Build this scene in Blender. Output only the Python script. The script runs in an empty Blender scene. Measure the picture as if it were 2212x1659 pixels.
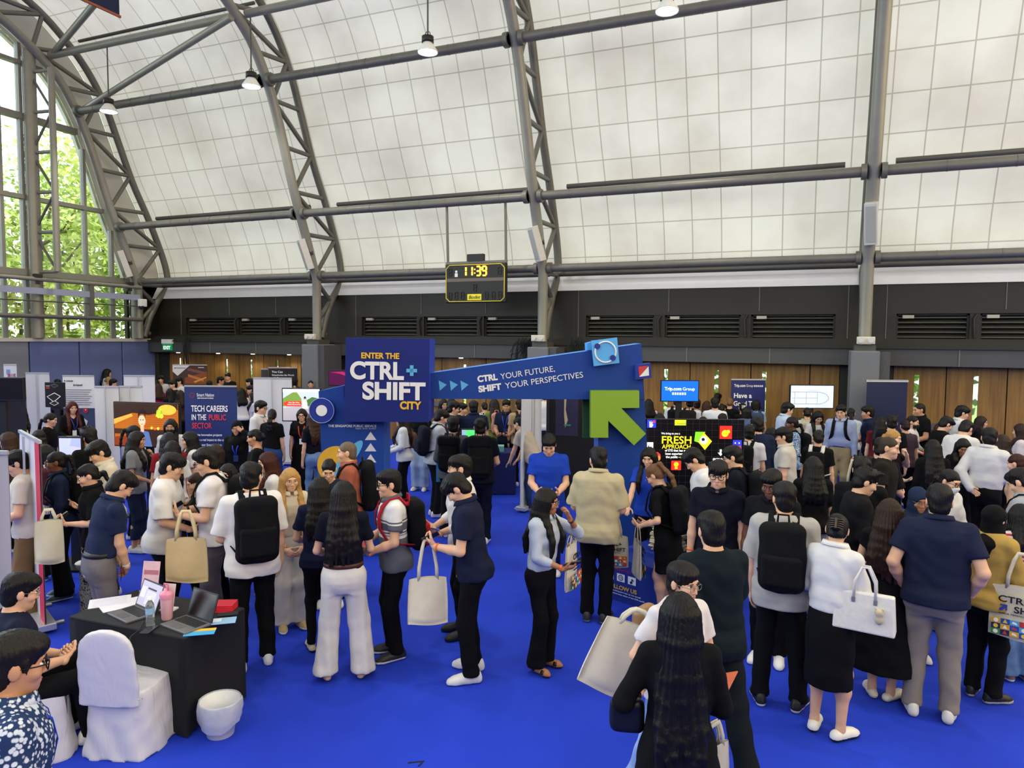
import bpy, bmesh, math, random
import numpy as np
from math import sin, cos, pi, radians, degrees, sqrt, atan2
from mathutils import Vector, Matrix

S = bpy.context.scene
COL = S.collection
# ------------------------------------------------------------------ camera
W_PX, H_PX = 2212, 1659
FOC = 1530.0
YAW, PITCH, ROLL, EYE = radians(22.3), radians(3.6), radians(0.43), 2.9
c_f = Vector((-sin(YAW) * cos(PITCH), cos(YAW) * cos(PITCH), -sin(PITCH)))
_r = Vector((cos(YAW), sin(YAW), 0.0)); _u = _r.cross(c_f)
c_r = _r * cos(ROLL) + _u * sin(ROLL)
c_u = _u * cos(ROLL) - _r * sin(ROLL)
EYEP = Vector((0, 0, EYE))
cam = bpy.data.cameras.new('camera'); camo = bpy.data.objects.new('camera', cam)
COL.objects.link(camo)
cam.sensor_fit = 'HORIZONTAL'; cam.sensor_width = 36.0
cam.lens = 36.0 * FOC / W_PX
cam.clip_start = 0.05; cam.clip_end = 400
camo.matrix_world = Matrix(((c_r.x, c_u.x, -c_f.x, 0), (c_r.y, c_u.y, -c_f.y, 0), (c_r.z, c_u.z, -c_f.z, EYE), (0, 0, 0, 1)))
S.camera = camo

def ray(x, y):
    return c_r * ((x - 1106) / FOC) + c_u * ((829.5 - y) / FOC) + c_f
def atz(x, y, z):
    d = ray(x, y); return EYEP + d * ((z - EYE) / d.z)
def atX(x, y, X):
    d = ray(x, y); return EYEP + d * (X / d.x)
def atY(x, y, Y):
    d = ray(x, y); return EYEP + d * (Y / d.y)
def atd(x, y, t):
    return EYEP + ray(x, y) * t

# ------------------------------------------------------------------ world, sun, exposure
S.view_settings.view_transform = 'Standard'; S.view_settings.look = 'None'
S.view_settings.gamma = 1.0; S.view_settings.use_curve_mapping = False
S.view_settings.exposure = 0.0
S.cycles.use_denoising = True
S.cycles.max_bounces = 6; S.cycles.diffuse_bounces = 3; S.cycles.glossy_bounces = 2
S.cycles.transmission_bounces = 4; S.cycles.transparent_max_bounces = 6
S.cycles.caustics_reflective = False; S.cycles.caustics_refractive = False
S.cycles.use_adaptive_sampling = True; S.cycles.adaptive_threshold = 0.03
world = bpy.data.worlds.new('World'); S.world = world; world.use_nodes = True
wn = world.node_tree; wn.nodes.clear()
wo = wn.nodes.new('ShaderNodeOutputWorld'); wb = wn.nodes.new('ShaderNodeBackground')
wr = wn.nodes.new('ShaderNodeValToRGB'); wt = wn.nodes.new('ShaderNodeTexCoord'); ws = wn.nodes.new('ShaderNodeSeparateXYZ')
wn.links.new(wt.outputs['Generated'], ws.inputs[0]); wn.links.new(ws.outputs['Z'], wr.inputs[0])
wr.color_ramp.elements[0].position = 0.0; wr.color_ramp.elements[0].color = (0.92, 0.97, 1.0, 1)
wr.color_ramp.elements[1].position = 0.6; wr.color_ramp.elements[1].color = (0.80, 0.90, 1.0, 1)
wc = wn.nodes.new('ShaderNodeValToRGB'); wm = wn.nodes.new('ShaderNodeMapRange'); wm.inputs['From Min'].default_value = -1; wm.inputs['From Max'].default_value = 1
wn.links.new(ws.outputs['X'], wm.inputs['Value']); wn.links.new(wm.outputs[0], wc.inputs[0])   # warmer towards the sun's side of the sky
wc.color_ramp.elements[0].position = 0; wc.color_ramp.elements[0].color = (2.0, 2.1, 2.3, 1); wc.color_ramp.elements[1].position = 1.0; wc.color_ramp.elements[1].color = (1.5, 1.12, .6, 1)
for p_, c_ in ((.36, (1, 1, 1, 1)), (.58, (1, .97, .90, 1))): wc.color_ramp.elements.new(p_).color = c_
wx = wn.nodes.new('ShaderNodeMixRGB'); wx.blend_type = 'MULTIPLY'; wx.inputs[0].default_value = 1.0
wn.links.new(wr.outputs[0], wx.inputs[1]); wn.links.new(wc.outputs[0], wx.inputs[2]); wn.links.new(wx.outputs[0], wb.inputs[0]); wb.inputs[1].default_value = 2.7
LAMP_W = 560.0   # each high-bay lamp of the hall
wn.links.new(wb.outputs[0], wo.inputs[0])
sd = bpy.data.lights.new('sun', 'SUN'); sd.energy = 3.0; sd.angle = radians(3); sd.color = (1.0, 0.93, 0.8)
so = bpy.data.objects.new('sun', sd); COL.objects.link(so); so.rotation_euler = (radians(35), radians(25), 0)
# ------------------------------------------------------------------ materials
MATS = {}
def _newmat(name):
    m = bpy.data.materials.new(name); m.use_nodes = True
    nt = m.node_tree; b = nt.nodes['Principled BSDF']
    return m, nt, b
def lin(c):
    """sRGB hex string or 0-255 tuple to linear RGBA"""
    if isinstance(c, str):
        c = c.lstrip('#'); c = tuple(int(c[i:i + 2], 16) for i in (0, 2, 4))
    o = []
    for v in c:
        v /= 255.0
        o.append(v / 12.92 if v <= 0.04045 else ((v + 0.055) / 1.055) ** 2.4)
    return (o[0], o[1], o[2], 1.0)
def node(nt, kind, **kw):
    n = nt.nodes.new(kind)
    for k, v in kw.items():
        if k in n.inputs.keys(): n.inputs[k].default_value = v
        else: setattr(n, k, v)
    return n
def mat(c, rough=0.55, metal=0.0, noise=0.12, scale=30.0, bump=0.0, spec=0.4, stretch=None, emit=0.0, name=None, alpha=1.0, trans=0.0):
    """a plain surface with fine procedural variation of colour and relief"""
    key = (str(c), rough, metal, noise, scale, bump, spec, str(stretch), emit, alpha, trans)
    if key in MATS: return MATS[key]
    m, nt, b = _newmat(name or 'surface')
    col = lin(c)
    tc = node(nt, 'ShaderNodeTexCoord'); mp = node(nt, 'ShaderNodeMapping')
    if stretch: mp.inputs['Scale'].default_value = stretch
    nt.links.new(tc.outputs['Object'], mp.inputs['Vector'])
    nz = node(nt, 'ShaderNodeTexNoise', Scale=scale, Detail=3.0)
    nt.links.new(mp.outputs[0], nz.inputs['Vector'])
    mx = node(nt, 'ShaderNodeMixRGB', blend_type='MIX')
    mx.inputs[1].default_value = tuple(min(1, v * (1 - noise)) for v in col[:3]) + (1,)
    mx.inputs[2].default_value = tuple(min(1, v * (1 + noise)) for v in col[:3]) + (1,)
    nt.links.new(nz.outputs['Fac'], mx.inputs[0]); nt.links.new(mx.outputs[0], b.inputs['Base Color'])
    b.inputs['Roughness'].default_value = rough; b.inputs['Metallic'].default_value = metal
    b.inputs['Specular IOR Level'].default_value = spec
    b.inputs['Alpha'].default_value = alpha; b.inputs['Transmission Weight'].default_value = trans
    if bump:
        bp = node(nt, 'ShaderNodeBump', Strength=bump, Distance=0.01)
        nt.links.new(nz.outputs['Fac'], bp.inputs['Height']); nt.links.new(bp.outputs[0], b.inputs['Normal'])
    if emit:
        nt.links.new(mx.outputs[0], b.inputs['Emission Color']); b.inputs['Emission Strength'].default_value = emit
    MATS[key] = m
    return m
def cloth(c, kind='plain', c2=None):
    key = ('cloth', str(c), kind, str(c2))
    if key in MATS: return MATS[key]
    m, nt, b = _newmat('cloth')
    col = lin(c)
    if max(col[:3]) < .03: col = tuple(v * .5 for v in col[:3]) + (1,)   # near-black cloth
    col2 = lin(c2) if c2 else tuple(v * 0.8 for v in col[:3]) + (1,)
    tc = node(nt, 'ShaderNodeTexCoord')
    nz = node(nt, 'ShaderNodeTexNoise', Scale=9.0, Detail=4.0); nt.links.new(tc.outputs['Object'], nz.inputs['Vector'])
    mx = node(nt, 'ShaderNodeMixRGB'); mx.inputs[1].default_value = col; mx.inputs[2].default_value = col2
    fac = nz.outputs['Fac']
    def ramp(src, p0, p1):
        r = node(nt, 'ShaderNodeValToRGB'); r.color_ramp.elements[0].position = p0; r.color_ramp.elements[1].position = p1
        nt.links.new(src, r.inputs[0]); return r.outputs[0]
    if kind == 'stripe':
        wv = node(nt, 'ShaderNodeTexWave', Scale=9.0, bands_direction='Z'); nt.links.new(tc.outputs['Object'], wv.inputs['Vector']); fac = ramp(wv.outputs['Fac'], .48, .52)
    elif kind == 'vstripe':
        wv = node(nt, 'ShaderNodeTexWave', Scale=14.0, bands_direction='X'); nt.links.new(tc.outputs['Object'], wv.inputs['Vector']); fac = ramp(wv.outputs['Fac'], .7, .8)
    elif kind == 'check':
        ck = node(nt, 'ShaderNodeTexChecker', Scale=28.0); nt.links.new(tc.outputs['Object'], ck.inputs['Vector']); fac = ck.outputs['Fac']
    elif kind == 'floral':
        vo = node(nt, 'ShaderNodeTexVoronoi', Scale=52.0); nt.links.new(tc.outputs['Object'], vo.inputs['Vector'])
        n2 = node(nt, 'ShaderNodeTexNoise', Scale=14.0, Detail=2.0); nt.links.new(tc.outputs['Object'], n2.inputs['Vector'])
        mu = node(nt, 'ShaderNodeMath', operation='MULTIPLY'); nt.links.new(vo.outputs['Distance'], mu.inputs[0]); nt.links.new(n2.outputs['Fac'], mu.inputs[1])
        fac = ramp(mu.outputs[0], .16, .23)
    elif kind == 'spots':
        vo = node(nt, 'ShaderNodeTexVoronoi', Scale=26.0); nt.links.new(tc.outputs['Object'], vo.inputs['Vector']); fac = ramp(vo.outputs['Distance'], .22, .27)
    elif kind == 'denim':
        n2 = node(nt, 'ShaderNodeTexNoise', Scale=5.0, Detail=5.0); nt.links.new(tc.outputs['Object'], n2.inputs['Vector']); fac = ramp(n2.outputs['Fac'], .35, .7)
    elif kind == 'band':     # white yoke above grey, a patterned band between
        sx = node(nt, 'ShaderNodeSeparateXYZ'); nt.links.new(tc.outputs['Object'], sx.inputs[0])
        fac = ramp(sx.outputs['Z'], .5, .5)
        r = fac.node
        r.color_ramp.interpolation = 'CONSTANT'
        e = r.color_ramp.elements; e[0].position = 0; e[0].color = (1, 1, 1, 1); e[1].position = .66; e[1].color = (0, 0, 0, 1)
        mr = node(nt, 'ShaderNodeMapRange'); mr.inputs['From Min'].default_value = 0; mr.inputs['From Max'].default_value = 1.72
        nt.links.new(sx.outputs['Z'], mr.inputs['Value']); nt.links.new(mr.outputs[0], r.inputs[0])
        for p, v in ((.672, 1), (.678, 0), (.686, 1), (.692, 0), (.70, 1), (.74, 0), (.748, 1), (.754, 0)):
            q = e.new(p); q.color = (v, v, v, 1)
    nt.links.new(fac, mx.inputs[0]); nt.links.new(mx.outputs[0], b.inputs['Base Color'])
    b.inputs['Roughness'].default_value = 0.85; b.inputs['Specular IOR Level'].default_value = 0.15
    try: b.inputs['Sheen Weight'].default_value = 0.0
    except KeyError: pass
    bz = node(nt, 'ShaderNodeTexNoise', Scale=16.0, Detail=3.0); nt.links.new(tc.outputs['Object'], bz.inputs['Vector'])
    bp = node(nt, 'ShaderNodeBump', Strength=0.35, Distance=0.012); nt.links.new(bz.outputs['Fac'], bp.inputs['Height']); nt.links.new(bp.outputs[0], b.inputs['Normal'])
    MATS[key] = m
    return m
def hairmat(c):
    key = ('hair', str(c))
    if key in MATS: return MATS[key]
    m, nt, b = _newmat('hair')
    col = lin(c)
    tc = node(nt, 'ShaderNodeTexCoord'); mp = node(nt, 'ShaderNodeMapping'); mp.inputs['Scale'].default_value = (1, 1, 0.09)
    nt.links.new(tc.outputs['Object'], mp.inputs['Vector'])
    nz = node(nt, 'ShaderNodeTexNoise', Scale=130.0, Detail=2.0); nt.links.new(mp.outputs[0], nz.inputs['Vector'])
    mx = node(nt, 'ShaderNodeMixRGB'); mx.inputs[1].default_value = tuple(v * .45 for v in col[:3]) + (1,); mx.inputs[2].default_value = tuple(min(1, v * 1.25 + .001) for v in col[:3]) + (1,)
    nt.links.new(nz.outputs['Fac'], mx.inputs[0]); nt.links.new(mx.outputs[0], b.inputs['Base Color'])
    b.inputs['Roughness'].default_value = 0.45; b.inputs['Specular IOR Level'].default_value = 0.2
    bp = node(nt, 'ShaderNodeBump', Strength=0.7, Distance=0.006); nt.links.new(nz.outputs['Fac'], bp.inputs['Height']); nt.links.new(bp.outputs[0], b.inputs['Normal'])
    MATS[key] = m
    return m
def skinmat(c):
    key = ('skin', str(c))
    if key in MATS: return MATS[key]
    m, nt, b = _newmat('skin')
    col = lin(c)
    tc = node(nt, 'ShaderNodeTexCoord')
    nz = node(nt, 'ShaderNodeTexNoise', Scale=14.0, Detail=3.0); nt.links.new(tc.outputs['Object'], nz.inputs['Vector'])
    mx = node(nt, 'ShaderNodeMixRGB'); mx.inputs[1].default_value = (col[0] * .9, col[1] * .85, col[2] * .82, 1); mx.inputs[2].default_value = (min(1, col[0] * 1.06), col[1] * 1.06, col[2] * 1.06, 1)
    nt.links.new(nz.outputs['Fac'], mx.inputs[0]); nt.links.new(mx.outputs[0], b.inputs['Base Color'])
    b.inputs['Roughness'].default_value = 0.5; b.inputs['Specular IOR Level'].default_value = 0.35
    MATS[key] = m
    return m
# ------------------------------------------------------------------ geometry helpers
def clean(n): return n
def link(name, me, parent=None, loc=None, rz=None):
    o = bpy.data.objects.new(name, me); COL.objects.link(o)
    if parent is not None: o.parent = parent
    if loc is not None: o.location = loc
    if rz is not None: o.rotation_euler = (0, 0, rz)
    return o
def tag(o, label=None, cat=None, group=None, kind=None):
    if label: o['label'] = label
    if cat: o['category'] = cat
    if group: o['group'] = group
    if kind: o['kind'] = kind
    return o
def thing(name, label, cat, loc=(0, 0, 0), rz=0.0, group=None):
    o = bpy.data.objects.new(name, None); COL.objects.link(o); o.empty_display_size = 0.1
    o.location = loc; o.rotation_euler = (0, 0, rz)
    return tag(o, label, cat, group)
class MB:
    """collects shapes and links them as ONE mesh"""
    def __init__(s): s.v = []; s.f = []; s.mi = []; s.sm = []; s.cur = 0; s.n = 0
    def raw(s, vs, fs, smooth=False):
        b = len(s.v); s.v.extend([tuple(v) for v in vs]); s.f.extend([tuple(b + i for i in f) for f in fs])
        s.mi.extend([s.cur] * len(fs)); s.sm.extend([smooth] * len(fs)); return s
    def box(s, lo, hi, M=None):
        x0, y0, z0 = lo; x1, y1, z1 = hi
        vs = [Vector(p) for p in ((x0, y0, z0), (x1, y0, z0), (x1, y1, z0), (x0, y1, z0), (x0, y0, z1), (x1, y0, z1), (x1, y1, z1), (x0, y1, z1))]
        if M is not None: vs = [M @ v for v in vs]
        return s.raw(vs, [(0, 3, 2, 1), (4, 5, 6, 7), (0, 1, 5, 4), (1, 2, 6, 5), (2, 3, 7, 6), (3, 0, 4, 7)])
    def prism(s, pts, o, ux, uy, un, d):
        """outline pts (2D) in the frame o,ux,uy pushed d along un"""
        n = len(pts); o = Vector(o)
        a = [o + ux * p[0] + uy * p[1] for p in pts]; b = [q + un * d for q in a]
        return s.raw(a + b, [tuple(range(n))[::-1], tuple(range(n, 2 * n))] + [(i, (i + 1) % n, n + (i + 1) % n, n + i) for i in range(n)])
    def tube(s, pts, r, n=8, caps=True, sx=1.0):
        pts = [Vector(p) for p in pts]; rs = r if isinstance(r, (list, tuple)) else [r] * len(pts)
        t0 = (pts[1] - pts[0]).normalized(); up = Vector((0, 0, 1)) if abs(t0.z) < .9 else Vector((1, 0, 0))
        e1 = t0.cross(up).normalized(); rings = []
        for i, p in enumerate(pts):
            if i == 0: t = pts[1] - pts[0]
            elif i == len(pts) - 1: t = pts[-1] - pts[-2]
            else: t = (pts[i + 1] - pts[i]).normalized() + (pts[i] - pts[i - 1]).normalized()
            t.normalize(); e1 = (e1 - t * e1.dot(t)); e1.normalize(); e2 = t.cross(e1)
            rings.append([p + e1 * (rs[i] * sx * cos(2 * pi * k / n)) + e2 * (rs[i] * sin(2 * pi * k / n)) for k in range(n)])
        vs = [v for rg in rings for v in rg]; fs = []
        for i in range(len(pts) - 1):
            for k in range(n): fs.append((i * n + k, i * n + (k + 1) % n, (i + 1) * n + (k + 1) % n, (i + 1) * n + k))
        s.raw(vs, fs, True)
        if caps:
            s.raw(rings[0], [tuple(range(n))[::-1]]); s.raw(rings[-1], [tuple(range(n))])
        return s
    def ribbon(s, pts, nors, w, th):
        """a flat strap along pts; nors point away from the wearer"""
        pts = [Vector(p) for p in pts]; nors = [Vector(q).normalized() for q in nors]; vs = []; fs = []
        for i, p in enumerate(pts):
            a = pts[max(0, i - 1)]; b = pts[min(len(pts) - 1, i + 1)]; t = (b - a).normalized(); e = t.cross(nors[i]).normalized() * (w / 2); n = nors[i] * th
            vs += [p - e, p + e, p + e + n, p - e + n]
        for i in range(len(pts) - 1):
            for k in range(4): fs.append((i * 4 + k, i * 4 + (k + 1) % 4, i * 4 + 4 + (k + 1) % 4, i * 4 + 4 + k))
        fs += [(3, 2, 1, 0), tuple(len(vs) - 4 + k for k in range(4))]
        return s.raw(vs, fs, True)
    def lathe(s, prof, n=20, c=(0, 0, 0), close=False):
        c = Vector(c); vs = []; fs = []; m = len(prof)
        for r, z in prof:
            for k in range(n): vs.append(c + Vector((r * cos(2 * pi * k / n), r * sin(2 * pi * k / n), z)))
        for i in range(m - 1):
            for k in range(n): fs.append((i * n + k, i * n + (k + 1) % n, (i + 1) * n + (k + 1) % n, (i + 1) * n + k))
        s.raw(vs, fs, True)
        if prof[0][0] > 1e-4: s.raw(vs[:n], [tuple(range(n))[::-1]])
        if prof[-1][0] > 1e-4: s.raw(vs[-n:], [tuple(range(n))])
        return s
    def disc(s, c, ux, uy, r, n=24, un=None, d=0.0, ry=None):
        pts = [(r * cos(2 * pi * k / n), (ry or r) * sin(2 * pi * k / n)) for k in range(n)]
        if un is None: return s.raw([Vector(c) + ux * p[0] + uy * p[1] for p in pts], [tuple(range(n))])
        return s.prism(pts, c, ux, uy, un, d)
    def quad(s, a, b, c, d): return s.raw([a, b, c, d], [(0, 1, 2, 3)])
    def build(s, name, mats, parent=None, loc=None, rz=None, bevel=0.0):
        me = bpy.data.meshes.new(name); me.from_pydata(s.v, [], s.f)
        for m in (mats if isinstance(mats, (list, tuple)) else [mats]): me.materials.append(m)
        me.polygons.foreach_set('material_index', s.mi); me.polygons.foreach_set('use_smooth', s.sm); me.update()
        o = link(name, me, parent, loc, rz)
        if bevel:
            b = o.modifiers.new('bevel', 'BEVEL'); b.width = bevel; b.segments = 2; b.limit_method = 'ANGLE'
        return o
def structure(o): o['kind'] = 'structure'; return o
_fonts = {}
def text_mesh(txt, size, ext=0.002, bold=0.0, align='LEFT', shear=0.0, spacing=1.0):
    """lettering as a mesh datablock lying in its own XY plane"""
    cu = bpy.data.curves.new('lettering', 'FONT'); cu.body = txt; cu.size = size; cu.extrude = ext; cu.offset = bold * size
    cu.align_x = align; cu.shear = shear; cu.space_character = spacing; cu.resolution_u = 3 if bold < .03 else 10
    o = bpy.data.objects.new('lettering', cu); COL.objects.link(o)
    dg = bpy.context.evaluated_depsgraph_get(); dg.update()
    me = bpy.data.meshes.new_from_object(o.evaluated_get(dg)); bpy.data.objects.remove(o); bpy.data.curves.remove(cu)
    return me
def lettering(txt, o, ux, uy, size, m, parent, width=None, ext=0.002, bold=0.0, align='LEFT', name='lettering', shear=0.0, lift=0.002):
    """text with its baseline start at o running along ux with up uy, as one part"""
    me = text_mesh(txt, 1.0, ext / size, bold, align, shear)
    n = len(me.vertices); co = np.empty(n * 3, np.float32); me.vertices.foreach_get('co', co); co = co.reshape(-1, 3)
    sx = sy = size
    if width is not None and n: sx = width / max(1e-6, float(co[:, 0].max() - co[:, 0].min()))
    co[:, 0] *= sx; co[:, 1] *= sy; co[:, 2] *= size
    un = ux.cross(uy).normalized()
    w = np.array(o)[None] + co[:, :1] * np.array(ux)[None] + co[:, 1:2] * np.array(uy)[None] + (co[:, 2:3] + lift) * np.array(un)[None]
    if parent is not None:
        inv = np.array(parent_matrix(parent).inverted())
        w = w @ inv[:3, :3].T + inv[:3, 3]
    me.vertices.foreach_set('co', w.astype(np.float32).ravel()); me.update(); me.materials.append(m)
    return link(name, me, parent)
def parent_matrix(p):
    M = Matrix.LocRotScale(p.location, p.rotation_euler, None)
    if p.parent is not None: M = parent_matrix(p.parent) @ M
    return M
# ------------------------------------------------------------------ implicit surfaces (bodies, clothes, hair)
class Vol:
    def __init__(s, lo, hi, res):
        s.res = res; s.ax = [np.arange(lo[i] - 2 * res, hi[i] + 2.5 * res, res, dtype=np.float32) for i in range(3)]
        s.D = np.full([len(a) for a in s.ax], 1.0, np.float32)
    def sub(s, lo, hi, m):
        sl = []
        for i in range(3):
            a = int(np.searchsorted(s.ax[i], lo[i] - m)); b = int(np.searchsorted(s.ax[i], hi[i] + m))
            if b <= a: return None
            sl.append(slice(a, b))
        return tuple(sl)
    def pts(s, sl):
        return s.ax[0][sl[0]][:, None, None], s.ax[1][sl[1]][None, :, None], s.ax[2][sl[2]][None, None, :]
    def mix(s, sl, d, k, op):
        a = s.D[sl]
        if op == 'u':
            if k <= 0: s.D[sl] = np.minimum(a, d)
            else:
                h = np.maximum(k - np.abs(a - d), 0) / k; s.D[sl] = np.minimum(a, d) - h * h * k * .25
        elif op == 's':
            d = -d
            if k <= 0: s.D[sl] = np.maximum(a, d)
            else:
                h = np.maximum(k - np.abs(a - d), 0) / k; s.D[sl] = np.maximum(a, d) + h * h * k * .25
    def cone(s, a, b, r1, r2, k=.02, op='u'):
        a = np.asarray(a, np.float32); b = np.asarray(b, np.float32); r = max(r1, r2)
        sl = s.sub(np.minimum(a, b) - r, np.maximum(a, b) + r, k + s.res * 2)
        if sl is None: return
        x, y, z = s.pts(sl); ba = b - a; L2 = float(ba @ ba) + 1e-12
        px, py, pz = x - a[0], y - a[1], z - a[2]
        t = np.clip((px * ba[0] + py * ba[1] + pz * ba[2]) / L2, 0, 1)
        d = np.sqrt((px - t * ba[0]) ** 2 + (py - t * ba[1]) ** 2 + (pz - t * ba[2]) ** 2) - (r1 + (r2 - r1) * t)
        s.mix(sl, d, k, op)
    def ell(s, c, r, R=None, k=.02, op='u'):
        c = np.asarray(c, np.float32); m = max(r)
        sl = s.sub(c - m, c + m, k + s.res * 2)
        if sl is None: return
        x, y, z = s.pts(sl); x, y, z = x - c[0], y - c[1], z - c[2]
        if R is not None:
            x, y, z = (R[0, 0] * x + R[1, 0] * y + R[2, 0] * z), (R[0, 1] * x + R[1, 1] * y + R[2, 1] * z), (R[0, 2] * x + R[1, 2] * y + R[2, 2] * z)
        k0 = np.sqrt((x / r[0]) ** 2 + (y / r[1]) ** 2 + (z / r[2]) ** 2); k1 = np.sqrt((x / r[0] ** 2) ** 2 + (y / r[1] ** 2) ** 2 + (z / r[2] ** 2) ** 2) + 1e-9
        s.mix(sl, k0 * (k0 - 1) / k1, k, op)
    def rbox(s, c, h, rad, R=None, k=.01, op='u'):
        c = np.asarray(c, np.float32); m = float(np.linalg.norm(h))
        sl = s.sub(c - m, c + m, k + s.res * 2)
        if sl is None: return
        x, y, z = s.pts(sl); x, y, z = x - c[0], y - c[1], z - c[2]
        if R is not None:
            x, y, z = (R[0, 0] * x + R[1, 0] * y + R[2, 0] * z), (R[0, 1] * x + R[1, 1] * y + R[2, 1] * z), (R[0, 2] * x + R[1, 2] * y + R[2, 2] * z)
        qx, qy, qz = np.abs(x) - h[0] + rad, np.abs(y) - h[1] + rad, np.abs(z) - h[2] + rad
        d = np.sqrt(np.maximum(qx, 0) ** 2 + np.maximum(qy, 0) ** 2 + np.maximum(qz, 0) ** 2) + np.minimum(np.maximum(qx, np.maximum(qy, qz)), 0) - rad
        s.mix(sl, d, k, op)
    def prof(s, o, R, zs, ws, ds, k=.03, cy=None, pw=2.0, op='u'):
        """a trunk of elliptical sections: zs heights in the frame (o,R), ws half widths, ds half depths, cy centre shifts"""
        x, y, z = s.pts((slice(None),) * 3)
        x, y, z = x - o[0], y - o[1], z - o[2]
        x, y, z = (R[0, 0] * x + R[1, 0] * y + R[2, 0] * z), (R[0, 1] * x + R[1, 1] * y + R[2, 1] * z), (R[0, 2] * x + R[1, 2] * y + R[2, 2] * z)
        w = np.interp(z, zs, ws).astype(np.float32); dd = np.interp(z, zs, ds).astype(np.float32)
        if cy is not None: y = y - np.interp(z, zs, cy).astype(np.float32)
        q = ((np.abs(x) / w) ** pw + (np.abs(y) / dd) ** pw) ** (1 / pw)
        d = (q - 1) * np.minimum(w, dd)
        d = np.maximum(d, np.maximum(z - zs[-1], zs[0] - z))
        s.mix((slice(None),) * 3, d, k, op)
    def cut(s, o, n):
        """remove what lies beyond the plane (o, n)"""
        x, y, z = s.pts((slice(None),) * 3)
        s.D = np.maximum(s.D, (x - o[0]) * n[0] + (y - o[1]) * n[1] + (z - o[2]) * n[2])
    def ripple(s, amp, f, ph=0.0):
        x, y, z = s.pts((slice(None),) * 3)
        n = np.sin(f * (z * 1.0 + x * .35) + 2.2 * np.sin(f * .45 * x + ph) + ph) * np.sin(f * .6 * y + f * .25 * x + 1.7 * np.sin(f * .3 * z + ph) + ph * 2)
        s.D = s.D + (amp * n).astype(np.float32)
    def net(s):
        """naive surface nets -> vertices, quads"""
        D = s.D; ins = D < 0
        nx, ny, nz = D.shape
        c = np.zeros((nx - 1, ny - 1, nz - 1), np.int8)
        for i in (0, 1):
            for j in (0, 1):
                for k in (0, 1): c += ins[i:nx - 1 + i, j:ny - 1 + j, k:nz - 1 + k]
        act = np.argwhere((c > 0) & (c < 8))
        if len(act) == 0: return np.zeros((0, 3), np.float32), np.zeros((0, 4), np.int32)
        idx = np.full(c.shape, -1, np.int32); idx[act[:, 0], act[:, 1], act[:, 2]] = np.arange(len(act))
        acc = np.zeros((len(act), 3), np.float32); cnt = np.zeros(len(act), np.float32)
        cor = [(i, j, k) for i in (0, 1) for j in (0, 1) for k in (0, 1)]
        V = {q: D[act[:, 0] + q[0], act[:, 1] + q[1], act[:, 2] + q[2]] for q in cor}
        for a in cor:
            for ax in range(3):
                if a[ax]: continue
                b = list(a); b[ax] = 1; b = tuple(b)
                va, vb = V[a], V[b]; m = (va < 0) != (vb < 0)
                t = np.where(m, va / np.where(va == vb, 1, va - vb), 0)
                p = np.empty((len(act), 3), np.float32)
                for q in range(3): p[:, q] = a[q] if q != ax else t
                acc += p * m[:, None]; cnt += m
        P = act + acc / np.maximum(cnt, 1)[:, None]
        vs = np.stack([s.ax[i][0] + P[:, i] * s.res for i in range(3)], 1).astype(np.float32)
        qs = []
        for ax in range(3):
            o1, o2 = [(1, 2), (2, 0), (0, 1)][ax]
            sl0 = [slice(None)] * 3; sl1 = [slice(None)] * 3
            sl0[ax] = slice(0, -1); sl1[ax] = slice(1, None)
            a, b = ins[tuple(sl0)], ins[tuple(sl1)]
            e = np.argwhere(a != b)
            if len(e) == 0: continue
            ok = (e[:, o1] > 0) & (e[:, o2] > 0) & (e[:, o1] < D.shape[o1] - 1) & (e[:, o2] < D.shape[o2] - 1)
            e = e[ok]; fl = a[e[:, 0], e[:, 1], e[:, 2]]
            def I(d1, d2):
                q = e.copy(); q[:, o1] += d1; q[:, o2] += d2
                return idx[q[:, 0], q[:, 1], q[:, 2]]
            q = np.stack([I(-1, -1), I(0, -1), I(0, 0), I(-1, 0)], 1)
            q[~fl] = q[~fl][:, ::-1]
            qs.append(q)
        q = np.concatenate(qs)
        return vs, q[(q >= 0).all(1)]
def np_mesh(name, parts, mats, parent=None):
    """parts: list of (verts, quads, material index or per-face array) joined into ONE mesh"""
    vs, fs, mi, b = [], [], [], 0
    for v, q, m in parts:
        if len(q) == 0: continue
        vs.append(v); fs.append(q + b); mi.append(np.full(len(q), m, np.int32) if np.isscalar(m) else m.astype(np.int32)); b += len(v)
    if not vs: return None
    vs = np.concatenate(vs).astype(np.float32); fs = np.concatenate(fs).astype(np.int32); mi = np.concatenate(mi)
    me = bpy.data.meshes.new(name); n = len(fs)
    me.vertices.add(len(vs)); me.vertices.foreach_set('co', vs.ravel())
    me.loops.add(n * 4); me.loops.foreach_set('vertex_index', fs.ravel())
    me.polygons.add(n); me.polygons.foreach_set('loop_start', np.arange(0, n * 4, 4, dtype=np.int32))
    for m in mats: me.materials.append(m)
    me.polygons.foreach_set('material_index', mi); me.polygons.foreach_set('use_smooth', np.ones(n, bool))
    me.update(calc_edges=True)
    return link(name, me, parent)
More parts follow.
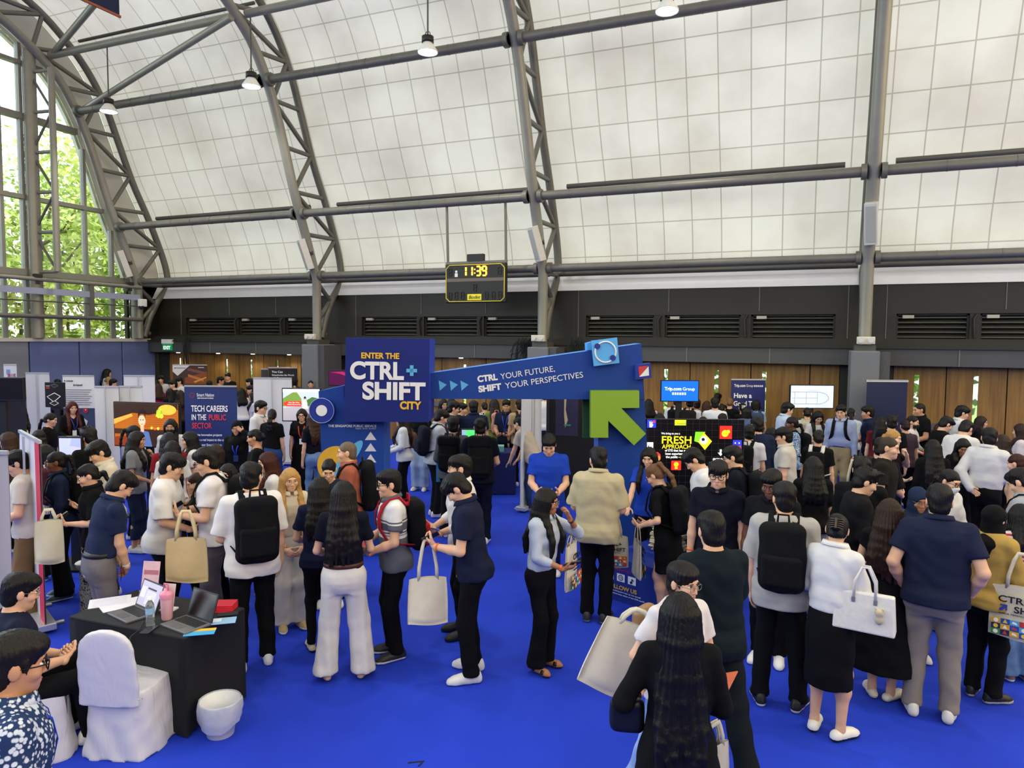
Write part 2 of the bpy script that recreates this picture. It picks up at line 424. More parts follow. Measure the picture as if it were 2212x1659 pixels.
# ------------------------------------------------------------------ people
SKIN = {'l': '#d9ab8b', 'm': '#c4916f', 't': '#a8734f', 'd': '#6d4530', 'p': '#e3bca0'}
def rx(a): return np.array([[1, 0, 0], [0, cos(a), -sin(a)], [0, sin(a), cos(a)]], np.float64)
def rz_(a): return np.array([[cos(a), -sin(a), 0], [sin(a), cos(a), 0], [0, 0, 1]], np.float64)
def ry(a): return np.array([[cos(a), 0, sin(a)], [0, 1, 0], [-sin(a), 0, cos(a)]], np.float64)
def A(*p): return np.array(p, np.float64)
def unit(v): return v / (np.linalg.norm(v) + 1e-9)
def usphere(c, r, R=None, n=10):
    m = n // 2 + 1; th = np.linspace(0.02, pi - .02, m); ph = np.arange(n) * 2 * pi / n
    v = np.stack([np.outer(np.sin(th), np.cos(ph)).ravel() * r[0], np.outer(np.sin(th), np.sin(ph)).ravel() * r[1], np.outer(np.cos(th), np.ones(n)).ravel() * r[2]], 1)
    if R is not None: v = v @ R.T
    q = [(i * n + k, (i + 1) * n + k, (i + 1) * n + (k + 1) % n, i * n + (k + 1) % n) for i in range(m - 1) for k in range(n)]
    return (v + np.asarray(c)).astype(np.float32), np.array(q, np.int32)
ARMS = {  # wrist, finger direction, palm normal, curl
    'down': ((.232, .03, .835), (-.05, .14, -1), (-1, .1, 0), 25),
    'back': ((.085, -.165, .95), (-.85, -.1, -.45), (0, -1, .1), 30),
    'phone': ((.105, .27, 1.14), (-.45, .6, .45), (-.45, -.55, .65), 48),
    'low': ((.10, .28, 1.04), (-.5, .75, .2), (-.4, -.35, .8), 45),
    'hold': ((.135, .25, 1.03), (-.75, .6, .05), (-.35, -.25, .9), 40),
    'clasp': ((.10, .19, .90), (-.75, .25, -.55), (-.2, -1, -.2), 35),
    'pocket': ((.205, .05, .93), (-.2, .2, -1), (-1, 0, 0), 20),
    'face': ((.11, .20, 1.44), (-.35, -.12, .95), (-.7, -.7, 0), 40),
    'brow': ((.13, .15, 1.55), (-.75, -.1, .6), (-.3, -.9, -.1), 12),
    'chin': ((.08, .19, 1.36), (-.45, -.1, .9), (-.5, -.85, 0), 55),
    'strap': ((.135, .17, 1.27), (-.25, -.2, .95), (-.1, -1, -.1), 75),
    'bag': ((.215, .20, 1.07), (-.35, .9, .15), (-.6, -.1, .8), 70),
    'fwd': ((.15, .40, 1.02), (-.1, .95, -.3), (-.2, -.2, -1), 15),
    'wave': ((.20, .22, 1.40), (-.1, .1, 1), (-.3, .9, 0), 12),
    'cross': ((-.06, .19, 1.17), (-.95, .1, .2), (0, -1, 0), 20),
    'swing': ((.22, .22, .88), (-.05, .4, -1), (-1, .1, 0), 30),
    'swingb': ((.22, -.2, .86), (-.05, -.1, -1), (-1, .1, 0), 30),
    'lap': ((.11, .36, .72), (-.5, .8, 0), (-.2, -.1, -1), 35),
    'fist': ((.06, .30, 1.10), (-.85, .35, .2), (-.2, -.3, .9), 85),
    'side': ((.27, .05, 1.02), (-.3, .3, -1), (-1, .2, 0), 30),
}
def bend(hip, foot, l1, l2, pole):
    v = foot - hip; L = np.linalg.norm(v)
    if L > (l1 + l2) * .998: foot = hip + v / L * (l1 + l2) * .998; L = (l1 + l2) * .998; v = foot - hip
    a = (l1 * l1 - l2 * l2 + L * L) / (2 * L); h = sqrt(max(0, l1 * l1 - a * a)); u = v / L
    p = pole - u * (pole @ u); return hip + u * a + unit(p) * h, foot
HEADS = []
class P: pass
def person(px, py, face=0, h=1.7, label='', sex='m', skin='l', hair='short', hc='#141110', L=.42, top=None, bot=None, shoes='#e8e6e2', arms=('down', 'down'),
           lean=3, hp=5, hy=0, g=1.0, stride=.0, spread=.0, toe=10, glasses=None, lany=None, mask=None, band=None, belt=None, group=None, dep=None, sit=None, hand=None, sides=0, hem=None, watch=None, cutz=None, res=1.0, twist=0):
    """build one standing, walking or sitting figure whose head top shows at picture point (px, py); face 0 looks at the camera, 90 to picture right, 180 away"""
    q = P(); h *= 1.02; s = h / 1.72; female = sex == 'f'
    top = dict(dict(c='#17181c', k='plain', c2=None, sl='short', hem=.85, loose=.018, neck='crew'), **(top or {}))
    bot = dict(dict(t='pants', c='#121216', k='plain', c2=None, fit='reg', hem=.07), **(bot or {}))
    dz = 0.0 if sit is None else sit - .92
    # skeleton in a frame 1.72 m tall
    Rt = rx(-radians(lean)) @ ry(radians(sides)) @ rz_(radians(twist)); piv = A(0, 0, .94 + dz); off = A(0, 0, dz)
    T = lambda p: piv + Rt @ (np.asarray(p, float) + off - piv)
    nb = T((0, -.012, 1.445))
    Rn = Rt @ rz_(radians(hy * .6)) @ rx(-radians(hp * .55)); Rh = Rt @ rz_(radians(hy)) @ rx(-radians(hp)); hcn = nb + Rn @ A(0, .020, .140)
    hs = .98 if not female else .95
    Hd = lambda p: hcn + Rh @ (np.asarray(p, float) * hs)
    hv = {'bald': .0, 'buzz': .003}.get(hair, .012)
    tip = hcn + A(0, 0, .119 + hv) + (Rh @ A(0, 0, .12) - A(0, 0, .12)) * .5
    # place it
    d0 = atz(px, py, tip[2] * s) if dep is None else atd(px, py, dep)
    pos = Vector((d0.x, d0.y, 0)); toc = Vector((-pos.x, -pos.y, 0)).normalized(); rgt = Vector((-toc.y, toc.x, 0))
    a = radians(face); fw = toc * cos(a) + rgt * sin(a); yaw = atan2(-fw.x, fw.y)
    o2 = Matrix.Rotation(yaw, 3, 'Z') @ Vector((tip[0] * s, tip[1] * s, 0)); pos = pos - Vector((o2.x, o2.y, 0))
    D = (pos - EYEP).length
    root = thing('person', label, 'person', pos, yaw, group)
    q.root = root; q.s = s; q.T = T; q.yaw = yaw; q.pos = pos; q.D = D; q.female = female; q.Rt = Rt; q.g = g; q.loose = top['loose']
    rb = max(.011, D * .00105) / s * res; rh = max(.0055, D * .00072) / s * res
    if D > 14: rb *= 1.25; rh *= 1.2
    shw = (.152 if female else .172) * (1 + (g - 1) * .5); ar = (.84 if female else 1.0) * (1 + (g - 1) * .6)
    arm = {}
    for sd, nm in ((1, arms[0]), (-1, arms[1])):
        wv, dv, nv, curl = ARMS[nm] if isinstance(nm, str) else nm
        m = A(sd, 1, 1); wv = A(*wv) * m; dv = unit(A(*dv) * m); nv = A(*nv) * m
        if nm not in ('down', 'pocket', 'swing', 'swingb'): wv = T(wv) ; dv = Rt @ dv; nv = Rt @ nv
        else:
            wv = wv + off + (T((0, 0, 1.4)) - off - A(0, 0, 1.4)) * .75 + A((shw - .172) * sd, 0, 0)
        nv = unit(nv - dv * (nv @ dv)); sh = T((shw * sd, -.005, 1.388))
        pole = A(.55 * sd, -.7, -.55) if nm not in ('brow', 'face', 'wave', 'chin', 'strap') else A(.75 * sd, -.2, -.75)
        el, wr = bend(sh, wv, .285, .25, pole)
        arm[sd] = (sh, el, wr, dv, nv, sd * np.cross(dv, nv), curl, nm)
    leg = {}
    for sd in (1, -1):
        if sit is None:
            hip = A(.083 * sd, 0, .90); ft = A(((.088 if bot['t'] == 'pants' else .072) + spread) * sd, stride * sd + (.0), .085); pole = A(.1 * sd, 1, 0)
            if abs(stride) > .12 and stride * sd < 0: ft[2] += .06
        else:
            hip = A(.09 * sd, 0, sit - .03); ft = A((.13 + spread) * sd, .40 + .05 * sd, .085); pole = A(.25 * sd, 1, .8)
        kn, ft = bend(hip, ft, .411, .411, pole); leg[sd] = (hip, kn, ft)
    q.arm = arm; q.leg = leg
    sk = skinmat(SKIN.get(skin, skin)); white = mat('#e9e4de', .3, noise=0); dark = mat('#17100c', .3, noise=0)
    lipc = mat({'d': '#6b3a35', 't': '#96544a'}.get(skin, '#b5685d'), .45, noise=.05); browm = mat('#1c1512' if hc not in ('#b58a4e', '#c79a55') else '#6b4a2a', .8, noise=.1)
    shoulder = [(0, -.02, 1.43), (shw * .95, -.005, 1.40)]
    # ---- torso profile
    zs = np.array([.80, .87, .93, .99, 1.07, 1.16, 1.26, 1.34, 1.40, 1.44, 1.475])
    if female:
        ws = np.array([.155, .168, .165, .148, .125, .130, .142, .145, .128, .085, .05]); ds = np.array([.10, .112, .11, .10, .088, .093, .105, .10, .082, .066, .05]); cy = np.array([-.012, -.018, -.015, -.005, 0, .004, .010, .004, -.006, -.012, -.012])
    else:
        ws = np.array([.155, .165, .165, .155, .148, .155, .168, .170, .150, .095, .055]); ds = np.array([.10, .112, .11, .104, .10, .106, .116, .11, .09, .07, .052]); cy = np.array([-.01, -.015, -.012, -.004, .002, .004, .006, .0, -.008, -.012, -.012])
    ws = ws * (1 + (g - 1)); ds = ds * (1 + (g - 1) * 1.2)
    q.zs, q.ws, q.ds, q.cy = zs, ws, ds, cy
    I3 = np.eye(3); o0 = piv - Rt @ (piv - off)
    # ---- body: one continuous surface (torso, neck, arms, bare legs) + fine head + fine hands
    pts = [T((x, y, z)) for x in (-.2, .2) for y in (-.13, .13) for z in (.82, 1.42)] + [p for sd in (1, -1) for p in arm[sd][:3]] + [hcn]
    bare = bot['t'] != 'pants' or bot['hem'] > .16
    lo = np.min(pts, 0) - .09; hi = np.max(pts, 0) + .09
    if bare:
        for sd in (1, -1): lo = np.minimum(lo, leg[sd][2] - .1); hi = np.maximum(hi, leg[sd][1] + .1)
    def fill(v, head=True, hands=False):
        v.prof(o0, Rt, zs, ws - .012, ds - .012, cy=cy, k=.02)
        for sd in (1, -1):
            sh, el, wr = arm[sd][:3]
            v.cone(T((0.03 * sd, -.02, 1.42)), sh, .038, .045 * ar, .04)
            v.cone(sh, el, .047 * ar, .039 * ar, .03); v.cone(el, el + (wr - el) * .35, .039 * ar, .040 * ar, .015); v.cone(el + (wr - el) * .35, wr, .040 * ar, .026 * ar, .015)
            v.cone(wr, wr + arm[sd][3] * .03, .026 * ar, .024 * ar, .01)
            if bare:
                hip, kn, ft = leg[sd]; mid = kn + (ft - kn) * .3 + A(0, -.012, 0)
                v.cone(hip, kn, .070, .048, .03); v.cone(kn, mid, .047, .051, .05); v.cone(mid, ft, .050, .033, .05); v.cone(ft, ft + A(0, -.01, -.03), .034, .034, .02)
        nr = (.047 if female else .055) * (1 + (g - 1) * .5)
        v.cone(nb + Rt @ A(0, -.005, -.05), Hd((0, -.02, -.05)), nr + .006, nr, .03)
        if head:
            E = lambda c, r, k=.02, op='u': v.ell(Hd(c), tuple(hs * t for t in r), Rh, k, op)
            C = lambda a_, b_, r1, r2, k=.01, op='u': v.cone(Hd(a_), Hd(b_), r1 * hs, r2 * hs, k, op)
            jw = .95 if female else 1.02
            E((0, -.012, .030), (.0765, .096, .088)); E((0, .022, -.032), (.062 * jw, .070, .078), .03); E((0, .052, -.078), (.040 * jw, .040, .040), .03)
            C((0, .075, -.098), (0, .078, -.098), .020, .016, .02)
            C((-.03, .080, .028), (.03, .080, .028), .014, .014, .015)
            for e in (1, -1):
                E((e * .033, .100, .006), (.021, .018, .013), .012, 's'); E((e * .042, .062, -.025), (.026, .028, .026), .02)
                E((e * .079, -.008, -.006), (.010, .022, .033), .006)
                E((e * .011, .097, -.035), (.008, .010, .007), .006)
            C((0, .088, .014), (0, .108, -.031), .0065, .0105, .008)
            C((-.016, .086, -.066), (.016, .086, -.066), .010, .010, .010)
    v = Vol(lo, hi, rb); fill(v, head=True)
    if cutz: v.cut(A(0, 0, cutz), A(0, 0, -1))
    # the head and hands are re-meshed finer, so the coarse pass stops short of them
    hb = (Hd((0, 0, 0)) - .165, Hd((0, 0, 0)) + .165)
    vs, qs = v.net(); ce = vs[qs].mean(1)
    keep = ~(np.einsum('ij,j->i', ce - Hd((0, 0, -.10)), Rh @ A(0, -.25, 1)) > .0)
    for sd in (1, -1): keep &= ~(((ce - arm[sd][2]) @ arm[sd][3] > .012) & (np.linalg.norm(ce - arm[sd][2], axis=1) < .09))
    parts = [(vs, qs[keep], 0)]
    vh = Vol(hb[0], hb[1], rh); fill(vh)
    vs, qs = vh.net(); ce = vs[qs].mean(1); keep = np.einsum('ij,j->i', ce - Hd((0, 0, -.112)), Rh @ A(0, -.25, 1)) > 0
    qs = qs[keep]; parts.append((vs, qs, 0))
    for e in (1, -1):
        if D < 15:
            parts.append(usphere(Hd((e * .033, .0815, .006)), tuple(hs * t for t in (.0135, .0115, .0075)), Rh, 8) + (1,))
            parts.append(usphere(Hd((e * .033, .0905, .0062)), tuple(hs * t for t in (.0062, .0042, .0062)), Rh, 8) + (2,))
            parts.append(usphere(Hd((e * .033, .089, .0135)), tuple(hs * t for t in (.0145, .005, .0020)), Rh, 8) + (2,))
        else: parts.append(usphere(Hd((e * .033, .087, .006)), tuple(hs * t for t in (.014, .008, .006)), Rh, 8) + (2,))
        parts.append(usphere(Hd((e * .034, .0925, .030)), tuple(hs * t for t in (.017, .005, .0036 if not female else .0026)), Rh @ ry(e * .12) @ rz_(-e * .3), 8) + (4,))
    parts.append(usphere(Hd((0, .0945, -.0605)), tuple(hs * t for t in (.019, .008, .0040)), Rh, 8) + (3,)); parts.append(usphere(Hd((0, .0935, -.0705)), tuple(hs * t for t in (.015, .008, .0046)), Rh, 8) + (3,))
    q.hands = {}
    for sd in (1, -1):
        sh, el, wr, dv, nv, tv, curl, nm = arm[sd]
        if nm == 'pocket': continue
        hsz = (.88 if female else 1.0) * (.92 if D > 10 else 1)
        F = lambda a_, b_, c_: wr + (dv * a_ + tv * b_ + nv * c_) * hsz
        q.hands[sd] = (F(.095, .01, .035), dv, nv, tv)
        Rg = np.stack([tv, nv, dv], 1)
        rr = max(.0042, D * .0006) / s
        v = Vol(F(.06, 0, .02) - .135, F(.06, 0, .02) + .135, rr)
        v.cone(F(-.02, 0, 0), F(.02, 0, 0), .026 * ar, .025 * ar, .01); v.ell(F(.052, 0, .002), (.040 * hsz, .016 * hsz, .052 * hsz), Rg, .012)
        v.ell(F(.034, .024, .010), (.018 * hsz, .015 * hsz, .028 * hsz), Rg, .01)
        for b_, ln, ex in ((.029, .074, 0), (.0095, .084, 2), (-.010, .078, 4), (-.028, .060, 8)):
            p = F(.090 - abs(b_ - .005) * .25, b_, .0); an = radians(curl * .55 + ex); r = .0088 * hsz
            for fr, mul in ((.45, 1.0), (.31, 1.25), (.24, .8)):
                sp = b_ * .9; dn = unit(dv * cos(an) + nv * sin(an) + tv * sp * (1 if curl < 40 else .2)); p2 = p + dn * ln * fr * hsz
                v.cone(p, p2, r, r * .92, .004); p = p2; r *= .92; an += radians(curl * .8 * mul)
        p = F(.026, .030, .010)
        for ln, d_, r in ((.040, (.62, .62, .35), .0125), (.030, (.80, .30, .42 + curl * .004), .0105), (.024, (.85, .05, .45), .0095)):
            p2 = p + unit(dv * d_[0] + tv * d_[1] + nv * d_[2]) * ln * hsz; v.cone(p, p2, r * hsz, r * .9 * hsz, .006); p = p2
        parts.append(v.net() + (0,))
    def scaled(ps): return [((vv * s).astype(np.float32), qq, m) for vv, qq, m in ps]
    np_mesh('body', scaled(parts), [sk, white, dark, lipc, browm], root)
    # ---- top
    if top['c']:
        lo2 = lo.copy(); hi2 = hi.copy(); tl = top['loose']; hz = top['hem'] + dz * 0
        tm = cloth(top['c'], top['k'], top['c2'])
        lo2 = np.minimum(np.min([T((x, y, hz)) for x in (-.26, .26) for y in (-.2, .2)], 0) - .02, lo2 if top['sl'] in ('long', 'half', '34') else 9)
        for sd in (1, -1):
            sh, el, wr = arm[sd][:3]; fr = {'short': 1, 'over': 1}.get(top['sl'], 0)
            lo2 = np.minimum(lo2, np.minimum(sh, el if top['sl'] not in ('long', '34') else np.minimum(el, wr)) - .1)
            hi2 = np.maximum(hi2 if sd < 0 else -9, np.maximum(sh, el if top['sl'] not in ('long', '34') else np.maximum(el, wr)) + .1)
        hi2 = np.maximum(hi2, T((0, .1, 1.5)) + .05); hi2 = np.maximum(hi2, np.max([T((x, y, z)) for x in (-.26, .26) for y in (-.2, .2) for z in (hz, 1.4)], 0)); 
        v = Vol(lo2, hi2, rb)
        z2 = np.array([hz] + [z for z in zs if z > hz + .02]); w2 = np.interp(z2, zs, ws) + tl; d2 = np.interp(z2, zs, ds) + tl * .8; c2 = np.interp(z2, zs, cy); lowz = np.clip((1.0 - z2) / .08, 0, 1); w2 = w2 + .010 * lowz; d2 = d2 + .027 * lowz
        if top.get('tuck'):   # tucked in: a little blousing above the waistband
            w2 -= .010 * lowz; d2 -= .027 * lowz; b = np.exp(-((z2 - 1.07) / .05) ** 2); w2 += .012 * b; d2 += .012 * b; w2[0] -= tl * .6; d2[0] -= tl * .6
        elif hz < .78:        # dress or long tunic
            f = np.clip((.95 - z2) / .5, 0, 1.2); wf = top.get('flare', .06); w2 = np.where(z2 < .95, ws[2] + tl + wf * f, w2); d2 = np.where(z2 < .95, ds[2] + tl + wf * f, d2)
        else:                 # hanging loose: straight from the chest
            m = z2 < 1.2; w2 = np.where(m, np.maximum(w2, np.interp(1.2, zs, ws) + tl * 1.15), w2); d2 = np.where(m, np.maximum(d2, np.interp(1.2, zs, ds) + tl * .8), d2)
        v.prof(o0, Rt, z2, w2, d2, cy=c2, k=.02, pw=2.25)
        if female and g < 1.3:
            for e in (1, -1): v.ell(T((e * .062, .075, 1.245)), (.062, .055, .065), Rt, .03)
        for sd in (1, -1):
            sh, el, wr = arm[sd][:3]; r0 = .047 * ar + tl * .55
            if top['sl'] != 'none':
                v.cone(T((.03 * sd, -.02, 1.415)), sh, .042 + tl * .3, r0, .04)
                fr = {'cap': .38, 'short': .66, 'over': .9, 'half': .85, 'long': 1.0, '34': 1.0}[top['sl']]
                e2 = sh + (el - sh) * fr; fl = {'over': .022, 'short': .010}.get(top['sl'], .004)
                cut = Vol(np.minimum(sh, e2) - .12, np.maximum(sh, e2) + .12, rb) if False else None
                if top['sl'] in ('long', '34'):
                    v.cone(sh, el, r0, .046 * ar + tl * .5, .03); w_ = el + (wr - el) * (.97 if top['sl'] == 'long' else .45)
                    v.cone(el, w_, .046 * ar + tl * .5, .036 * ar + tl * .35, .02)
                else:
                    # flat-ended sleeve: trim the arm tube beyond the hem
                    sl = v.sub(np.minimum(sh, e2) - r0 - .03, np.maximum(sh, e2) + r0 + .03, .03)
                    x, y, z = v.pts(sl); ba = e2 - sh; Ln = np.linalg.norm(ba); u = ba / Ln
                    tt = (x - sh[0]) * u[0] + (y - sh[1]) * u[1] + (z - sh[2]) * u[2]
                    rr = np.sqrt(np.maximum((x - sh[0] - tt * u[0]) ** 2 + (y - sh[1] - tt * u[1]) ** 2 + (z - sh[2] - tt * u[2]) ** 2, 0))
                    rad = r0 + fl * np.clip(tt / Ln, 0, 1); dd = np.maximum(np.where(tt < 0, np.sqrt(rr ** 2 + tt ** 2), rr) - rad, tt - Ln)
                    v.mix(sl, dd.astype(np.float32), .025, 'u')
            else: v.cone(T((.03 * sd, -.02, 1.425)), T((.11 * sd, -.01, 1.415)), .04, .035, .03)
        v.ripple(.0045 if D < 9 else .003, 34, px * .013)
        # neck opening
        nk = top['neck']; nr = {'crew': .066, 'polo': .066, 'shirt': .064, 'v': .070, 'low': .10, 'high': .06}[nk]
        ln_ = {'low': 1.40, 'v': 1.43}.get(nk, 1.452)
        if nk == 'low': v.ell(T((0, .03, 1.50)), (.105, .14, .115), Rt, .01, 's')
        v.cone(T((0, .0, 1.36)), T((0, -.012 + .012, ln_ + .03)), nr - .008, nr + .004, .006, 's'); v.cone(T((0, .02, ln_ + .035)), T((0, .10, ln_ + .03)), nr - .01, nr - .02, .01, 's'); v.cone(T((0, -.012, ln_ + .03)), T((0, -.012, 1.56)), nr + .004, nr + .03, .006, 's')
        if nk in ('polo', 'shirt'):
            mb = MB(); vs_ = []; gp_ = .16 if nk == 'polo' else .20; n_ = 22
            for th_ in (0, .006):
                for t in np.linspace(gp_, 2 * pi - gp_, n_):
                    fr_ = (1 + cos(t)) / 2; w_ = min(1, (pi - abs(t - pi)) / .5)
                    for r_, z_ in ((.064, 1.474 - .026 * fr_), (.070, 1.486 - .030 * fr_), (.084 + .006 * fr_, 1.452 - .036 * fr_ - .012 * (1 - w_))):
                        rr2 = (r_ + th_ + .004 + .25 * tl) * (1 + (g - 1) * .4); vs_.append(T((rr2 * sin(t), -.002 + rr2 * cos(t), z_ + th_ + .010 + .35 * tl)) * s)
            fs_ = []
            for b_ in (0, n_ * 3):
                for i_ in range(n_ - 1):
                    for k_ in (0, 1): a_ = b_ + i_ * 3 + k_; fs_.append((a_, a_ + 1, a_ + 4, a_ + 3) if b_ == 0 else (a_, a_ + 3, a_ + 4, a_ + 1))
            for i_ in range(n_ - 1): a_ = i_ * 3 + 2; fs_.append((a_, a_ + n_ * 3, a_ + 3 + n_ * 3, a_ + 3))
            mb.raw(vs_, fs_, True); mb.build('collar', tm if top['k'] in ('plain', 'floral') else cloth(top['c2'] or top['c']), root)
        if nk == 'v':
            v.cone(T((0, .06, 1.46)), T((0, .15, 1.33)), .055, .01, .01, 's')
        np_mesh('shirt' if hz > .78 else 'dress', scaled([v.net() + (0,)]), [tm], root)
    # ---- bottoms
    bm_ = cloth(bot['c'], bot['k'], bot['c2'])
    pz = .93 + dz
    if bot['t'] == 'pants':
        fit = bot['fit']; th, kr, an = {'slim': (.080, .056, .044), 'reg': (.089, .070, .064), 'wide': (.092, .088, .098), 'flare': (.084, .062, .085), 'bag': (.094, .078, .072)}[fit]
        if female: th *= 1.0
        th *= (1 + (g - 1) * .8); kr *= (1 + (g - 1) * .5)
        pts = [p + A(x, y, 0) for sd in (1, -1) for p in leg[sd] for x in (-.12, .12) for y in (-.12, .12)] + [A(-.22, -.16, 1.04 + dz), A(.22, .16, 1.04 + dz)]
        v = Vol(np.min(pts, 0), np.max(pts, 0), rb * 1.08)
        pzs = np.array([.80, .87, .93, .99, 1.03]) + dz
        tw_ = np.array([.80, .98, 1, 1, 1, 1]); pz2 = np.array([.775, .82, .87, .93, .99, 1.03]) + dz
        v.prof(A(0, 0, 0), I3, pz2, (np.interp(pz2 - dz, zs, ws) + .010) * tw_, (np.interp(pz2 - dz, zs, ds) + .010) * tw_, cy=np.interp(pz2 - dz, zs, cy), k=.03)
        if sit is not None: v.D[:] = v.D
        for sd in (1, -1):
            hip, kn, ft = leg[sd]
            v.cone(hip + A(0, -.01, -.0), kn, th, kr, .05); 
            v.cone(kn, ft, kr, an, .03)
            if fit in ('reg', 'bag', 'wide', 'flare') : v.cone(ft, ft + A(0, .012, -.05), an, an, .02)
        v.ripple(.0022 if fit == 'wide' else .006 if fit == 'bag' else .0045, 26, px * .017 + 1)
        if fit in ('wide', 'flare'):    # hanging folds
            x, y, z = v.pts((slice(None),) * 3); v.D = v.D + (.0045 * np.sin(x * 62 + y * 30 + 2.5 * np.sin(z * 2.2 + px)) * np.clip((.92 + dz - z) / .3, 0, 1)).astype(np.float32)
        if sit is None or True: v.cut(A(0, 0, max(.03, bot['hem'])), A(0, 0, -1))
        np_mesh('trousers' if bot['hem'] < .4 else 'shorts', scaled([v.net() + (0,)]), [bm_], root)
    elif bot['t'] == 'skirt':
        hz = bot['hem']; v = Vol(A(-.34, -.34, hz - .02), A(.34, .34, 1.06), rb * 1.08)
        zz = np.array([hz, .6, .80, .87, .93, .99, 1.03]); fl = bot.get('flare', .0)
        ww = np.array([.175 + fl, .18 + fl * .7, .182 + fl * .4, .175, .172, .155, .140]) * g; dd = np.array([.145 + fl, .14 + fl * .7, .13 + fl * .4, .122, .118, .108, .10]) * g
        v.prof(A(0, 0, 0), I3, zz, ww, dd, cy=np.array([-.01] * 3 + [-.018, -.015, -.005, 0]), k=.0)
        v.ripple(.005, 22, px * .019)
        np_mesh('skirt', scaled([v.net() + (0,)]), [bm_], root)
    if belt:
        mb = MB(); n = 26; wv_ = np.interp(1.0, zs, ws) + .016; dv_ = np.interp(1.0, zs, ds) + .016
        mb.ribbon([((wv_) * s * sin(2 * pi * k / n), (dv_ * -cos(2 * pi * k / n) - .004) * s, (1.01 + dz) * s) for k in range(n + 1)], [(sin(2 * pi * k / n), -cos(2 * pi * k / n), 0) for k in range(n + 1)], .035 * s, .005)
        mb.build('belt', mat(belt, .5), root)
    # ---- shoes
    if shoes:
        sty = 'sneaker'
        if isinstance(shoes, tuple): sty, shc, sol = shoes
        else: shc = shoes; sol = '#e9e7e3' if shoes not in ('#101012', '#1a1a1c') else '#101012'
        for sd in (1, -1):
            ft = leg[sd][2]; ta = -sd * radians(toe); Rf = rz_(ta)
            if abs(stride) > .12 and stride * sd < 0: Rf = Rf @ rx(-radians(18))
            K = lambda x, y, z: ft + Rf @ A(x * (.92 if female else 1), y * (.92 if female else 1), z - .085)
            v = Vol(K(0, .06, .06) - .21, K(0, .06, .06) + .17, max(.008, rb * .8))
            hi_ = .075 if sty in ('sneaker', 'boot') else .05
            if sty in ('sneaker', 'loafer', 'boot', 'flat'):
                v.cone(K(0, -.055, .034), K(0, .02, .036), .037, .037, .02); v.cone(K(0, .02, .036), K(0, .125, .03), .038, .043, .02); v.cone(K(0, .125, .028), K(0, .165, .022), .042, .034, .02)
                if sty != 'flat': v.cone(K(0, -.045, hi_), K(0, .075, .05), .036, .036, .03)
                if sty == 'boot': v.cone(K(0, -.02, .08), K(0, -.02, .16), .045, .05, .02)
            else:
                v.cone(K(0, -.05, .045), K(0, .02, .045), .031, .03, .02); v.cone(K(0, .02, .045), K(0, .13, .032), .03, .037, .02); v.cone(K(0, .13, .03), K(0, .165, .026), .033, .022, .02); v.cone(K(0, -.035, .09), K(0, .05, .055), .03, .03, .03)
            v.cut(K(0, 0, .006), Rf @ A(0, 0, -1))
            vs, qs = v.net(); zc = ((vs[qs].mean(1) - ft) @ Rf)[:, 2] + .085
            mi = (zc < (.030 if sty != 'sandal' else .024)).astype(np.int32)
            up = cloth(shc) if sty != 'sandal' else sk
            o = np_mesh('shoe' if sty != 'sandal' else 'foot', scaled([(vs, qs, mi)]), [mat(shc, .5, noise=.06) if sty != 'sandal' else sk, mat(sol, .6, noise=.05)], root)
            if sty == 'sandal' and o is not None:
                mb = MB()
                for yy, zz_, ww in ((.115, .062, .04), (.0, .10, .034)):
                    mb.ribbon([K(ww * 1.05 * sin(t), yy, .03 + (zz_ - .03) * cos(t)) * s for t in np.linspace(-1.5, 1.5, 9)], [Rf @ A(sin(t), 0, cos(t)) for t in np.linspace(-1.5, 1.5, 9)], .034 * s, .007)
                mb.build('sandal_strap', mat(shc, .5), root)
    # ---- hair
    hm = hairmat(hc)
    if hair == 'hijab':
        hij = cloth(hc); v = Vol(hcn - .30 - A(0, 0, .12), hcn + .22, max(rh * 1.3, .007))
        E = lambda c, r, k=.02, op='u': v.ell(Hd(c), tuple(hs * t for t in r), Rh, k, op)
        E((0, -.014, .025), (.094, .116, .106)); E((0, .012, -.06), (.084, .09, .085), .03)
        v.cone(Hd((0, -.01, -.08)), T((0, .0, 1.42)), .082, .105, .04); v.ell(T((0, .01, 1.37)), (.175 * (shw / .16), .13, .09), Rt, .05)
        v.cone(T((0, .09, 1.36)), T((0, .11, 1.22)), .07, .04, .05); v.cone(T((0, -.08, 1.36)), T((0, -.10, 1.20)), .09, .05, .05)
        E((0, .115, -.022), (.064, .07, .082), .012, 's'); v.ripple(.004, 40, px * .01)
        np_mesh('headscarf', scaled([v.net() + (0,)]), [hij], root)
    elif hair != 'bald':
        longish = hair in ('long', 'bob', 'pony', 'lowpony', 'bun', 'clip', 'highpony')
        zl = .30 if not longish else L + .30
        v = Vol(hcn - A(.25, .27, zl if hair in ('long', 'bob', 'pony', 'lowpony', 'highpony') else .20), hcn + A(.25, .25, .19), max(rh * 1.05, .006))
        E = lambda c, r, k=.015, op='u': v.ell(Hd(c), tuple(hs * t for t in r), Rh, k, op)
        C = lambda a_, b_, r1, r2, k=.01, op='u': v.cone(Hd(a_), Hd(b_), r1 * hs, r2 * hs, k, op)
        seed = int(px * 7 + py) % 97; rnd = random.Random(seed)
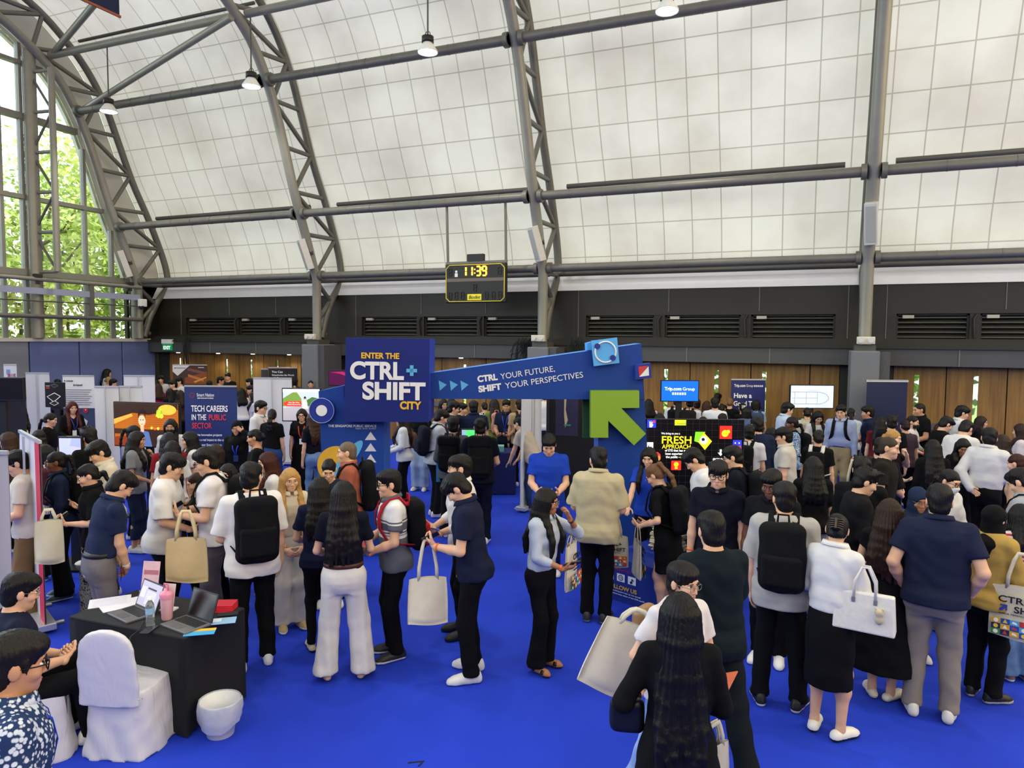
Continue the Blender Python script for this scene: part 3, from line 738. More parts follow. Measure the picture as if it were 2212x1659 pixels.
        if hair == 'buzz':
            E((0, -.014, .032), (.0790, .0985, .0910)); E((0, -.042, -.026), (.0715, .064, .074), .02); E((0, .112, -.036), (.073, .066, .105), .01, 's')
        elif hair in ('short', 'fringe', 'neat', 'spiky'):
            E((0, -.016, .036), (.0825, .1035, .094)); E((0, .0, .074), (.080, .098, .056), .03)
            if hair == 'fringe':
                E((0, .066, .062), (.070, .046, .044), .02)
                for e in (-1, -.5, 0, .5, 1): C((e * .05, .06, .085), (e * .060, .098 - abs(e) * .022, .034), .019, .011, .012)
            elif hair == 'spiky':
                for _ in range(22):
                    t = rnd.uniform(0, 2 * pi); r_ = rnd.uniform(.0, .07); b = A(r_ * cos(t), r_ * sin(t) * 1.1, .10); C(b, b + A(cos(t) * .03, sin(t) * .03 + .012, .035), .022, .008, .012)
            else:
                E((.012, .060, .078), (.064, .044, .034), .02)
            E((0, -.042, -.028), (.0735, .067, .082), .02)
            for e in (1, -1): C((e * .072, .022, .03), (e * .071, .030, -.022), .012, .006, .01)
            E((0, .122, -.034 + (.0 if hair != 'fringe' else -.022)), (.066, .066, .092 if hair != 'fringe' else .078), .012, 's')
            for e in (1, -1): E((e * .090, .020, -.052), (.026, .040, .054), .008, 's')
            v.cut(Hd((0, -.09, -.108)), Rh @ unit(A(0, .50, -1)))
        else:
            tight = hair in ('pony', 'lowpony', 'bun', 'clip', 'highpony')
            E((0, -.016, .034), (.0815, .1045, .094) if tight else (.0875, .1095, .0975))
            if not tight:
                for e in (1, -1): E((e * .070, -.005, -.01), (.030, .070, .085), .02)
            if tight: E((0, -.042, -.026), (.0735, .068, .078), .02)
            fr = .064 if tight else .056
            E((0, .130, -.028), (fr, .078, .104), .010, 's')
            if tight:
                for e in (1, -1): E((e * .09, .028, -.05), (.028, .050, .060), .01, 's')
                v.cut(Hd((0, -.09, -.085)), Rh @ unit(A(0, .6, -1)))
            else: E((0, .11, .125), (.007, .06, .03), .01, 's')
            zb = lambda p, z, fa: p
            if hair in ('long', 'bob'):
                for kx, an in enumerate(np.linspace(-114, 114, 19)):
                    a_ = radians(an); p0 = Hd((.076 * sin(a_), -.012 - .086 * cos(a_), .015))
                    zend = hcn[2] - L + rnd.uniform(-.04, .03) * (L / .4)
                    zm = hcn[2] - .125; R1 = .088 if hair == 'long' else .085
                    pm = Hd((R1 * sin(a_), -.012 - (R1 + .012) * cos(a_), -.115)); pm[2] = min(pm[2], zm + .02)
                    path = [p0, pm]; front = abs(an) > 78
                    if L > .2:
                        for t in np.linspace(.25, 1, 5):
                            z = pm[2] + (zend - pm[2]) * t
                            if front: tgt = T((.098 * np.sign(an), .125 + tl_(q), max(z, 1.0) - off[2])); tgt = A(tgt[0], tgt[1], z)
                            else:
                                zz_ = min(1.38, max(.95, z - off[2])); w_ = .118 if not female else .125
                                bk = T((w_ * sin(a_) * .92, np.interp(zz_, zs, cy) - np.interp(zz_, zs, ds) - tl_(q) - .012, zz_)); tgt = A(bk[0], min(bk[1], pm[1] + .03), z)
                            f = min(1, t * 1.6); b = pm * (1 - f) + tgt * f; b[2] = z
                            wv = .004 * sin(8 * t + kx * 1.7 + seed); path.append(b + A(wv, wv * .5, 0))
                    n = len(path); r = .030
                    for i in range(n - 1):
                        r1 = r * (1 - .55 * (i / (n - 1)) ** 2); r2 = r * (1 - .55 * ((i + 1) / (n - 1)) ** 2) if i < n - 2 else r * .35
                        v.cone(path[i], path[i + 1], r1, r2, .016)
            elif hair in ('pony', 'lowpony', 'highpony'):
                z0 = {'pony': .035, 'lowpony': -.04, 'highpony': .075}[hair]; b0 = Hd((0, -.108 if hair != 'highpony' else -.085, z0)); C((0, -.09, z0), (0, -.118, z0), .03, .022, .02)
                p = b0 + Rh @ A(0, -.035, .005)
                for kx in range(5):
                    e = (kx - 2) * .011; path = [b0, p + A(e, -.01 * (kx % 2), 0)]
                    for t in np.linspace(.25, 1, 4):
                        z = p[2] - L * .8 * t; f_ = min(1, max(0, (p[2] - z) / .16)); tb_ = T((0, -.145 - tl_(q), min(1.42, max(1.0, z - off[2]))))[1]; path.append(A(p[0] + e * (1 + t), (p[1] - .012) * (1 - f_) + min(p[1] - .012, tb_) * f_, z))
                    for i in range(len(path) - 1): v.cone(path[i], path[i + 1], .021 * (1 - .12 * i), .021 * (1 - .12 * (i + 1)) if i < len(path) - 2 else .007, .012)
            elif hair in ('bun', 'clip'):
                z0 = -.02 if hair == 'bun' else .02; E((0, -.125, z0), (.044, .036, .046), .015); C((-.02, -.12, z0 + .03), (.025, -.14, z0 + .045), .018, .012, .01); C((.02, -.12, z0 + .02), (-.02, -.145, z0 - .01), .02, .014, .01)
        # locks
        x, y, z = v.pts((slice(None),) * 3); th = np.arctan2(x - hcn[0], hcn[1] - .02 - y + 1e-6)
        v.D = v.D + ((.0022 if hair not in ('long', 'bob') else .0034) * np.sin(th * 30 + (5 if hair not in ('long', 'bob') else 1.6) * np.sin(z * (22 if hair not in ('long', 'bob') else 4) + seed))).astype(np.float32) * np.float32(1.0 if hair not in ('buzz',) else .2)
        v.ripple({'buzz': .0003, 'long': .0, 'bob': .0, 'neat': .0018}.get(hair, .0034), 58, seed)
        np_mesh('hair', scaled([v.net() + (0,)]), [hm], root)
        if hair == 'clip':
            mb = MB(); Rm = Matrix(Rh.tolist())
            for e in (-1, 1):
                for t in np.linspace(-1, 1, 5): mb.tube([Hd((e * .008, -.165, .02 + t * .03)) * s, Hd((e * .034, -.158, .02 + t * .034)) * s, Hd((e * .05, -.13, .02 + t * .036)) * s], .005 * s, 6)
            mb.tube([Hd((0, -.168, -.02)) * s, Hd((0, -.17, .06)) * s], .009 * s, 8); mb.build('claw_clip', mat('#3a2c1c' if seed % 3 else '#d8d4cc', .25), root)
        if hair in ('pony', 'lowpony', 'highpony') and D < 12:
            z0 = {'pony': .035, 'lowpony': -.04, 'highpony': .075}[hair]; mb = MB(); yy = -.118 if hair != 'highpony' else -.095
            mb.tube([Hd((.024 * cos(t), yy - .012, z0 + .024 * sin(t))) * s for t in np.linspace(0, 2 * pi, 13)], .006 * s, 6, False); mb.build('hair_tie', mat('#2a2226' if seed % 2 else '#c79aa0', .7), root)
    # ---- worn accessories
    if glasses and D < 15.5:
        mb = MB(); r = .0016 if glasses != 'b' else .0026; gm = mat({'b': '#15130f', 'm': '#8c8478', 'g': '#b09a6a'}.get(glasses, '#15130f'), .3, .6)
        for e in (1, -1):
            ring = [Hd((e * .034 + .0225 * np.sign(cos(t)) * abs(cos(t)) ** .7, .108 - abs(.0225 * cos(t)) * .12, .002 + .0185 * np.sign(sin(t)) * abs(sin(t)) ** .7)) * s for t in np.linspace(0, 2 * pi, 17)]
            mb.tube(ring, r * s * 1.1, 5, False); mb.tube([Hd((e * .056, .104, .010)) * s, Hd((e * .078, .06, .010)) * s, Hd((e * .084, -.005, .006)) * s, Hd((e * .082, -.025, -.008)) * s], r * s, 5)
        mb.tube([Hd((-.012, .110, .006)) * s, Hd((0, .113, .009)) * s, Hd((.012, .110, .006)) * s], r * s, 5); mb.build('glasses', gm, root)
    if mask:
        v = Vol(Hd((0, .06, -.05)) - .12, Hd((0, .06, -.05)) + .12, max(rh, .006)); v.ell(Hd((0, .040, -.058)), (.066, .072, .062), Rh, .0); v.ell(Hd((0, .09, -.035)), (.025, .035, .03), Rh, .02)
        v.cut(Hd((0, .0, -.014)), Rh @ unit(A(0, .12, 1))); v.cut(Hd((0, .022, 0)), Rh @ A(0, -1, 0)); np_mesh('face_mask', scaled([v.net() + (0,)]), [mat(mask, .8, noise=.05)], root)
    tf = lambda x, z: T((x, np.interp(z, zs, cy) + (np.interp(z, zs, ds) + tl_(q) * .8) * sqrt(max(.1, 1 - (x / (np.interp(z, zs, ws) + tl_(q))) ** 2)) + .008 + (.035 if female and 1.18 < z < 1.31 and abs(x) < .13 else 0), z))
    q.front = tf
    if lany:
        mb = MB(); Lc = A(0, 1, 0)
        for e in (1, -1): mb.ribbon([T((e * .066, -.03, 1.468)) * s, T((e * .066, .055, 1.44)) * s, tf(e * .05, 1.36) * s, tf(e * .03, 1.27) * s, tf(e * .006, 1.17) * s], [(e, -.5, 1), (e * .4, .6, .6), (0, 1, .2), (0, 1, 0), (0, 1, 0)], .016 * s, .004)
        mb.build('lanyard', mat(lany, .6), root)
        mb = MB(); c_ = tf(0, 1.11) * s; mb.box((c_[0] - .035, c_[1], c_[2] - .05), (c_[0] + .035, c_[1] + .006, c_[2] + .05)); mb.build('name_card', mat('#dfe3ea' if lany != '#2746c8' else '#1d2f66', .4), root)
    for key, colr, wd in (('wristband', band, .016), ('watch', watch, .02)):
        if colr:
            sd = 1 if colr[0] == 'r' else -1
            if arm[sd][7] == 'pocket': continue
            sh, el, wr = arm[sd][:3]; u = unit(wr - el); c_ = wr - u * .03; e1 = unit(np.cross(u, A(0, 0, 1) if abs(u[2]) < .9 else A(1, 0, 0))); e2 = np.cross(u, e1); r = .031 * ar; mb = MB()
            mb.ribbon([(c_ + e1 * r * cos(t) + e2 * r * sin(t)) * s for t in np.linspace(0, 2 * pi, 15)], [e1 * cos(t) + e2 * sin(t) for t in np.linspace(0, 2 * pi, 15)], wd * s, .003); mb.build(key, mat(colr[1:], .5), root)
    HEADS.append((px, py, D)); return q
def tl_(q): return q.loose
def W(q, p):
    """a point of the wearer's own frame (1.72 m tall) in the hall"""
    return q.pos + Matrix.Rotation(q.yaw, 3, 'Z') @ (Vector([float(t) for t in p]) * q.s)
# ------------------------------------------------------------------ what people carry
def backpack(q, c='#15161a', label='', w=.15, hgt=.23, dz=0.0, pocket=None, strapc=None, trim=None, cat='backpack', small=False, flap=False, front=False):
    s = q.s; root = thing('backpack', label, cat, q.pos, q.yaw); m = cloth(c); rr = max(.009, q.D * .0011) / s
    zc = 1.20 + dz; yb = -(np.interp(zc, q.zs, q.ds) + q.loose * .8 - np.interp(zc, q.zs, q.cy)) - .012; dp = .075 if not small else .055
    sg = -1 if not front else 1; yb = yb if not front else -yb + .02
    K = lambda x, y, z: q.T((x, yb + sg * y, zc + z)); c0 = K(0, dp, 0)
    v = Vol(c0 - .36, c0 + .36, rr); v.rbox(c0, (w, dp, hgt), .07, q.Rt, .0); v.ell(K(0, dp + .02, -.05), (w * .9, dp * .9, hgt * .8), q.Rt, .05)
    v.ripple(.004, 24, hgt * 50)
    np_mesh('pack_body', [((a * s).astype(np.float32), f, 0) for a, f in [v.net()]], [m], root)
    v = Vol(K(0, dp * 2, -.08) - .25, K(0, dp * 2, -.08) + .25, rr); v.rbox(K(0, dp * 1.9, -.09), (w * .86, .045, hgt * .46), .035, q.Rt, .0); v.ripple(.003, 30, 2.0)
    np_mesh('front_pocket', [((a * s).astype(np.float32), f, 0) for a, f in [v.net()]], [cloth(pocket or c)], root)
    if flap:
        v = Vol(K(0, dp, hgt * .75) - .3, K(0, dp, hgt * .75) + .3, rr); v.rbox(K(0, dp * 1.1, hgt * .78), (w * 1.03, dp * 1.12, hgt * .3), .05, q.Rt, .0); np_mesh('flap', [((a * s).astype(np.float32), f, 0) for a, f in [v.net()]], [cloth(pocket or c)], root)
    mb = MB(); mb.tube([K(.04, .02, hgt - .01) * s, K(.035, .02, hgt + .045) * s, K(-.035, .02, hgt + .045) * s, K(-.04, .02, hgt - .01) * s], .009 * s, 6); mb.build('handle', cloth(strapc or c), root)
    for e in (1, -1):
        T, l = q.T, q.loose; pts, nr = [], []
        fx = .082 + (q.g - 1) * .04; yf = lambda z: np.interp(z, q.zs, q.ds) * .92 + l * .8 + np.interp(z, q.zs, q.cy) + .012 + (.03 if q.female and 1.2 < z < 1.3 else 0)
        pth = [K(e * .07, .01, hgt - .03), T((e * fx, yb * .8 if not front else -.1, 1.405)), T((e * fx, -.05, 1.462 + l * .5)), T((e * fx * 1.02, .03, 1.452 + l * .5)), T((e * (fx + .008), .085 + l * .5, 1.405)), T((e * (fx + .012), yf(1.32), 1.32)), T((e * (fx + .025), yf(1.22) * .95, 1.22)), T((e * (fx + .062), yf(1.12) * .62, 1.12)), T((e * (fx + .085), -.02, 1.08)), K(e * w * .85, .02, -hgt * .72)]
        if front: pth = [K(e * .07, .01, hgt - .03), T((e * fx, .09, 1.40)), T((e * fx, .02, 1.458 + l * .5)), T((e * fx, -.07, 1.435 + l * .5)), T((e * (fx + .02), -.14, 1.32)), T((e * (fx + .06), -.10, 1.15)), K(e * w * .85, .02, -hgt * .72)]
        for i, p in enumerate(pth):
            c_ = T((0, -.01, 1.30)) ; n = p - c_; n[2] *= .5 if i not in (2, 3) else 2; n[0] *= .3; pts.append(p * s); nr.append(n)
        mb = MB(); mb.ribbon(pts, nr, .052 * s, .012 * s); mb.build('strap', cloth(strapc or c) if not trim else cloth(trim), root)
    return root
def world_to_frame(yaw): return Matrix.Rotation(yaw, 3, 'Z')
NAVY = '#1b2350'
def print_ctrl(root, w, hh, m_ink, face=1, lower=True):
    """the printed side of the event's tote: CTRL+ / arrow SHIFT / tile row, laid on the bag's front"""
    o = parent_matrix(root); Rm = o.to_3x3(); ux = Rm @ Vector((face, 0, 0)); uy = Vector((0, 0, 1)); y = -face * (.043)
    at = lambda x, z: o @ Vector((x * face, y, z))
    a = lettering('CTRL+', at(-w * .36, -hh * .30), ux, uy, hh * .165, m_ink, root, width=w * .62, bold=.02, name='print')
    lettering('SHIFT', at(-w * .10, -hh * .47), ux, uy, hh * .165, m_ink, root, width=w * .50, bold=.02, name='print')
    ar = MB(); un = Rm @ Vector((0, -face, 0)); k = hh * .12
    inv = o.inverted(); uxl = Vector((face, 0, 0)); unl = Vector((0, -face, 0))
    ar.prism([(0, 0), (.35, 0), (.75, .45), (.75, .1), (1, .1), (1, 1), (.1, 1), (.1, .75), (.45, .75), (0, .3)][::1], Vector((-w * .33 * face, y, -hh * .47)), uxl * k, Vector((0, 0, k)), unl, .003)
    ar.build('print', mat('#27408f', .6), root)
    lettering('YOUR PERSPECTIVES', at(-w * .33, -hh * .53), ux, uy, hh * .035, m_ink, root, width=w * .55, name='print')
    if lower:
        cols = ['#d8a32a', '#b8322c', '#3a8a3c', '#274a9c', '#c8802a', '#1b2350', '#4fa3c8', '#c23b34']
        for i in range(6):
            for j in range(3):
                mb = MB(); x0 = (-.45 + i * .15) * w; z0 = -hh * .62 - j * hh * .105; c_ = cols[(i * 3 + j * 5) % 8]
                mb.prism([(0, 0), (.15 * w, 0), (.15 * w, -.10 * hh), (0, -.10 * hh)], Vector((x0 * face, y + .001 * face, z0)), uxl, Vector((0, 0, 1)), unl, .002); mb.cur = 1
                t = (i * 7 + j * 3) % 3; cx = (x0 + .075 * w) * face; cz = z0 - .05 * hh
                pts = [[(cos(a) * .04 * w, sin(a) * .04 * w) for a in np.linspace(0, 2 * pi, 12)[:-1]], [(-.04 * w, -.03 * w), (.04 * w, -.03 * w), (0, .045 * w)], [(-.045 * w, -.012 * w), (.045 * w, -.03 * w), (.03 * w, .012 * w), (-.03 * w, .03 * w)]][t]
                mb.prism(pts, Vector((cx, y - .001 * face, cz)), uxl, Vector((0, 0, 1)), unl, .002)
                mb.build('printed_tile', [mat(c_, .7), mat(['#f1ead8', '#e8c33a', '#f1ead8', '#c23b34'][(i + j) % 4], .7)], root)
def tote(pos, yaw, label, c='#d9cfb4', w=.36, hh=.40, strap=.25, d=.07, ctrl=False, strapc=None, cat='tote bag', tilt=0.0, face=1, name='tote_bag', spread=.06, both=True):
    """open cloth bag hanging from pos (top of the straps)"""
    root = thing(name, label, cat, pos, yaw)
    if tilt: root.rotation_euler = (0, tilt, yaw)
    nx, nz = 12, 12; m = cloth(c)
    mb = MB(); vs = []; fs = []
    def side(sg):
        g_ = []
        for j in range(nz + 1):
            t = j / nz
            for i in range(nx + 1):
                u = i / nx * 2 - 1; wd = w / 2 * (1 - .07 * (1 - t) + .03 * sin(t * 3)); dep = d / 2 * (.35 + .75 * t) * (1 - abs(u) ** 2.5) + .012 * sin(3.1 * u + 5 * t + sg) * t * .6
                if t > .93: dep *= (1 - t) / .07 * .8 + .2
                g_.append((u * wd, sg * (abs(dep) + .004), -strap - t * hh - .012 * sin(u * 2.2 + 1) * t - (.015 * u * u if t < .1 else 0)))
        return g_
    for sg in (-1, 1):
        b = len(vs); vs += side(sg)
        for j in range(nz):
            for i in range(nx):
                a = b + j * (nx + 1) + i; f = (a, a + 1, a + nx + 2, a + nx + 1); fs.append(f if sg > 0 else f[::-1])
    n1 = (nx + 1) * (nz + 1)
    for j in range(nz):
        for i in (0, nx): a = j * (nx + 1) + i; f = (a, a + nx + 1, n1 + a + nx + 1, n1 + a); fs.append(f if i == 0 else f[::-1])
    for i in range(nx): a = nz * (nx + 1) + i; fs.append((a, a + 1, n1 + a + 1, n1 + a))
    mb.raw(vs, fs, True); mb.build('bag_body', m, root)
    for sg in (-1, 1):
        mb = MB(); x0 = w * .23
        pts = [(-x0, sg * .012, -strap - .03), (-x0 * .95, sg * .012, -strap * .75), (-x0 * .62, sg * .010, -strap * .25), (-.03, sg * .006, -.005), (.03, sg * .006, -.005), (x0 * .62, sg * .010, -strap * .25), (x0 * .95, sg * .012, -strap * .75), (x0, sg * .012, -strap - .03)]
        mb.ribbon(pts, [(0, sg, 0)] * len(pts), .026, .003); mb.build('strap', cloth(strapc or c), root)
    if ctrl: print_ctrl(root, w, hh + strap * 0, mat('#16181f', .7), face) if False else _ctrl_shift(root, w, hh, strap, face)
    return root
def _ctrl_shift(root, w, hh, strap, face):
    before = set(o.name for o in root.children)
    print_ctrl(root, w, hh, mat('#16181f', .7), face)
    for o in root.children:
        if o.name not in before: o.location.z -= strap; o.location.y -= face * .012
def held(q, sd, name, label, cat, size, c, dv=None, scr=None, alongd=.0, up=.0, tilt=0, rot=None):
    """a phone, leaflet or card lying in a hand"""
    hp_, d, n, t = q.hands[sd]
    Rm = np.stack([t, d, n], 1)
    if rot is not None: Rm = Rm @ rot
    M = Matrix.Rotation(q.yaw, 3, 'Z') @ Matrix(Rm.tolist()); o = W(q, hp_ + d * alongd + n * up)
    root = thing(name, label, cat); root.matrix_world = Matrix.Translation(o) @ M.to_4x4(); root.location = o; root.rotation_euler = M.to_euler()
    mb = MB(); a, b, th = size[0] / 2, size[1] / 2, size[2]; mb.box((-a, -b, 0), (a, b, th)); mb.build('case' if scr else 'sheet', mat(c, .4), root, bevel=.002 if scr else 0)
    if scr: mb = MB(); mb.box((-a * .92, -b * .95, th), (a * .92, b * .95, th + .0012)); mb.build('screen', mat(scr, .2), root)
    return root
def phone(q, sd, label, c='#16161a', scr='#20242e'): return held(q, sd, 'phone', label, 'phone', (.072, .15, .009), c, scr=scr, up=.0)
# ------------------------------------------------------------------ the hall
X1, X2, X3, X4, X5 = -19.8, -12.82, -6.0, 1.19, 8.2
INNER = [(16.6, 2.85), (16.6, 4.55), (16.14, 5.72), (15.72, 6.72), (15.24, 8.1), (14.80, 9.2), (14.25, 10.08), (13.7, 10.58), (13.2, 10.92), (12.5, 11.28), (11.0, 11.75), (8.5, 12.2), (5, 12.4), (1, 12.2), (-3, 11.6)]
OUTER = [(17.8, 4.55), (17.62, 5.4), (17.05, 6.7), (16.5, 7.75), (15.98, 9.0), (15.6, 9.88), (15.1, 10.66), (14.45, 11.3), (13.4, 11.98), (11.5, 12.6), (8.5, 13.1), (5, 13.3), (1, 13.1), (-3, 12.5)]
def smooth(p, n=6):
    out = []
    for i in range(len(p) - 1):
        a = p[max(0, i - 1)]; b = p[i]; c = p[i + 1]; d = p[min(len(p) - 1, i + 2)]
        for k in range(n):
            t = k / n; out.append(tuple(.5 * (2 * b[j] + (c[j] - a[j]) * t + (2 * a[j] - 5 * b[j] + 4 * c[j] - d[j]) * t * t + (3 * b[j] - a[j] - 3 * c[j] + d[j]) * t ** 3) for j in (0, 1)))
    return out + [p[-1]]
INN = INNER[:2] + smooth(INNER[1:])[1:]; OUT = smooth(OUTER)
def at_z(P_, z):
    for a, b in zip(P_[:-1], P_[1:]):
        if a[1] <= z <= b[1] and b[1] > a[1]: return a[0] + (b[0] - a[0]) * (z - a[1]) / (b[1] - a[1])
    return P_[-1][0]
steel = mat('#6e6c63', .45, .25, .15, 5); steel_l = mat('#8f8d80', .4, .2, .1, 5); steel_d = mat('#56554f', .5, .2, .1, 5)
# floor: blue exhibition carpet with faint laps and creases
m, nt, b = _newmat('blue_carpet'); tc = node(nt, 'ShaderNodeTexCoord')
nz = node(nt, 'ShaderNodeTexNoise', Scale=.55, Detail=6.0); nt.links.new(tc.outputs['Object'], nz.inputs['Vector'])
n2 = node(nt, 'ShaderNodeTexNoise', Scale=160.0, Detail=2.0); nt.links.new(tc.outputs['Object'], n2.inputs['Vector'])
ad = node(nt, 'ShaderNodeMath', operation='MULTIPLY_ADD'); ad.inputs[1].default_value = .35; nt.links.new(n2.outputs['Fac'], ad.inputs[0]); nt.links.new(nz.outputs['Fac'], ad.inputs[2])
r = node(nt, 'ShaderNodeValToRGB'); r.color_ramp.elements[0].position = .35; r.color_ramp.elements[0].color = lin('#1a2fa6'); r.color_ramp.elements[1].position = 1.0; r.color_ramp.elements[1].color = lin('#2343cc')
nt.links.new(ad.outputs[0], r.inputs[0]); nt.links.new(r.outputs[0], b.inputs['Base Color']); b.inputs['Roughness'].default_value = .8; b.inputs['Specular IOR Level'].default_value = .2
wv = node(nt, 'ShaderNodeTexWave', Scale=.12, Distortion=3.5, Detail=2.0); nt.links.new(tc.outputs['Object'], wv.inputs['Vector'])
bp = node(nt, 'ShaderNodeBump', Strength=.3, Distance=.05); nt.links.new(wv.outputs['Fac'], bp.inputs['Height']); b2 = node(nt, 'ShaderNodeBump', Strength=.25, Distance=.004); nt.links.new(n2.outputs['Fac'], b2.inputs['Height']); nt.links.new(bp.outputs[0], b2.inputs['Normal']); nt.links.new(b2.outputs[0], b.inputs['Normal'])
mb = MB(); mb.box((-20.4, -9, -.15), (12, 18, 0)); structure(mb.build('floor', m))
# ceiling: pale tensioned lining in panels, daylight glowing through it
m, nt, b = _newmat('roof_lining'); uv = node(nt, 'ShaderNodeUVMap')
br = node(nt, 'ShaderNodeTexBrick', offset=0.0, offset_frequency=2, squash=1.0); br.inputs['Scale'].default_value = 1.0; br.inputs['Mortar Size'].default_value = .016; br.inputs['Mortar Smooth'].default_value = .3; br.inputs['Brick Width'].default_value = .683; br.inputs['Row Height'].default_value = .80
br.inputs['Color1'].default_value = lin('#dcd9d0'); br.inputs['Color2'].default_value = lin('#d7d3ca'); br.inputs['Mortar'].default_value = lin('#aeaa9e'); nt.links.new(uv.outputs[0], br.inputs['Vector'])
nz = node(nt, 'ShaderNodeTexNoise', Scale=.45, Detail=5.0); nt.links.new(uv.outputs[0], nz.inputs['Vector'])
mx = node(nt, 'ShaderNodeMixRGB', blend_type='MULTIPLY'); mx.inputs[0].default_value = .55
r = node(nt, 'ShaderNodeValToRGB'); r.color_ramp.elements[0].position = .33; r.color_ramp.elements[0].color = lin('#cfc6c2'); r.color_ramp.elements[1].position = .6; r.color_ramp.elements[1].color = (1, 1, 1, 1)
nt.links.new(nz.outputs['Fac'], r.inputs[0]); nt.links.new(br.outputs['Color'], mx.inputs[1]); nt.links.new(r.outputs[0], mx.inputs[2]); nt.links.new(mx.outputs[0], b.inputs['Base Color']); b.inputs['Roughness'].default_value = .7
bp = node(nt, 'ShaderNodeBump', Strength=.35, Distance=.06); nt.links.new(nz.outputs['Fac'], bp.inputs['Height']); nt.links.new(bp.outputs[0], b.inputs['Normal'])
tr = node(nt, 'ShaderNodeBsdfTranslucent'); nt.links.new(mx.outputs[0], tr.inputs['Color']); ms = node(nt, 'ShaderNodeMixShader'); ms.inputs[0].default_value = .28
out = nt.nodes['Material Output']; nt.links.new(b.outputs[0], ms.inputs[1]); nt.links.new(tr.outputs[0], ms.inputs[2]); nt.links.new(ms.outputs[0], out.inputs['Surface'])
roof_m = m
vs, fs, uvs = [], [], []; RO = [(17.95, 4.25)] + [(y + .16, z + .10) for y, z in OUT] + [(-6, 11.9), (-9.5, 10.6)]
arc = [0]
for a, c in zip(RO[:-1], RO[1:]): arc.append(arc[-1] + sqrt((a[0] - c[0]) ** 2 + (a[1] - c[1]) ** 2))
xs_ = [-20.4, 12]
for x in xs_:
    for (y, z), s_ in zip(RO, arc): vs.append((x, y, z)); uvs.append((x - X2, s_))
n = len(RO)
for i in range(n - 1): fs.append((i, i + 1, n + i + 1, n + i))
me = bpy.data.meshes.new('ceiling'); me.from_pydata(vs, [], fs); ul = me.uv_layers.new(name='UVMap')
for l in me.loops: ul.data[l.index].uv = uvs[l.vertex_index]
me.polygons.foreach_set('use_smooth', [True] * len(fs)); me.materials.append(roof_m); structure(link('ceiling', me))
# arch trusses
def tubep(P_, X): return [(X, y, z) for y, z in P_]
def arch(X, label, dense=True):
    t = thing('arch_truss', label, 'roof truss', (X, 16.6, 0), group=None)
    off = Vector((X, 16.6, 0)); L = lambda p: Vector((0, p[0] - 16.6, p[1]))
    mb = MB(); mb.tube([L(p) for p in INN], .125, 12); mb.build('inner_chord', steel_l, t)
    lower = [(16.78, 2.9), (17.0, 3.5), (17.32, 4.05), (17.8, 4.6)]
    mb = MB(); mb.tube([L(p) for p in lower], .10, 10); mb.build('strut', steel, t)
    mb = MB(); mb.tube([L(p) for p in OUT], .10, 10); mb.build('outer_chord', steel, t)
    def nodes(P_, z0, n, st):
        a = [0]; 
        for p, q in zip(P_[:-1], P_[1:]): a.append(a[-1] + sqrt((p[0] - q[0]) ** 2 + (p[1] - q[1]) ** 2))
        i0 = next(i for i, p in enumerate(P_) if p[1] >= z0); s0 = a[i0]; o_ = []
        for k in range(n):
            s_ = s0 + k * st; j = next((i for i in range(len(a) - 1) if a[i + 1] >= s_), len(a) - 2); f = min(1, (s_ - a[j]) / (a[j + 1] - a[j])); o_.append((P_[j][0] + (P_[j + 1][0] - P_[j][0]) * f, P_[j][1] + (P_[j + 1][1] - P_[j][1]) * f))
        return o_
    ni = nodes(INN, 4.6, 13, 1.16); no = nodes(OUT, 4.6, 13, 1.20)
    segs = [((16.6, 3.35), (17.3, 4.05)), ((16.6, 4.5), (17.25, 3.95)), ((16.6, 3.3), (17.0, 3.0)), ((16.6, 4.55), (17.8, 4.6))]
    for k in range(12):
        segs.append((ni[k], no[k + 1]) if k % 2 == 0 else (no[k], ni[k + 1])); segs.append((ni[k + 1], no[k + 1]))
    for a_, c_ in segs: mb = MB(); mb.tube([L(a_), L(c_)], .062, 8); mb.build('web_member', steel, t)
    return t
arch(X1, 'steel arch truss against the glazed end wall'); arch(X2, 'steel arch truss standing just right of the glazed end bay')
arch(X3, 'steel arch truss right of the hanging scoreboard'); arch(X4, 'steel arch truss seen edge on, rightmost of the arches')
arch(X5 + 1.2, 'steel arch truss beyond the right side of the view') if False else None
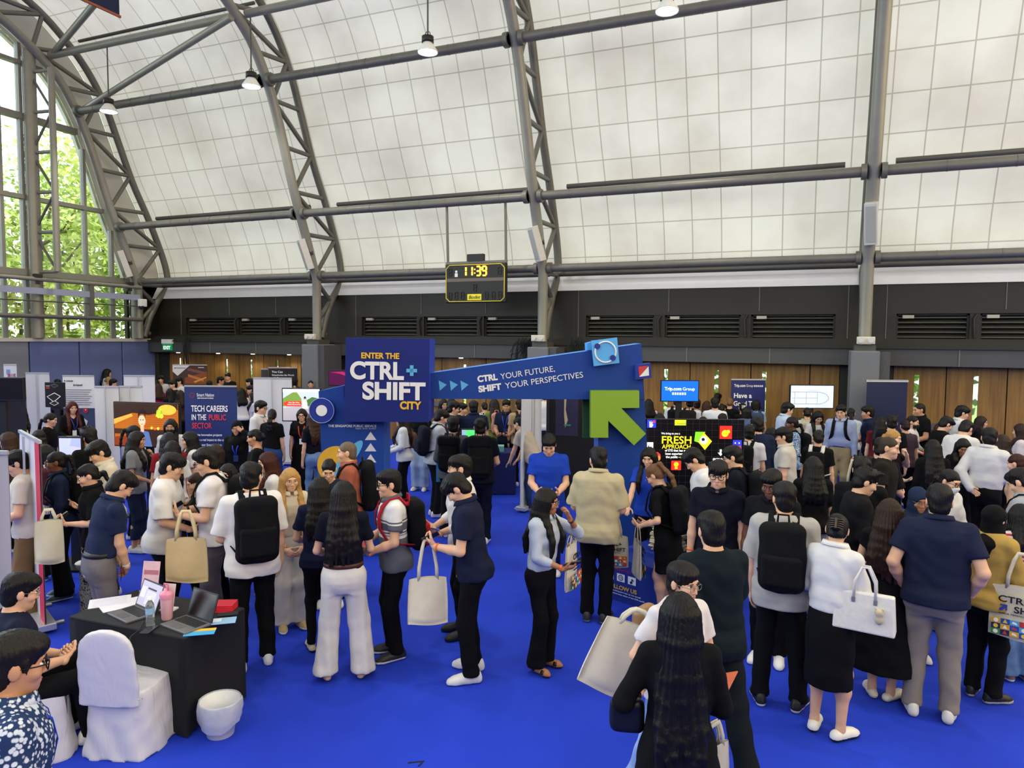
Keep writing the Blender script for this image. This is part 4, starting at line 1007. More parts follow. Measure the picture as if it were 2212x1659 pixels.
# purlins between the arches: each length of pipe a thing
def pipe(a, b_, r, label, m=steel, group=None, joints=0):
    mb = MB(); a, b_ = Vector(a), Vector(b_); mb.tube([a, b_], r, 10)
    if joints:
        u = (b_ - a).normalized()
        for k in range(1, joints): p = a + (b_ - a) * (k / joints); mb.tube([p - u * .012, p + u * .012], r * 1.06, 10)
        for p, q in ((a, a + u * .10), (b_ - u * .10, b_)): mb.tube([p, q], r * 1.5, 10)
    o = mb.build('roof_pipe', m); tag(o, label, 'pipe', group); return o
bays = [(X1, X2, 'between the end wall and the next arch'), (X2, X3, 'in the bay holding the scoreboard'), (X3, X4, 'in the bay right of the scoreboard'), (X4, 11.5, 'in the rightmost bay')]
for xa, xb, wh in bays:
    xa_, xb_ = xa + .13, xb - .13
    pipe((xa_, 15.86, 6.27), (xb_, 15.86, 6.27), .105, 'thick grey roof pipe at mid height ' + wh, joints=9)
    pipe((xa_ + .35, 16.95, 6.68), (xb_ - .35, 16.95, 6.68), .06, 'thin dark pipe under the lining, mid height, ' + wh, steel_d)
    pipe((xa_, 14.60, 9.40), (xb_, 14.60, 9.40), .11, 'thick grey roof pipe high up ' + wh, joints=9)
    pipe((xa_, 16.6, 4.66), (xb_, 16.6, 4.66), .095, 'grey eaves pipe above the white strip ' + wh, joints=9)
    pipe((xa_, 17.45, 4.58), (xb_, 17.45, 4.58), .06, 'thin dark pipe behind the eaves pipe ' + wh, steel_d)
    pipe((xa_, 13.85, 10.70), (xb_, 13.85, 10.70), .10, 'grey roof pipe carrying the hanging lamps ' + wh, steel_l)
pipe((X1 + .1, 14.70, 9.42), (X2, 13.5, 10.5), .085, 'pale diagonal brace from end arch up to second arch', steel_l)
pipe((X1 + .1, 13.9, 10.72), (X2, 11.6, 11.7), .085, 'pale diagonal brace above the first, behind the navy banner', steel_l)
pipe((X1 + .3, 14.6, 11.35), (X2 - .3, 14.6, 11.35), .045, 'thin dark pipe under the lining in the end bay, highest one', steel_d)
# the long wall
grey = mat('#28251c', .5, 0, .18, 3); grey_d = mat('#292720', .55, 0, .15, 3); grey_band = mat('#4a4a49', .5, 0, .08, 2); wht = mat('#eceaea', .7, 0, .06, 2); joint = mat('#6f6e66', .6)
m, nt, b = _newmat('oak_veneer'); tc = node(nt, 'ShaderNodeTexCoord'); mp = node(nt, 'ShaderNodeMapping'); mp.inputs['Scale'].default_value = (9, 9, .5); nt.links.new(tc.outputs['Object'], mp.inputs[0])
nz = node(nt, 'ShaderNodeTexNoise', Scale=2.0, Detail=7.0); nt.links.new(mp.outputs[0], nz.inputs['Vector']); r = node(nt, 'ShaderNodeValToRGB'); r.color_ramp.elements[0].position = .3; r.color_ramp.elements[0].color = lin('#77541f'); r.color_ramp.elements[1].position = .75; r.color_ramp.elements[1].color = lin('#a0752f')
nt.links.new(nz.outputs['Fac'], r.inputs[0]); nt.links.new(r.outputs[0], b.inputs['Base Color']); b.inputs['Roughness'].default_value = .5
oak = m
mb = MB(); mb.box((-20.4, 17.9, 2.4), (12, 18.05, 4.9)); structure(mb.build('wall_back', grey_d))
mb = MB(); mb.box((-20.4, -9.3, 0), (12, -9.0, 5.2)); structure(mb.build('wall_rear_light_block', mat('#4a4a48', .7)))  # unseen wall added to cut the light from behind the camera
mb = MB(); mb.box((11.9, -9.0, 0), (12.1, 17.9, 3.6)); structure(mb.build('wall_right_light_block', mat('#6a655a', .7)))  # low unseen wall added to block part of the light from the right end
rec = [(-18.75, -13.6), (-11.92, -6.42), (-5.15, .65), (1.86, 7.4)]
mb = MB(); x = -20.3
for a_, c_ in rec + [(11.9, 11.9)]:
    mb.box((x, 17.5, 2.9), (a_, 17.9, 4.2)); x = c_
for a_, c_ in rec: mb.box((a_, 17.5, 2.9), (c_, 17.9, 2.98)); mb.box((a_, 17.5, 3.52), (c_, 17.9, 4.2))
structure(mb.build('wall_upper', grey))
for k, (a_, c_) in enumerate(rec):      # seams between the cladding sheets
    mb = MB()
    for f in (0, .36, .72, 1.0): xx = a_ + (c_ - a_) * f + (-.2 if f == 0 else .25 if f == 1 else 0); mb.box((xx - .008, 17.485, 2.98), (xx + .008, 17.5, 4.2)) if f in (0, 1.0) else mb.box((xx - .008, 17.485, 3.6), (xx + .008, 17.5, 4.2))
    structure(mb.build('trim_seams_%d' % (k + 1), joint))
mb = MB(); mb.prism([(17.46, 4.16), (17.9, 4.16), (17.9, 4.6), (17.72, 4.62)], (-20.2, 0, 0), Vector((0, 1, 0)), Vector((0, 0, 1)), Vector((1, 0, 0)), 32); structure(mb.build('trim_eaves', wht))
mb = MB(); mb.box((-20.0, 17.12, 2.40), (11.9, 17.6, 2.76)); structure(mb.build('wall_fascia', grey_band))
mb = MB(); mb.box((-20.0, 17.06, 2.76), (11.9, 17.5, 2.80)); mb.box((-20, 17.2, 2.80), (11.9, 17.6, 2.92)); structure(mb.build('trim_ledge', grey_d))
mb = MB()
for xx in np.arange(-19.2, 11.5, 1.85): mb.box((xx - .012, 17.105, 2.40), (xx + .012, 17.12, 2.76))
structure(mb.build('trim_fascia', joint))
# louvred openings: three shutters to a bay, divided by posts
sl_m = mat('#48463e', .45, .2, .1, 4); sl_d = mat('#2a2924', .6)
div = [(-16.73, -16.55, -14.94, -14.72), (-10.1, -9.87, -8.22, -8.02), (-3.42, -3.15, -1.38, -1.15), (3.23, 3.42, 5.3, 5.5)]
bayn = ['the glazed end bay', 'the scoreboard bay', 'the bay right of the scoreboard', 'the rightmost bay']; pos3 = ['left', 'middle', 'right']
for k, ((a_, c_), dv) in enumerate(zip(rec, div)):
    for j, (xa, xb) in enumerate(((a_, dv[0]), (dv[1], dv[2]), (dv[3], c_))):
        t = thing('louvre_shutter', 'dark horizontal louvre, %s of three in %s' % (pos3[j], bayn[k]), 'louvre', (xa, 17.7, 2.98)); w = xb - xa
        mb = MB()
        for i in range(5): z = .03 + i * .105; mb.raw([(.04, -.08, z), (w - .04, -.08, z), (w - .04, .06, z + .085), (.04, .06, z + .085)], [(0, 1, 2, 3)]); mb.box((.04, -.095, z - .008), (w - .04, -.07, z + .022))
        mb.build('slats', sl_m, t)
        mb = MB(); mb.box((0, -.12, 0), (.04, .1, .54)); mb.box((w - .04, -.12, 0), (w, .1, .54)); mb.box((0, -.12, .5), (w, .1, .54)); mb.build('frame', sl_d, t)
        mb = MB(); mb.box((.12, -.17, .44), (.34, -.06, .51)); mb.tube([(.17, -.175, .475), (.17, -.16, .475)], .025, 8); mb.tube([(.29, -.175, .475), (.29, -.16, .475)], .025, 8); mb.build('sensor', mat('#b9b3a4', .5), t)
    for j, (xa, xb) in enumerate(((dv[0], dv[1]), (dv[2], dv[3]))):
        mb = MB(); mb.box((xa, 17.52, 2.98), (xb, 17.85, 3.52)); mb.tube([((xa + xb) / 2, 17.48, 3.0), ((xa + xb) / 2 - .03, 17.46, 3.4), ((xa + xb) / 2 + .03, 17.5, 3.5)], .03, 6); structure(mb.build('trim_mullion_%d' % (k * 2 + j + 1), grey))
# doors below
gl = mat('#cfe0a8', .1, trans=.9, noise=.0); glow = mat('#8fae5a', .4, noise=.5, scale=22)
ways = [(-19.54, -13.7, [-19.54, -18.6, -17.57, -16.57, -15.57, -14.55, -13.7], [-19.08, -17.08, -16.08, -15.05, -14.1]), (-11.9, -6.6, [-11.9, -10.6, -9.3, -7.95, -6.6], [-11.2, -9.95, -8.6, -7.3]), (-5.25, .78, [-5.25, -3.75, -2.52, -1.12, .78 - .62, .78], [-4.5, -3.10, -1.90, -.82, .2]), (1.84, 7.6, [1.84, 2.85, 3.95, 5.05, 6.2, 7.6], [2.30, 3.40, 4.5, 5.6])]
n_d = 0; x = -20.0; wl = MB()
for a_, c_, ed, sl in ways:
    wl.box((x, 17.5, 0), (a_, 17.9, 2.4)); x = c_
    for e_ in ed: wl.box((e_ - .02, 17.585, 0), (e_ + .02, 17.62, 2.4))  # dark strips added behind the seams to stop daylight leaking through
    for xa, xb in zip(ed[:-1], ed[1:]):
        n_d += 1; mb = MB(); ss = [s_ for s_ in sl if xa + .06 < s_ < xb - .06]
        if ss:
            s_ = ss[0]; mb.box((xa + .012, 17.52, 0), (s_ - .048, 17.58, 2.4)); mb.box((s_ + .048, 17.52, 0), (xb - .012, 17.58, 2.4)); mb.box((s_ - .048, 17.52, 0), (s_ + .048, 17.58, .75)); mb.box((s_ - .048, 17.52, 2.2), (s_ + .048, 17.58, 2.4))
        else: mb.box((xa + .012, 17.52, 0), (xb - .012, 17.58, 2.4))
        d = mb.build('door_%d' % n_d, oak); structure(d)
        if ss:
            mb = MB(); mb.box((s_ - .048, 17.54, .75), (s_ + .048, 17.56, 2.2)); mb.build('vision_panel', mat('#dfeee0', .05, noise=0, trans=.95), d)
        mb = MB(); hx = xa + .12 if n_d % 2 else xb - .12
        mb.box((hx - .16, 17.46, 1.02), (hx + .16, 17.52, 1.16)); mb.build('push_bar', mat('#77746c', .35, .6), d)
wl.box((x, 17.5, 0), (11.9, 17.9, 2.4)); structure(wl.build('wall_piers', grey_d))
# the daylight garden strip seen through the door slits
mb = MB(); mb.box((-20.4, 17.72, 0), (12, 17.78, 2.4)) if False else None
# padded piers at the arch feet, each with an emergency light
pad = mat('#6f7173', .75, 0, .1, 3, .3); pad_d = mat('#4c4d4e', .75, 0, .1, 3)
for X, wh in ((X2, 'left of the sign gate'), (X3, 'behind the sign gate'), (X4, 'right of the ship screen')):
    t = thing('padded_pier', 'grey padded pier at the foot of the arch ' + wh, 'pier', (X, 16.6, 0))
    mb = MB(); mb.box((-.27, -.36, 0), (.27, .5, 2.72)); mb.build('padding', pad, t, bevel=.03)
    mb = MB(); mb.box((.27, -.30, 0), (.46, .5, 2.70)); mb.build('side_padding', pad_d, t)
    mb = MB(); mb.box((-.2, -.2, 2.72), (.2, .3, 2.84)); mb.build('base_plate', steel_d, t)
    t = thing('emergency_light', 'twin headed emergency light on the pier ' + wh, 'light', (X, 16.3, 2.84))
    mb = MB(); mb.box((-.17, -.05, .02), (.17, .05, .17)); mb.build('housing', mat('#d9d2b8', .4), t, bevel=.01)
    for e in (-1, 1): mb = MB(); mb.tube([(e * .09, -.05, .10), (e * .09, -.085, .10)], [.05, .058], 12); mb.build('lamp_head', mat('#eef0ea', .1, .3), t)
# end wall: padded navy wall, glazing, posts
navy_w = mat('#5f6c9c', .7, 0, .08, 1.5); navy_g = mat('#7a7f8b', .7, 0, .08, 1.5)
mb = MB(); mb.box((-20.6, -2, 0), (-20.2, 17.9, 2.74)); structure(mb.build('wall_left', grey_d))
for k, (ya, yb) in enumerate(((10.4, 13.22), (13.26, 14.71), (14.75, 16.15), (16.19, 17.4))):
    mb = MB(); mb.box((-20.2, ya, 0), (-20.05, yb, 2.74)); o = mb.build('wall_pad', navy_g if k == 0 else navy_w, bevel=.02); tag(o, ['grey padded wall panel at the far left edge', 'navy padded wall panel right of the grey one', 'navy padded wall panel in the middle of the end wall', 'navy padded wall panel beside the fire exit corner'][k], 'wall panel')
mb = MB(); mb.box((-20.6, -2, 2.74), (-20.0, 17.6, 2.84)); structure(mb.build('trim_sill', mat('#c9c7bf', .5)))
gable = mat('#d8d5cd', .7, 0, .1, 1.5)
mb = MB(); P1 = INN[1:]; P2 = [(17.9, 4.2)] + [(y + .1, z + .1) for y, z in OUT]; G = [(p[0], p[1]) for p in P1] + [(p[0], p[1]) for p in P2[::-1]]
mb.prism(G, (-20.45, 0, 0), Vector((0, 1, 0)), Vector((0, 0, 1)), Vector((1, 0, 0)), .12); structure(mb.build('wall_gable', gable))
mb = MB(); mb.box((-20.45, 16.6, 2.84), (-20.33, 17.9, 4.6)); structure(mb.build('wall_corner', grey_d))
for Y, r in ((13.46, .17),):
    t = thing('wind_post', 'round steel wind post with lattice in front of the glass', 'post', (-20.0, Y, 2.84))
    mb = MB(); zt = [z for y, z in INN if y <= Y][0] - 2.84; mb.tube([(0, 0, 0), (0, 0, zt)], r, 14); mb.build('post', steel_l, t)
    lx = .75; mb = MB(); mb.tube([(lx, .1, 1.85), (lx, .1, zt - .55)], .085, 10); mb.build('lattice_pipe', steel_l, t)
    zz = np.linspace(1.85, zt - .6, 6)
    for i in range(6): mb = MB(); mb.tube([(0, 0, zz[i]), (lx, .1, zz[i])], .05, 8); mb.build('tie', steel_l, t)
    for i in range(5): mb = MB(); a_, c_ = ((0, 0, zz[i]), (lx, .1, zz[i + 1])) if i % 2 else ((lx, .1, zz[i]), (0, 0, zz[i + 1])); mb.tube([a_, c_], .035, 6); mb.build('lacing', steel, t)
mul = mat('#8a897f', .45, .2, .1, 4)
ys = [10.4, 11.55, 12.70, 13.29, 14.24, 15.11, 15.98, 16.75]
w1 = MB()
for Y in ys: zt = [z for y, z in INN[1:] if y <= Y][0]; w1.box((-20.28, Y - .045, 2.84), (-20.12, Y + .045, zt))
for z, r in ((4.67, .09), (6.75, .06), (8.95, .085), (10.4, .05)): yt = at_z(INN[1:], z); w1.box((-20.3, 10.2, z - r), (-20.1, yt, z + r))
o = structure(w1.build('window_1', mul)); 
gm, gnt, gb = _newmat('clear_glass'); gnt.nodes.remove(gb); g1 = node(gnt, 'ShaderNodeBsdfTransparent'); g1.inputs[0].default_value = (.95, .98, .95, 1); g2 = node(gnt, 'ShaderNodeBsdfGlossy', Roughness=.02); fr = node(gnt, 'ShaderNodeFresnel', IOR=1.45); gx = node(gnt, 'ShaderNodeMixShader'); gnt.links.new(fr.outputs[0], gx.inputs[0]); gnt.links.new(g1.outputs[0], gx.inputs[1]); gnt.links.new(g2.outputs[0], gx.inputs[2]); gnt.links.new(gx.outputs[0], gnt.nodes['Material Output'].inputs[0])
mb = MB(); pr = [(y, z) for y, z in INN[1:] if y > 1] ; mb.prism([(1.0, 2.84), (16.6, 2.84)] + pr + [(1.0, 12.2)], (-20.21, 0, 0), Vector((0, 1, 0)), Vector((0, 0, 1)), Vector((1, 0, 0)), .015); mb.build('pane', gm, o)
# the lifted curtain rail in front of the glass
t = thing('curtain_frame', 'lifted rail frame with pale band hanging before the glass', 'rail', (-19.55, 12, 0))
for z, r, m_, nm in ((4.46, .06, steel_l, 'top_rail'), (3.86, .018, steel_d, 'cable'), (3.44, .06, steel, 'bottom_rail')): mb = MB(); mb.tube([(0, -3, z), (0, 4.5, z)], r, 8); mb.build(nm, m_, t)
mb = MB(); mb.box((-.02, -3, 4.05), (.02, 4.45, 4.22)); mb.build('pale_band', mat('#9aa0b6', .7), t)
mb = MB(); mb.box((-.03, 2.72, 3.44), (.03, 2.86, 4.46)); mb.build('hanger', steel, t)
for yy in (1.2, 4.1): mb = MB(); mb.box((-.06, yy - .1, 4.5), (.06, yy + .1, 4.6)); mb.box((-.04, yy - .04, 4.32), (.04, yy + .04, 4.5)); mb.build('runner', sl_d, t)
t = thing('security_camera', 'white security camera on the corner post by the glass', 'camera', (-19.5, 16.45, 3.95)); mb = MB(); mb.box((-.02, -.12, -.1), (.12, .12, .14)); mb.build('housing', wht, t, bevel=.02); mb = MB(); mb.lathe([(.01, -.2), (.06, -.17), (.075, -.1), (.075, -.08)], 14, (.06, -.05, 0)); mb.build('lens_dome', sl_d, t)
# banner in the roof, top left
p0, p1 = atz(175, 0, 10.0), atz(258, 38, 10.0); d_ = p1 - p0; t = thing('hanging_banner', 'navy banner with orange edge hanging high at left', 'banner', p1, atan2(d_.y, d_.x))
mb = MB(); mb.box((-3.0, -.005, .05), (0, .005, 2.0)); mb.build('cloth', mat('#1c2746', .8), t); mb = MB(); mb.box((-3.02, -.02, 0), (.03, .02, .05)); mb.build('hem', mat('#a5563a', .6), t)
for xx in (-2.9, -.1): mb = MB(); mb.tube([(xx, 0, 1.98), (xx, 0, 2.6)], .008, 5); mb.build('cord', steel_d, t)
# small downlights under the fascia in front of the doors
for i, (xx, wh) in enumerate(((-18.9, 'nearest the EXIT sign'), (-17.2, 'over the second doors from the EXIT sign'), (-15.8, 'over the middle of the end bay doors'), (-14.4, 'at the right end of the end bay doors'), (-10.9, 'over the doors left of the sign gate'), (-8.6, 'over the doors behind the slanted beam'))):
    t = thing('downlight', 'small white downlight under the grey band ' + wh, 'light', (xx, 17.3, 2.38)); mb = MB(); mb.lathe([(.0, -.005), (.05, -.005), (.06, 0), (.06, .02)], 14); mb.build('lens', mat('#f4f6fa', .4, emit=4.0, noise=0), t)
    ld = bpy.data.lights.new('downlight_lamp', 'SPOT'); ld.energy = 34; ld.spot_size = radians(150); ld.spot_blend = 1; ld.shadow_soft_size = .06; ld.color = (1.0, .95, .92); lo = bpy.data.objects.new('downlight_lamp', ld); COL.objects.link(lo); lo.location = (xx, 17.2, 2.34); lo.rotation_euler = (radians(-12), 0, 0)
# lamps
lampm = mat('#fffaf0', .4, emit=14.0, noise=0)
for i, (x, y, y0) in enumerate(((235, 235, 90), (543, 180, 25), (924, 105, -60), (1441, 15, -60))):
    p = atY(x, y, 13.85); t = thing('pendant_lamp', ['lit hanging lamp nearest the end wall glass', 'lit hanging lamp beside the second arch', 'lit hanging lamp alone in the scoreboard bay', 'lit hanging lamp at the top edge, rightmost'][i], 'lamp', p)
    mb = MB(); mb.tube([(0, 0, .26), (0, 0, 10.6 - p.z)], .018, 6); mb.build('cord', steel_d, t)
    mb = MB(); mb.tube([(.06 * sin(a), 0, .30 + .06 * cos(a)) for a in np.linspace(0, 2 * pi, 13)], .01, 6, False); mb.build('hook', steel_d, t)
    mb = MB(); mb.lathe([(.02, .25), (.13, .25), (.13, .12), (.10, .12)], 20); mb.build('driver', mat('#23231f', .4), t)
    mb = MB(); mb.lathe([(.10, .12), (.14, .06), (.22, -.06), (.225, -.09), (.21, -.085), (.13, .05)], 28); mb.build('shade', mat('#e8e8e2', .3, noise=0), t)
    mb = MB(); mb.lathe([(.0, -.075), (.205, -.075), (.205, -.065)], 28); mb.build('diffuser', lampm, t)
# unseen lamps added for more light on the floor; each lamp gets a spot
L_proto = t
spots = [(o_.location.x, o_.location.y, o_.location.z) for o_ in COL.objects if o_.name.startswith('pendant_lamp')]
for yy in (6.5, -1.0):
    for xx in (-16.5, -10.5, -4.5, 1.5, 7.5): spots.append((xx, yy, 9.4))
spots.append((6.5, 13.85, 9.2))
for i, (xx, yy, zz) in enumerate(spots):
    if i >= 4:
        r = L_proto.copy(); COL.objects.link(r); r.location = (xx, yy, zz); r['label'] = 'added hanging lamp out of view, brightening the hall'; r['group'] = 'added unseen lamps over the hall'
        for ch in L_proto.children: c_ = ch.copy(); COL.objects.link(c_); c_.parent = r
    ld = bpy.data.lights.new('lamp_light', 'SPOT'); ld.energy = LAMP_W; ld.spot_size = radians(140); ld.spot_blend = .8; ld.shadow_soft_size = .2; ld.color = (1.0, .95, .86)
    lo = bpy.data.objects.new('lamp_light', ld); COL.objects.link(lo); lo.location = (xx, yy, zz - .1)
# white heater-like panels on the arches
for i, (x, y, X) in enumerate(((285, 572, X1), (651, 548, X2), (1158, 526, X3), (1881, 484, X4))):
    p = atX(x, y, X); z = p.z; yy = at_z(INN, z); t = thing('column_speaker', ['slim white loudspeaker on the arch by the glass wall', 'slim white loudspeaker on the second arch', 'slim white loudspeaker on the arch right of the scoreboard', 'slim white loudspeaker on the edge-on arch'][i], 'loudspeaker', (X, yy - .2, z))
    t.rotation_euler = (radians(18 if i < 3 else 20), 0, radians(-38 if i < 3 else -10))
    mb = MB(); mb.box((-.12, -.1, -.42), (.12, .08, .42)); mb.build('cabinet', mat('#c9c7c0', .5), t, bevel=.01); mb = MB(); mb.box((-.09, -.108, -.36), (.09, -.1, .36)); mb.build('grille', mat('#a8a69d', .6), t); mb = MB(); mb.box((-.02, .08, -.06), (.02, .2, .06)); mb.build('bracket', sl_d, t)
# scoreboard
t = thing('scoreboard', 'black scoreboard clock reading 11:39 hung between two arches', 'clock', (-7.53, 15.9, 3.8)); bk = mat('#1a1814', .45); lt = mat('#ffb52e', .5, emit=5.0, noise=0); yl = mat('#e6d23c', .5, noise=.03)
w2, hh = .82, .96
mb = MB(); mb.box((-w2, 0, 0), (w2, .14, hh)); mb.build('case', bk, t, bevel=.02)
mb = MB(); c = .09; pts = [(-w2 + .03 + c, .03), (w2 - .03 - c, .03), (w2 - .03, .03 + c), (w2 - .03, hh - .03 - c), (w2 - .03 - c, hh - .03), (-w2 + .03 + c, hh - .03), (-w2 + .03, hh - .03 - c), (-w2 + .03, .03 + c)]
mb.tube([(a, -.006, b_) for a, b_ in pts + pts[:1]], .011, 6, False); mb.build('border', yl, t)
mb = MB(); mb.box((-w2 + .05, -.008, .52), (w2 - .05, 0, .60)); mb.build('stripe', mat('#6a6055', .6), t)
mb = MB(); mb.box((-.2, -.012, .06), (.18, 0, .21)); mb.build('name_plate', mat('#f2e02c', .5, noise=0), t)
lettering('Bodet', Vector((-7.53 - .165, 15.9 - .014, 3.8 + .095)), Vector((1, 0, 0)), Vector((0, 0, 1)), .12, mat('#222', .6) if False else mat('#222222', .6), t, width=.31, shear=.25)
SEG = {'0': 'abcdef', '1': 'bc', '3': 'abgcd', '9': 'abcdfg', '8': 'abcdefg'}
def digit(mb, ch, x0, z0, w_, h_, r_):
    q = {'a': ((0, h_), (w_, h_)), 'b': ((w_, h_), (w_, h_ / 2)), 'c': ((w_, h_ / 2), (w_, 0)), 'd': ((0, 0), (w_, 0)), 'e': ((0, 0), (0, h_ / 2)), 'f': ((0, h_ / 2), (0, h_)), 'g': ((0, h_ / 2), (w_, h_ / 2))}
    for s_ in SEG[ch]:
        (xa, za), (xb, zb) = q[s_]; mb.tube([(x0 + xa + (xb - xa) * .1, -.012, z0 + za + (zb - za) * .1), (x0 + xa + (xb - xa) * .9, -.012, z0 + za + (zb - za) * .9)], r_, 6)
for ch, x0 in (('1', -.34), ('1', -.17), ('3', .05), ('9', .21)): mb = MB(); digit(mb, ch, x0, .66, .10, .22, .020); mb.build('lit_digit', lt, t)
mb = MB(); mb.box((-.015, -.015, .71), (.01, 0, .735)); mb.box((-.015, -.015, .80), (.01, 0, .825)); mb.build('colon', lt, t)
mb = MB(); mb.box((-.55, -.01, .64), (-.47, 0, .73)); mb.disc((-.51, -.008, .77), Vector((1, 0, 0)), Vector((0, 0, 1)), .032, 14, Vector((0, 1, 0)), .008); mb.build('pictogram', mat('#e6e4dc', .5), t)
for x0, z0 in [(-.72, .67), (.62, .68), (-.72, .09), (-.55, .09), (-.38, .09), (.28, .09), (.46, .09), (.63, .09), (-.04, .28)]: mb = MB(); digit(mb, '8', x0, z0, .08, .17, .010); mb.build('unlit_digit', mat('#2b2824', .5), t)
mb = MB(); mb.box((-.22, .0, hh + .06), (.22, .12, hh + .23)); mb.build('siren_box', bk, t); mb = MB(); mb.box((-w2, .03, hh), (w2, .12, hh + .06)); mb.build('top_bar', steel, t)
for xx in (-.78, .80): mb = MB(); mb.tube([(xx, .07, hh), (xx, .0, 6.2 - 3.8)], .035, 8); mb.build('hanger', steel, t)
# EXIT sign
t = thing('exit_sign', 'green EXIT sign on the grey band beside navy wall', 'sign', (-19.1, 17.06, 2.46)); mb = MB(); mb.box((-.19, -.03, 0), (.19, .03, .22)); mb.build('sign_face', mat('#1f8a55', .4, emit=.5, noise=0), t); mb = MB(); mb.box((-.21, -.05, .22), (.21, .05, .36)); mb.build('housing', wht, t)
lettering('EXIT', Vector((-19.25, 17.03, 2.50)), Vector((1, 0, 0)), Vector((0, 0, 1)), .15, mat('#ffffff', .5, emit=.8, noise=0), t, width=.30, bold=.02)
# tied-up dark netting over the ledge
netm = mat('#1f2420', .9, noise=.3)
for i, (X, n_, sp, dn) in enumerate(((-18.2, 26, .16, 1.0), (-6.62, 44, .42, .62), (-5.25, 34, .3, .45), (-4.5, 20, .22, .35))):
    mb = MB(); rnd = random.Random(i)
    for k in range(n_):
        x0 = X + rnd.uniform(-sp, sp) * .5; x1 = X + rnd.uniform(-sp, sp); pts = [(x0, 17.08 - rnd.uniform(0, .05), 2.86 + rnd.uniform(-.05, .12)), ((x0 + x1) / 2, 16.96 - rnd.uniform(0, .08), 2.8 - dn * .4 * rnd.random()), (x1, 17.0 - rnd.uniform(0, .06), 2.78 - dn * rnd.uniform(.3, 1))]
        mb.tube(pts, .008, 4)
    o = mb.build('tied_netting', netm); tag(o, ['dark bundled net hanging beside the EXIT sign', 'dark net draped left of the pier behind the sign gate', 'dark net draped right of the pier behind the sign gate', 'small dark net bundle right of the other two behind the gate'][i], 'net')
# outside: trees, palms and a pale building beyond the glass
lf = [mat('#cfe08a', .6, noise=.3, scale=3), mat('#b0cc70', .6, noise=.35, scale=3), mat('#e2e69a', .6, noise=.25, scale=3)]
bark = mat('#6b6250', .9, noise=.3, scale=8)
mb = MB(); mb.box((-60, -30, -.3), (-20.6, 50, -.05)); structure(mb.build('ground_outside', mat('#7f9a4a', .9, noise=.4, scale=.5)))
def tree(x, y, h, r, label, seed, k=0, n=5200):
    rnd = random.Random(seed); t = thing('tree', label, 'tree', (x, y, -.1)); mb = MB(); mb.tube([(0, 0, 0), (.1, .1, h * .4), (-.1, .2, h * .75)], [.22, .17, .08], 8)
    tips = []
    for _ in range(12):
        a = rnd.uniform(0, 2 * pi); z0 = h * rnd.uniform(.3, .65); e = (r * rnd.uniform(.5, .95) * cos(a), r * rnd.uniform(.5, .95) * sin(a), z0 + h * rnd.uniform(.1, .35)); mb.tube([(0, 0.1, z0), (e[0] * .5, e[1] * .5, z0 + .25 * (e[2] - z0)), e], [.07, .05, .02], 5); tips.append(e)
    mb.build('trunk', bark, t); mb = MB()
    for _ in range(n):
        c = rnd.choice(tips); g = 1.0 + .4 * r / 3; p = Vector((c[0] + rnd.gauss(0, .55 * g), c[1] + rnd.gauss(0, .55 * g), c[2] + rnd.gauss(0, .4 * g))); a = Vector((rnd.gauss(0, 1), rnd.gauss(0, 1), rnd.gauss(0, .6))).normalized(); b_ = a.cross(Vector((rnd.random(), rnd.random(), rnd.random()))).normalized(); s_ = rnd.uniform(.08, .17)
        mb.raw([p - a * s_, p + b_ * s_ * .6, p + a * s_, p - b_ * s_ * .6], [(0, 1, 2, 3)])
    mb.build('leaves', lf[k], t)
def palm(x, y, h, label, seed):
    rnd = random.Random(seed); t = thing('palm', label, 'palm', (x, y, 0)); mb = MB(); mb.tube([(0, 0, 0), (0.05, 0, h)], [.09, .06], 8); mb.build('stem', bark, t); mb = MB()
    for k in range(13):
        a = k * 2 * pi / 13 + rnd.uniform(-.2, .2); L_ = rnd.uniform(1.0, 1.6); el = rnd.uniform(.3, 1.2)
        sp = [Vector((cos(a) * L_ * t_, sin(a) * L_ * t_, h + L_ * (el * t_ - .9 * t_ * t_))) for t_ in np.linspace(0, 1, 9)]
        sd = Vector((-sin(a), cos(a), 0))
        for i in range(1, 9):
            for e in (-1, 1):
                p = sp[i]; q = p + sd * e * .34 * (1 - .5 * i / 9) + Vector((cos(a), sin(a), -.25)) * .16; mb.raw([sp[i - 1], p, q], [(0, 1, 2)])
    mb.build('fronds', lf[k % 2 * 2], t)
hl = [mat('#a8c45a', .6, noise=.5, scale=4), mat('#8cb04a', .6, noise=.5, scale=4)]
mb = MB(); mb.box((-24, 18.1, -.2), (16, 40, -.05)); structure(mb.build('ground_garden', mat('#9ab060', .9, noise=.4, scale=.5)))
for i_, X_ in enumerate(np.arange(-21, 14, 2.4)):
    rnd = random.Random(i_); t = thing('hedge', 'light green garden bush seen through the door slits', 'hedge', (X_, 21, -.1), group='garden bushes behind the doors'); mb = MB()
    for _ in range(420):
        p = Vector((rnd.uniform(-1.0, 1.0), rnd.uniform(-.5, .5), rnd.uniform(.1, 2.6))); a = Vector((rnd.gauss(0, 1), rnd.gauss(0, 1), rnd.gauss(0, 1))).normalized() * .16; b_ = a.cross(Vector((rnd.random(), rnd.random(), rnd.random()))).normalized() * .1; mb.raw([p - a, p + b_, p + a, p - b_], [(0, 1, 2, 3)])
    mb.build('leaves', hl[i_ % 2], t); mb = MB(); mb.tube([(0, 0, 0), (0, 0, 1.8)], .06, 6); mb.build('stem', bark, t)
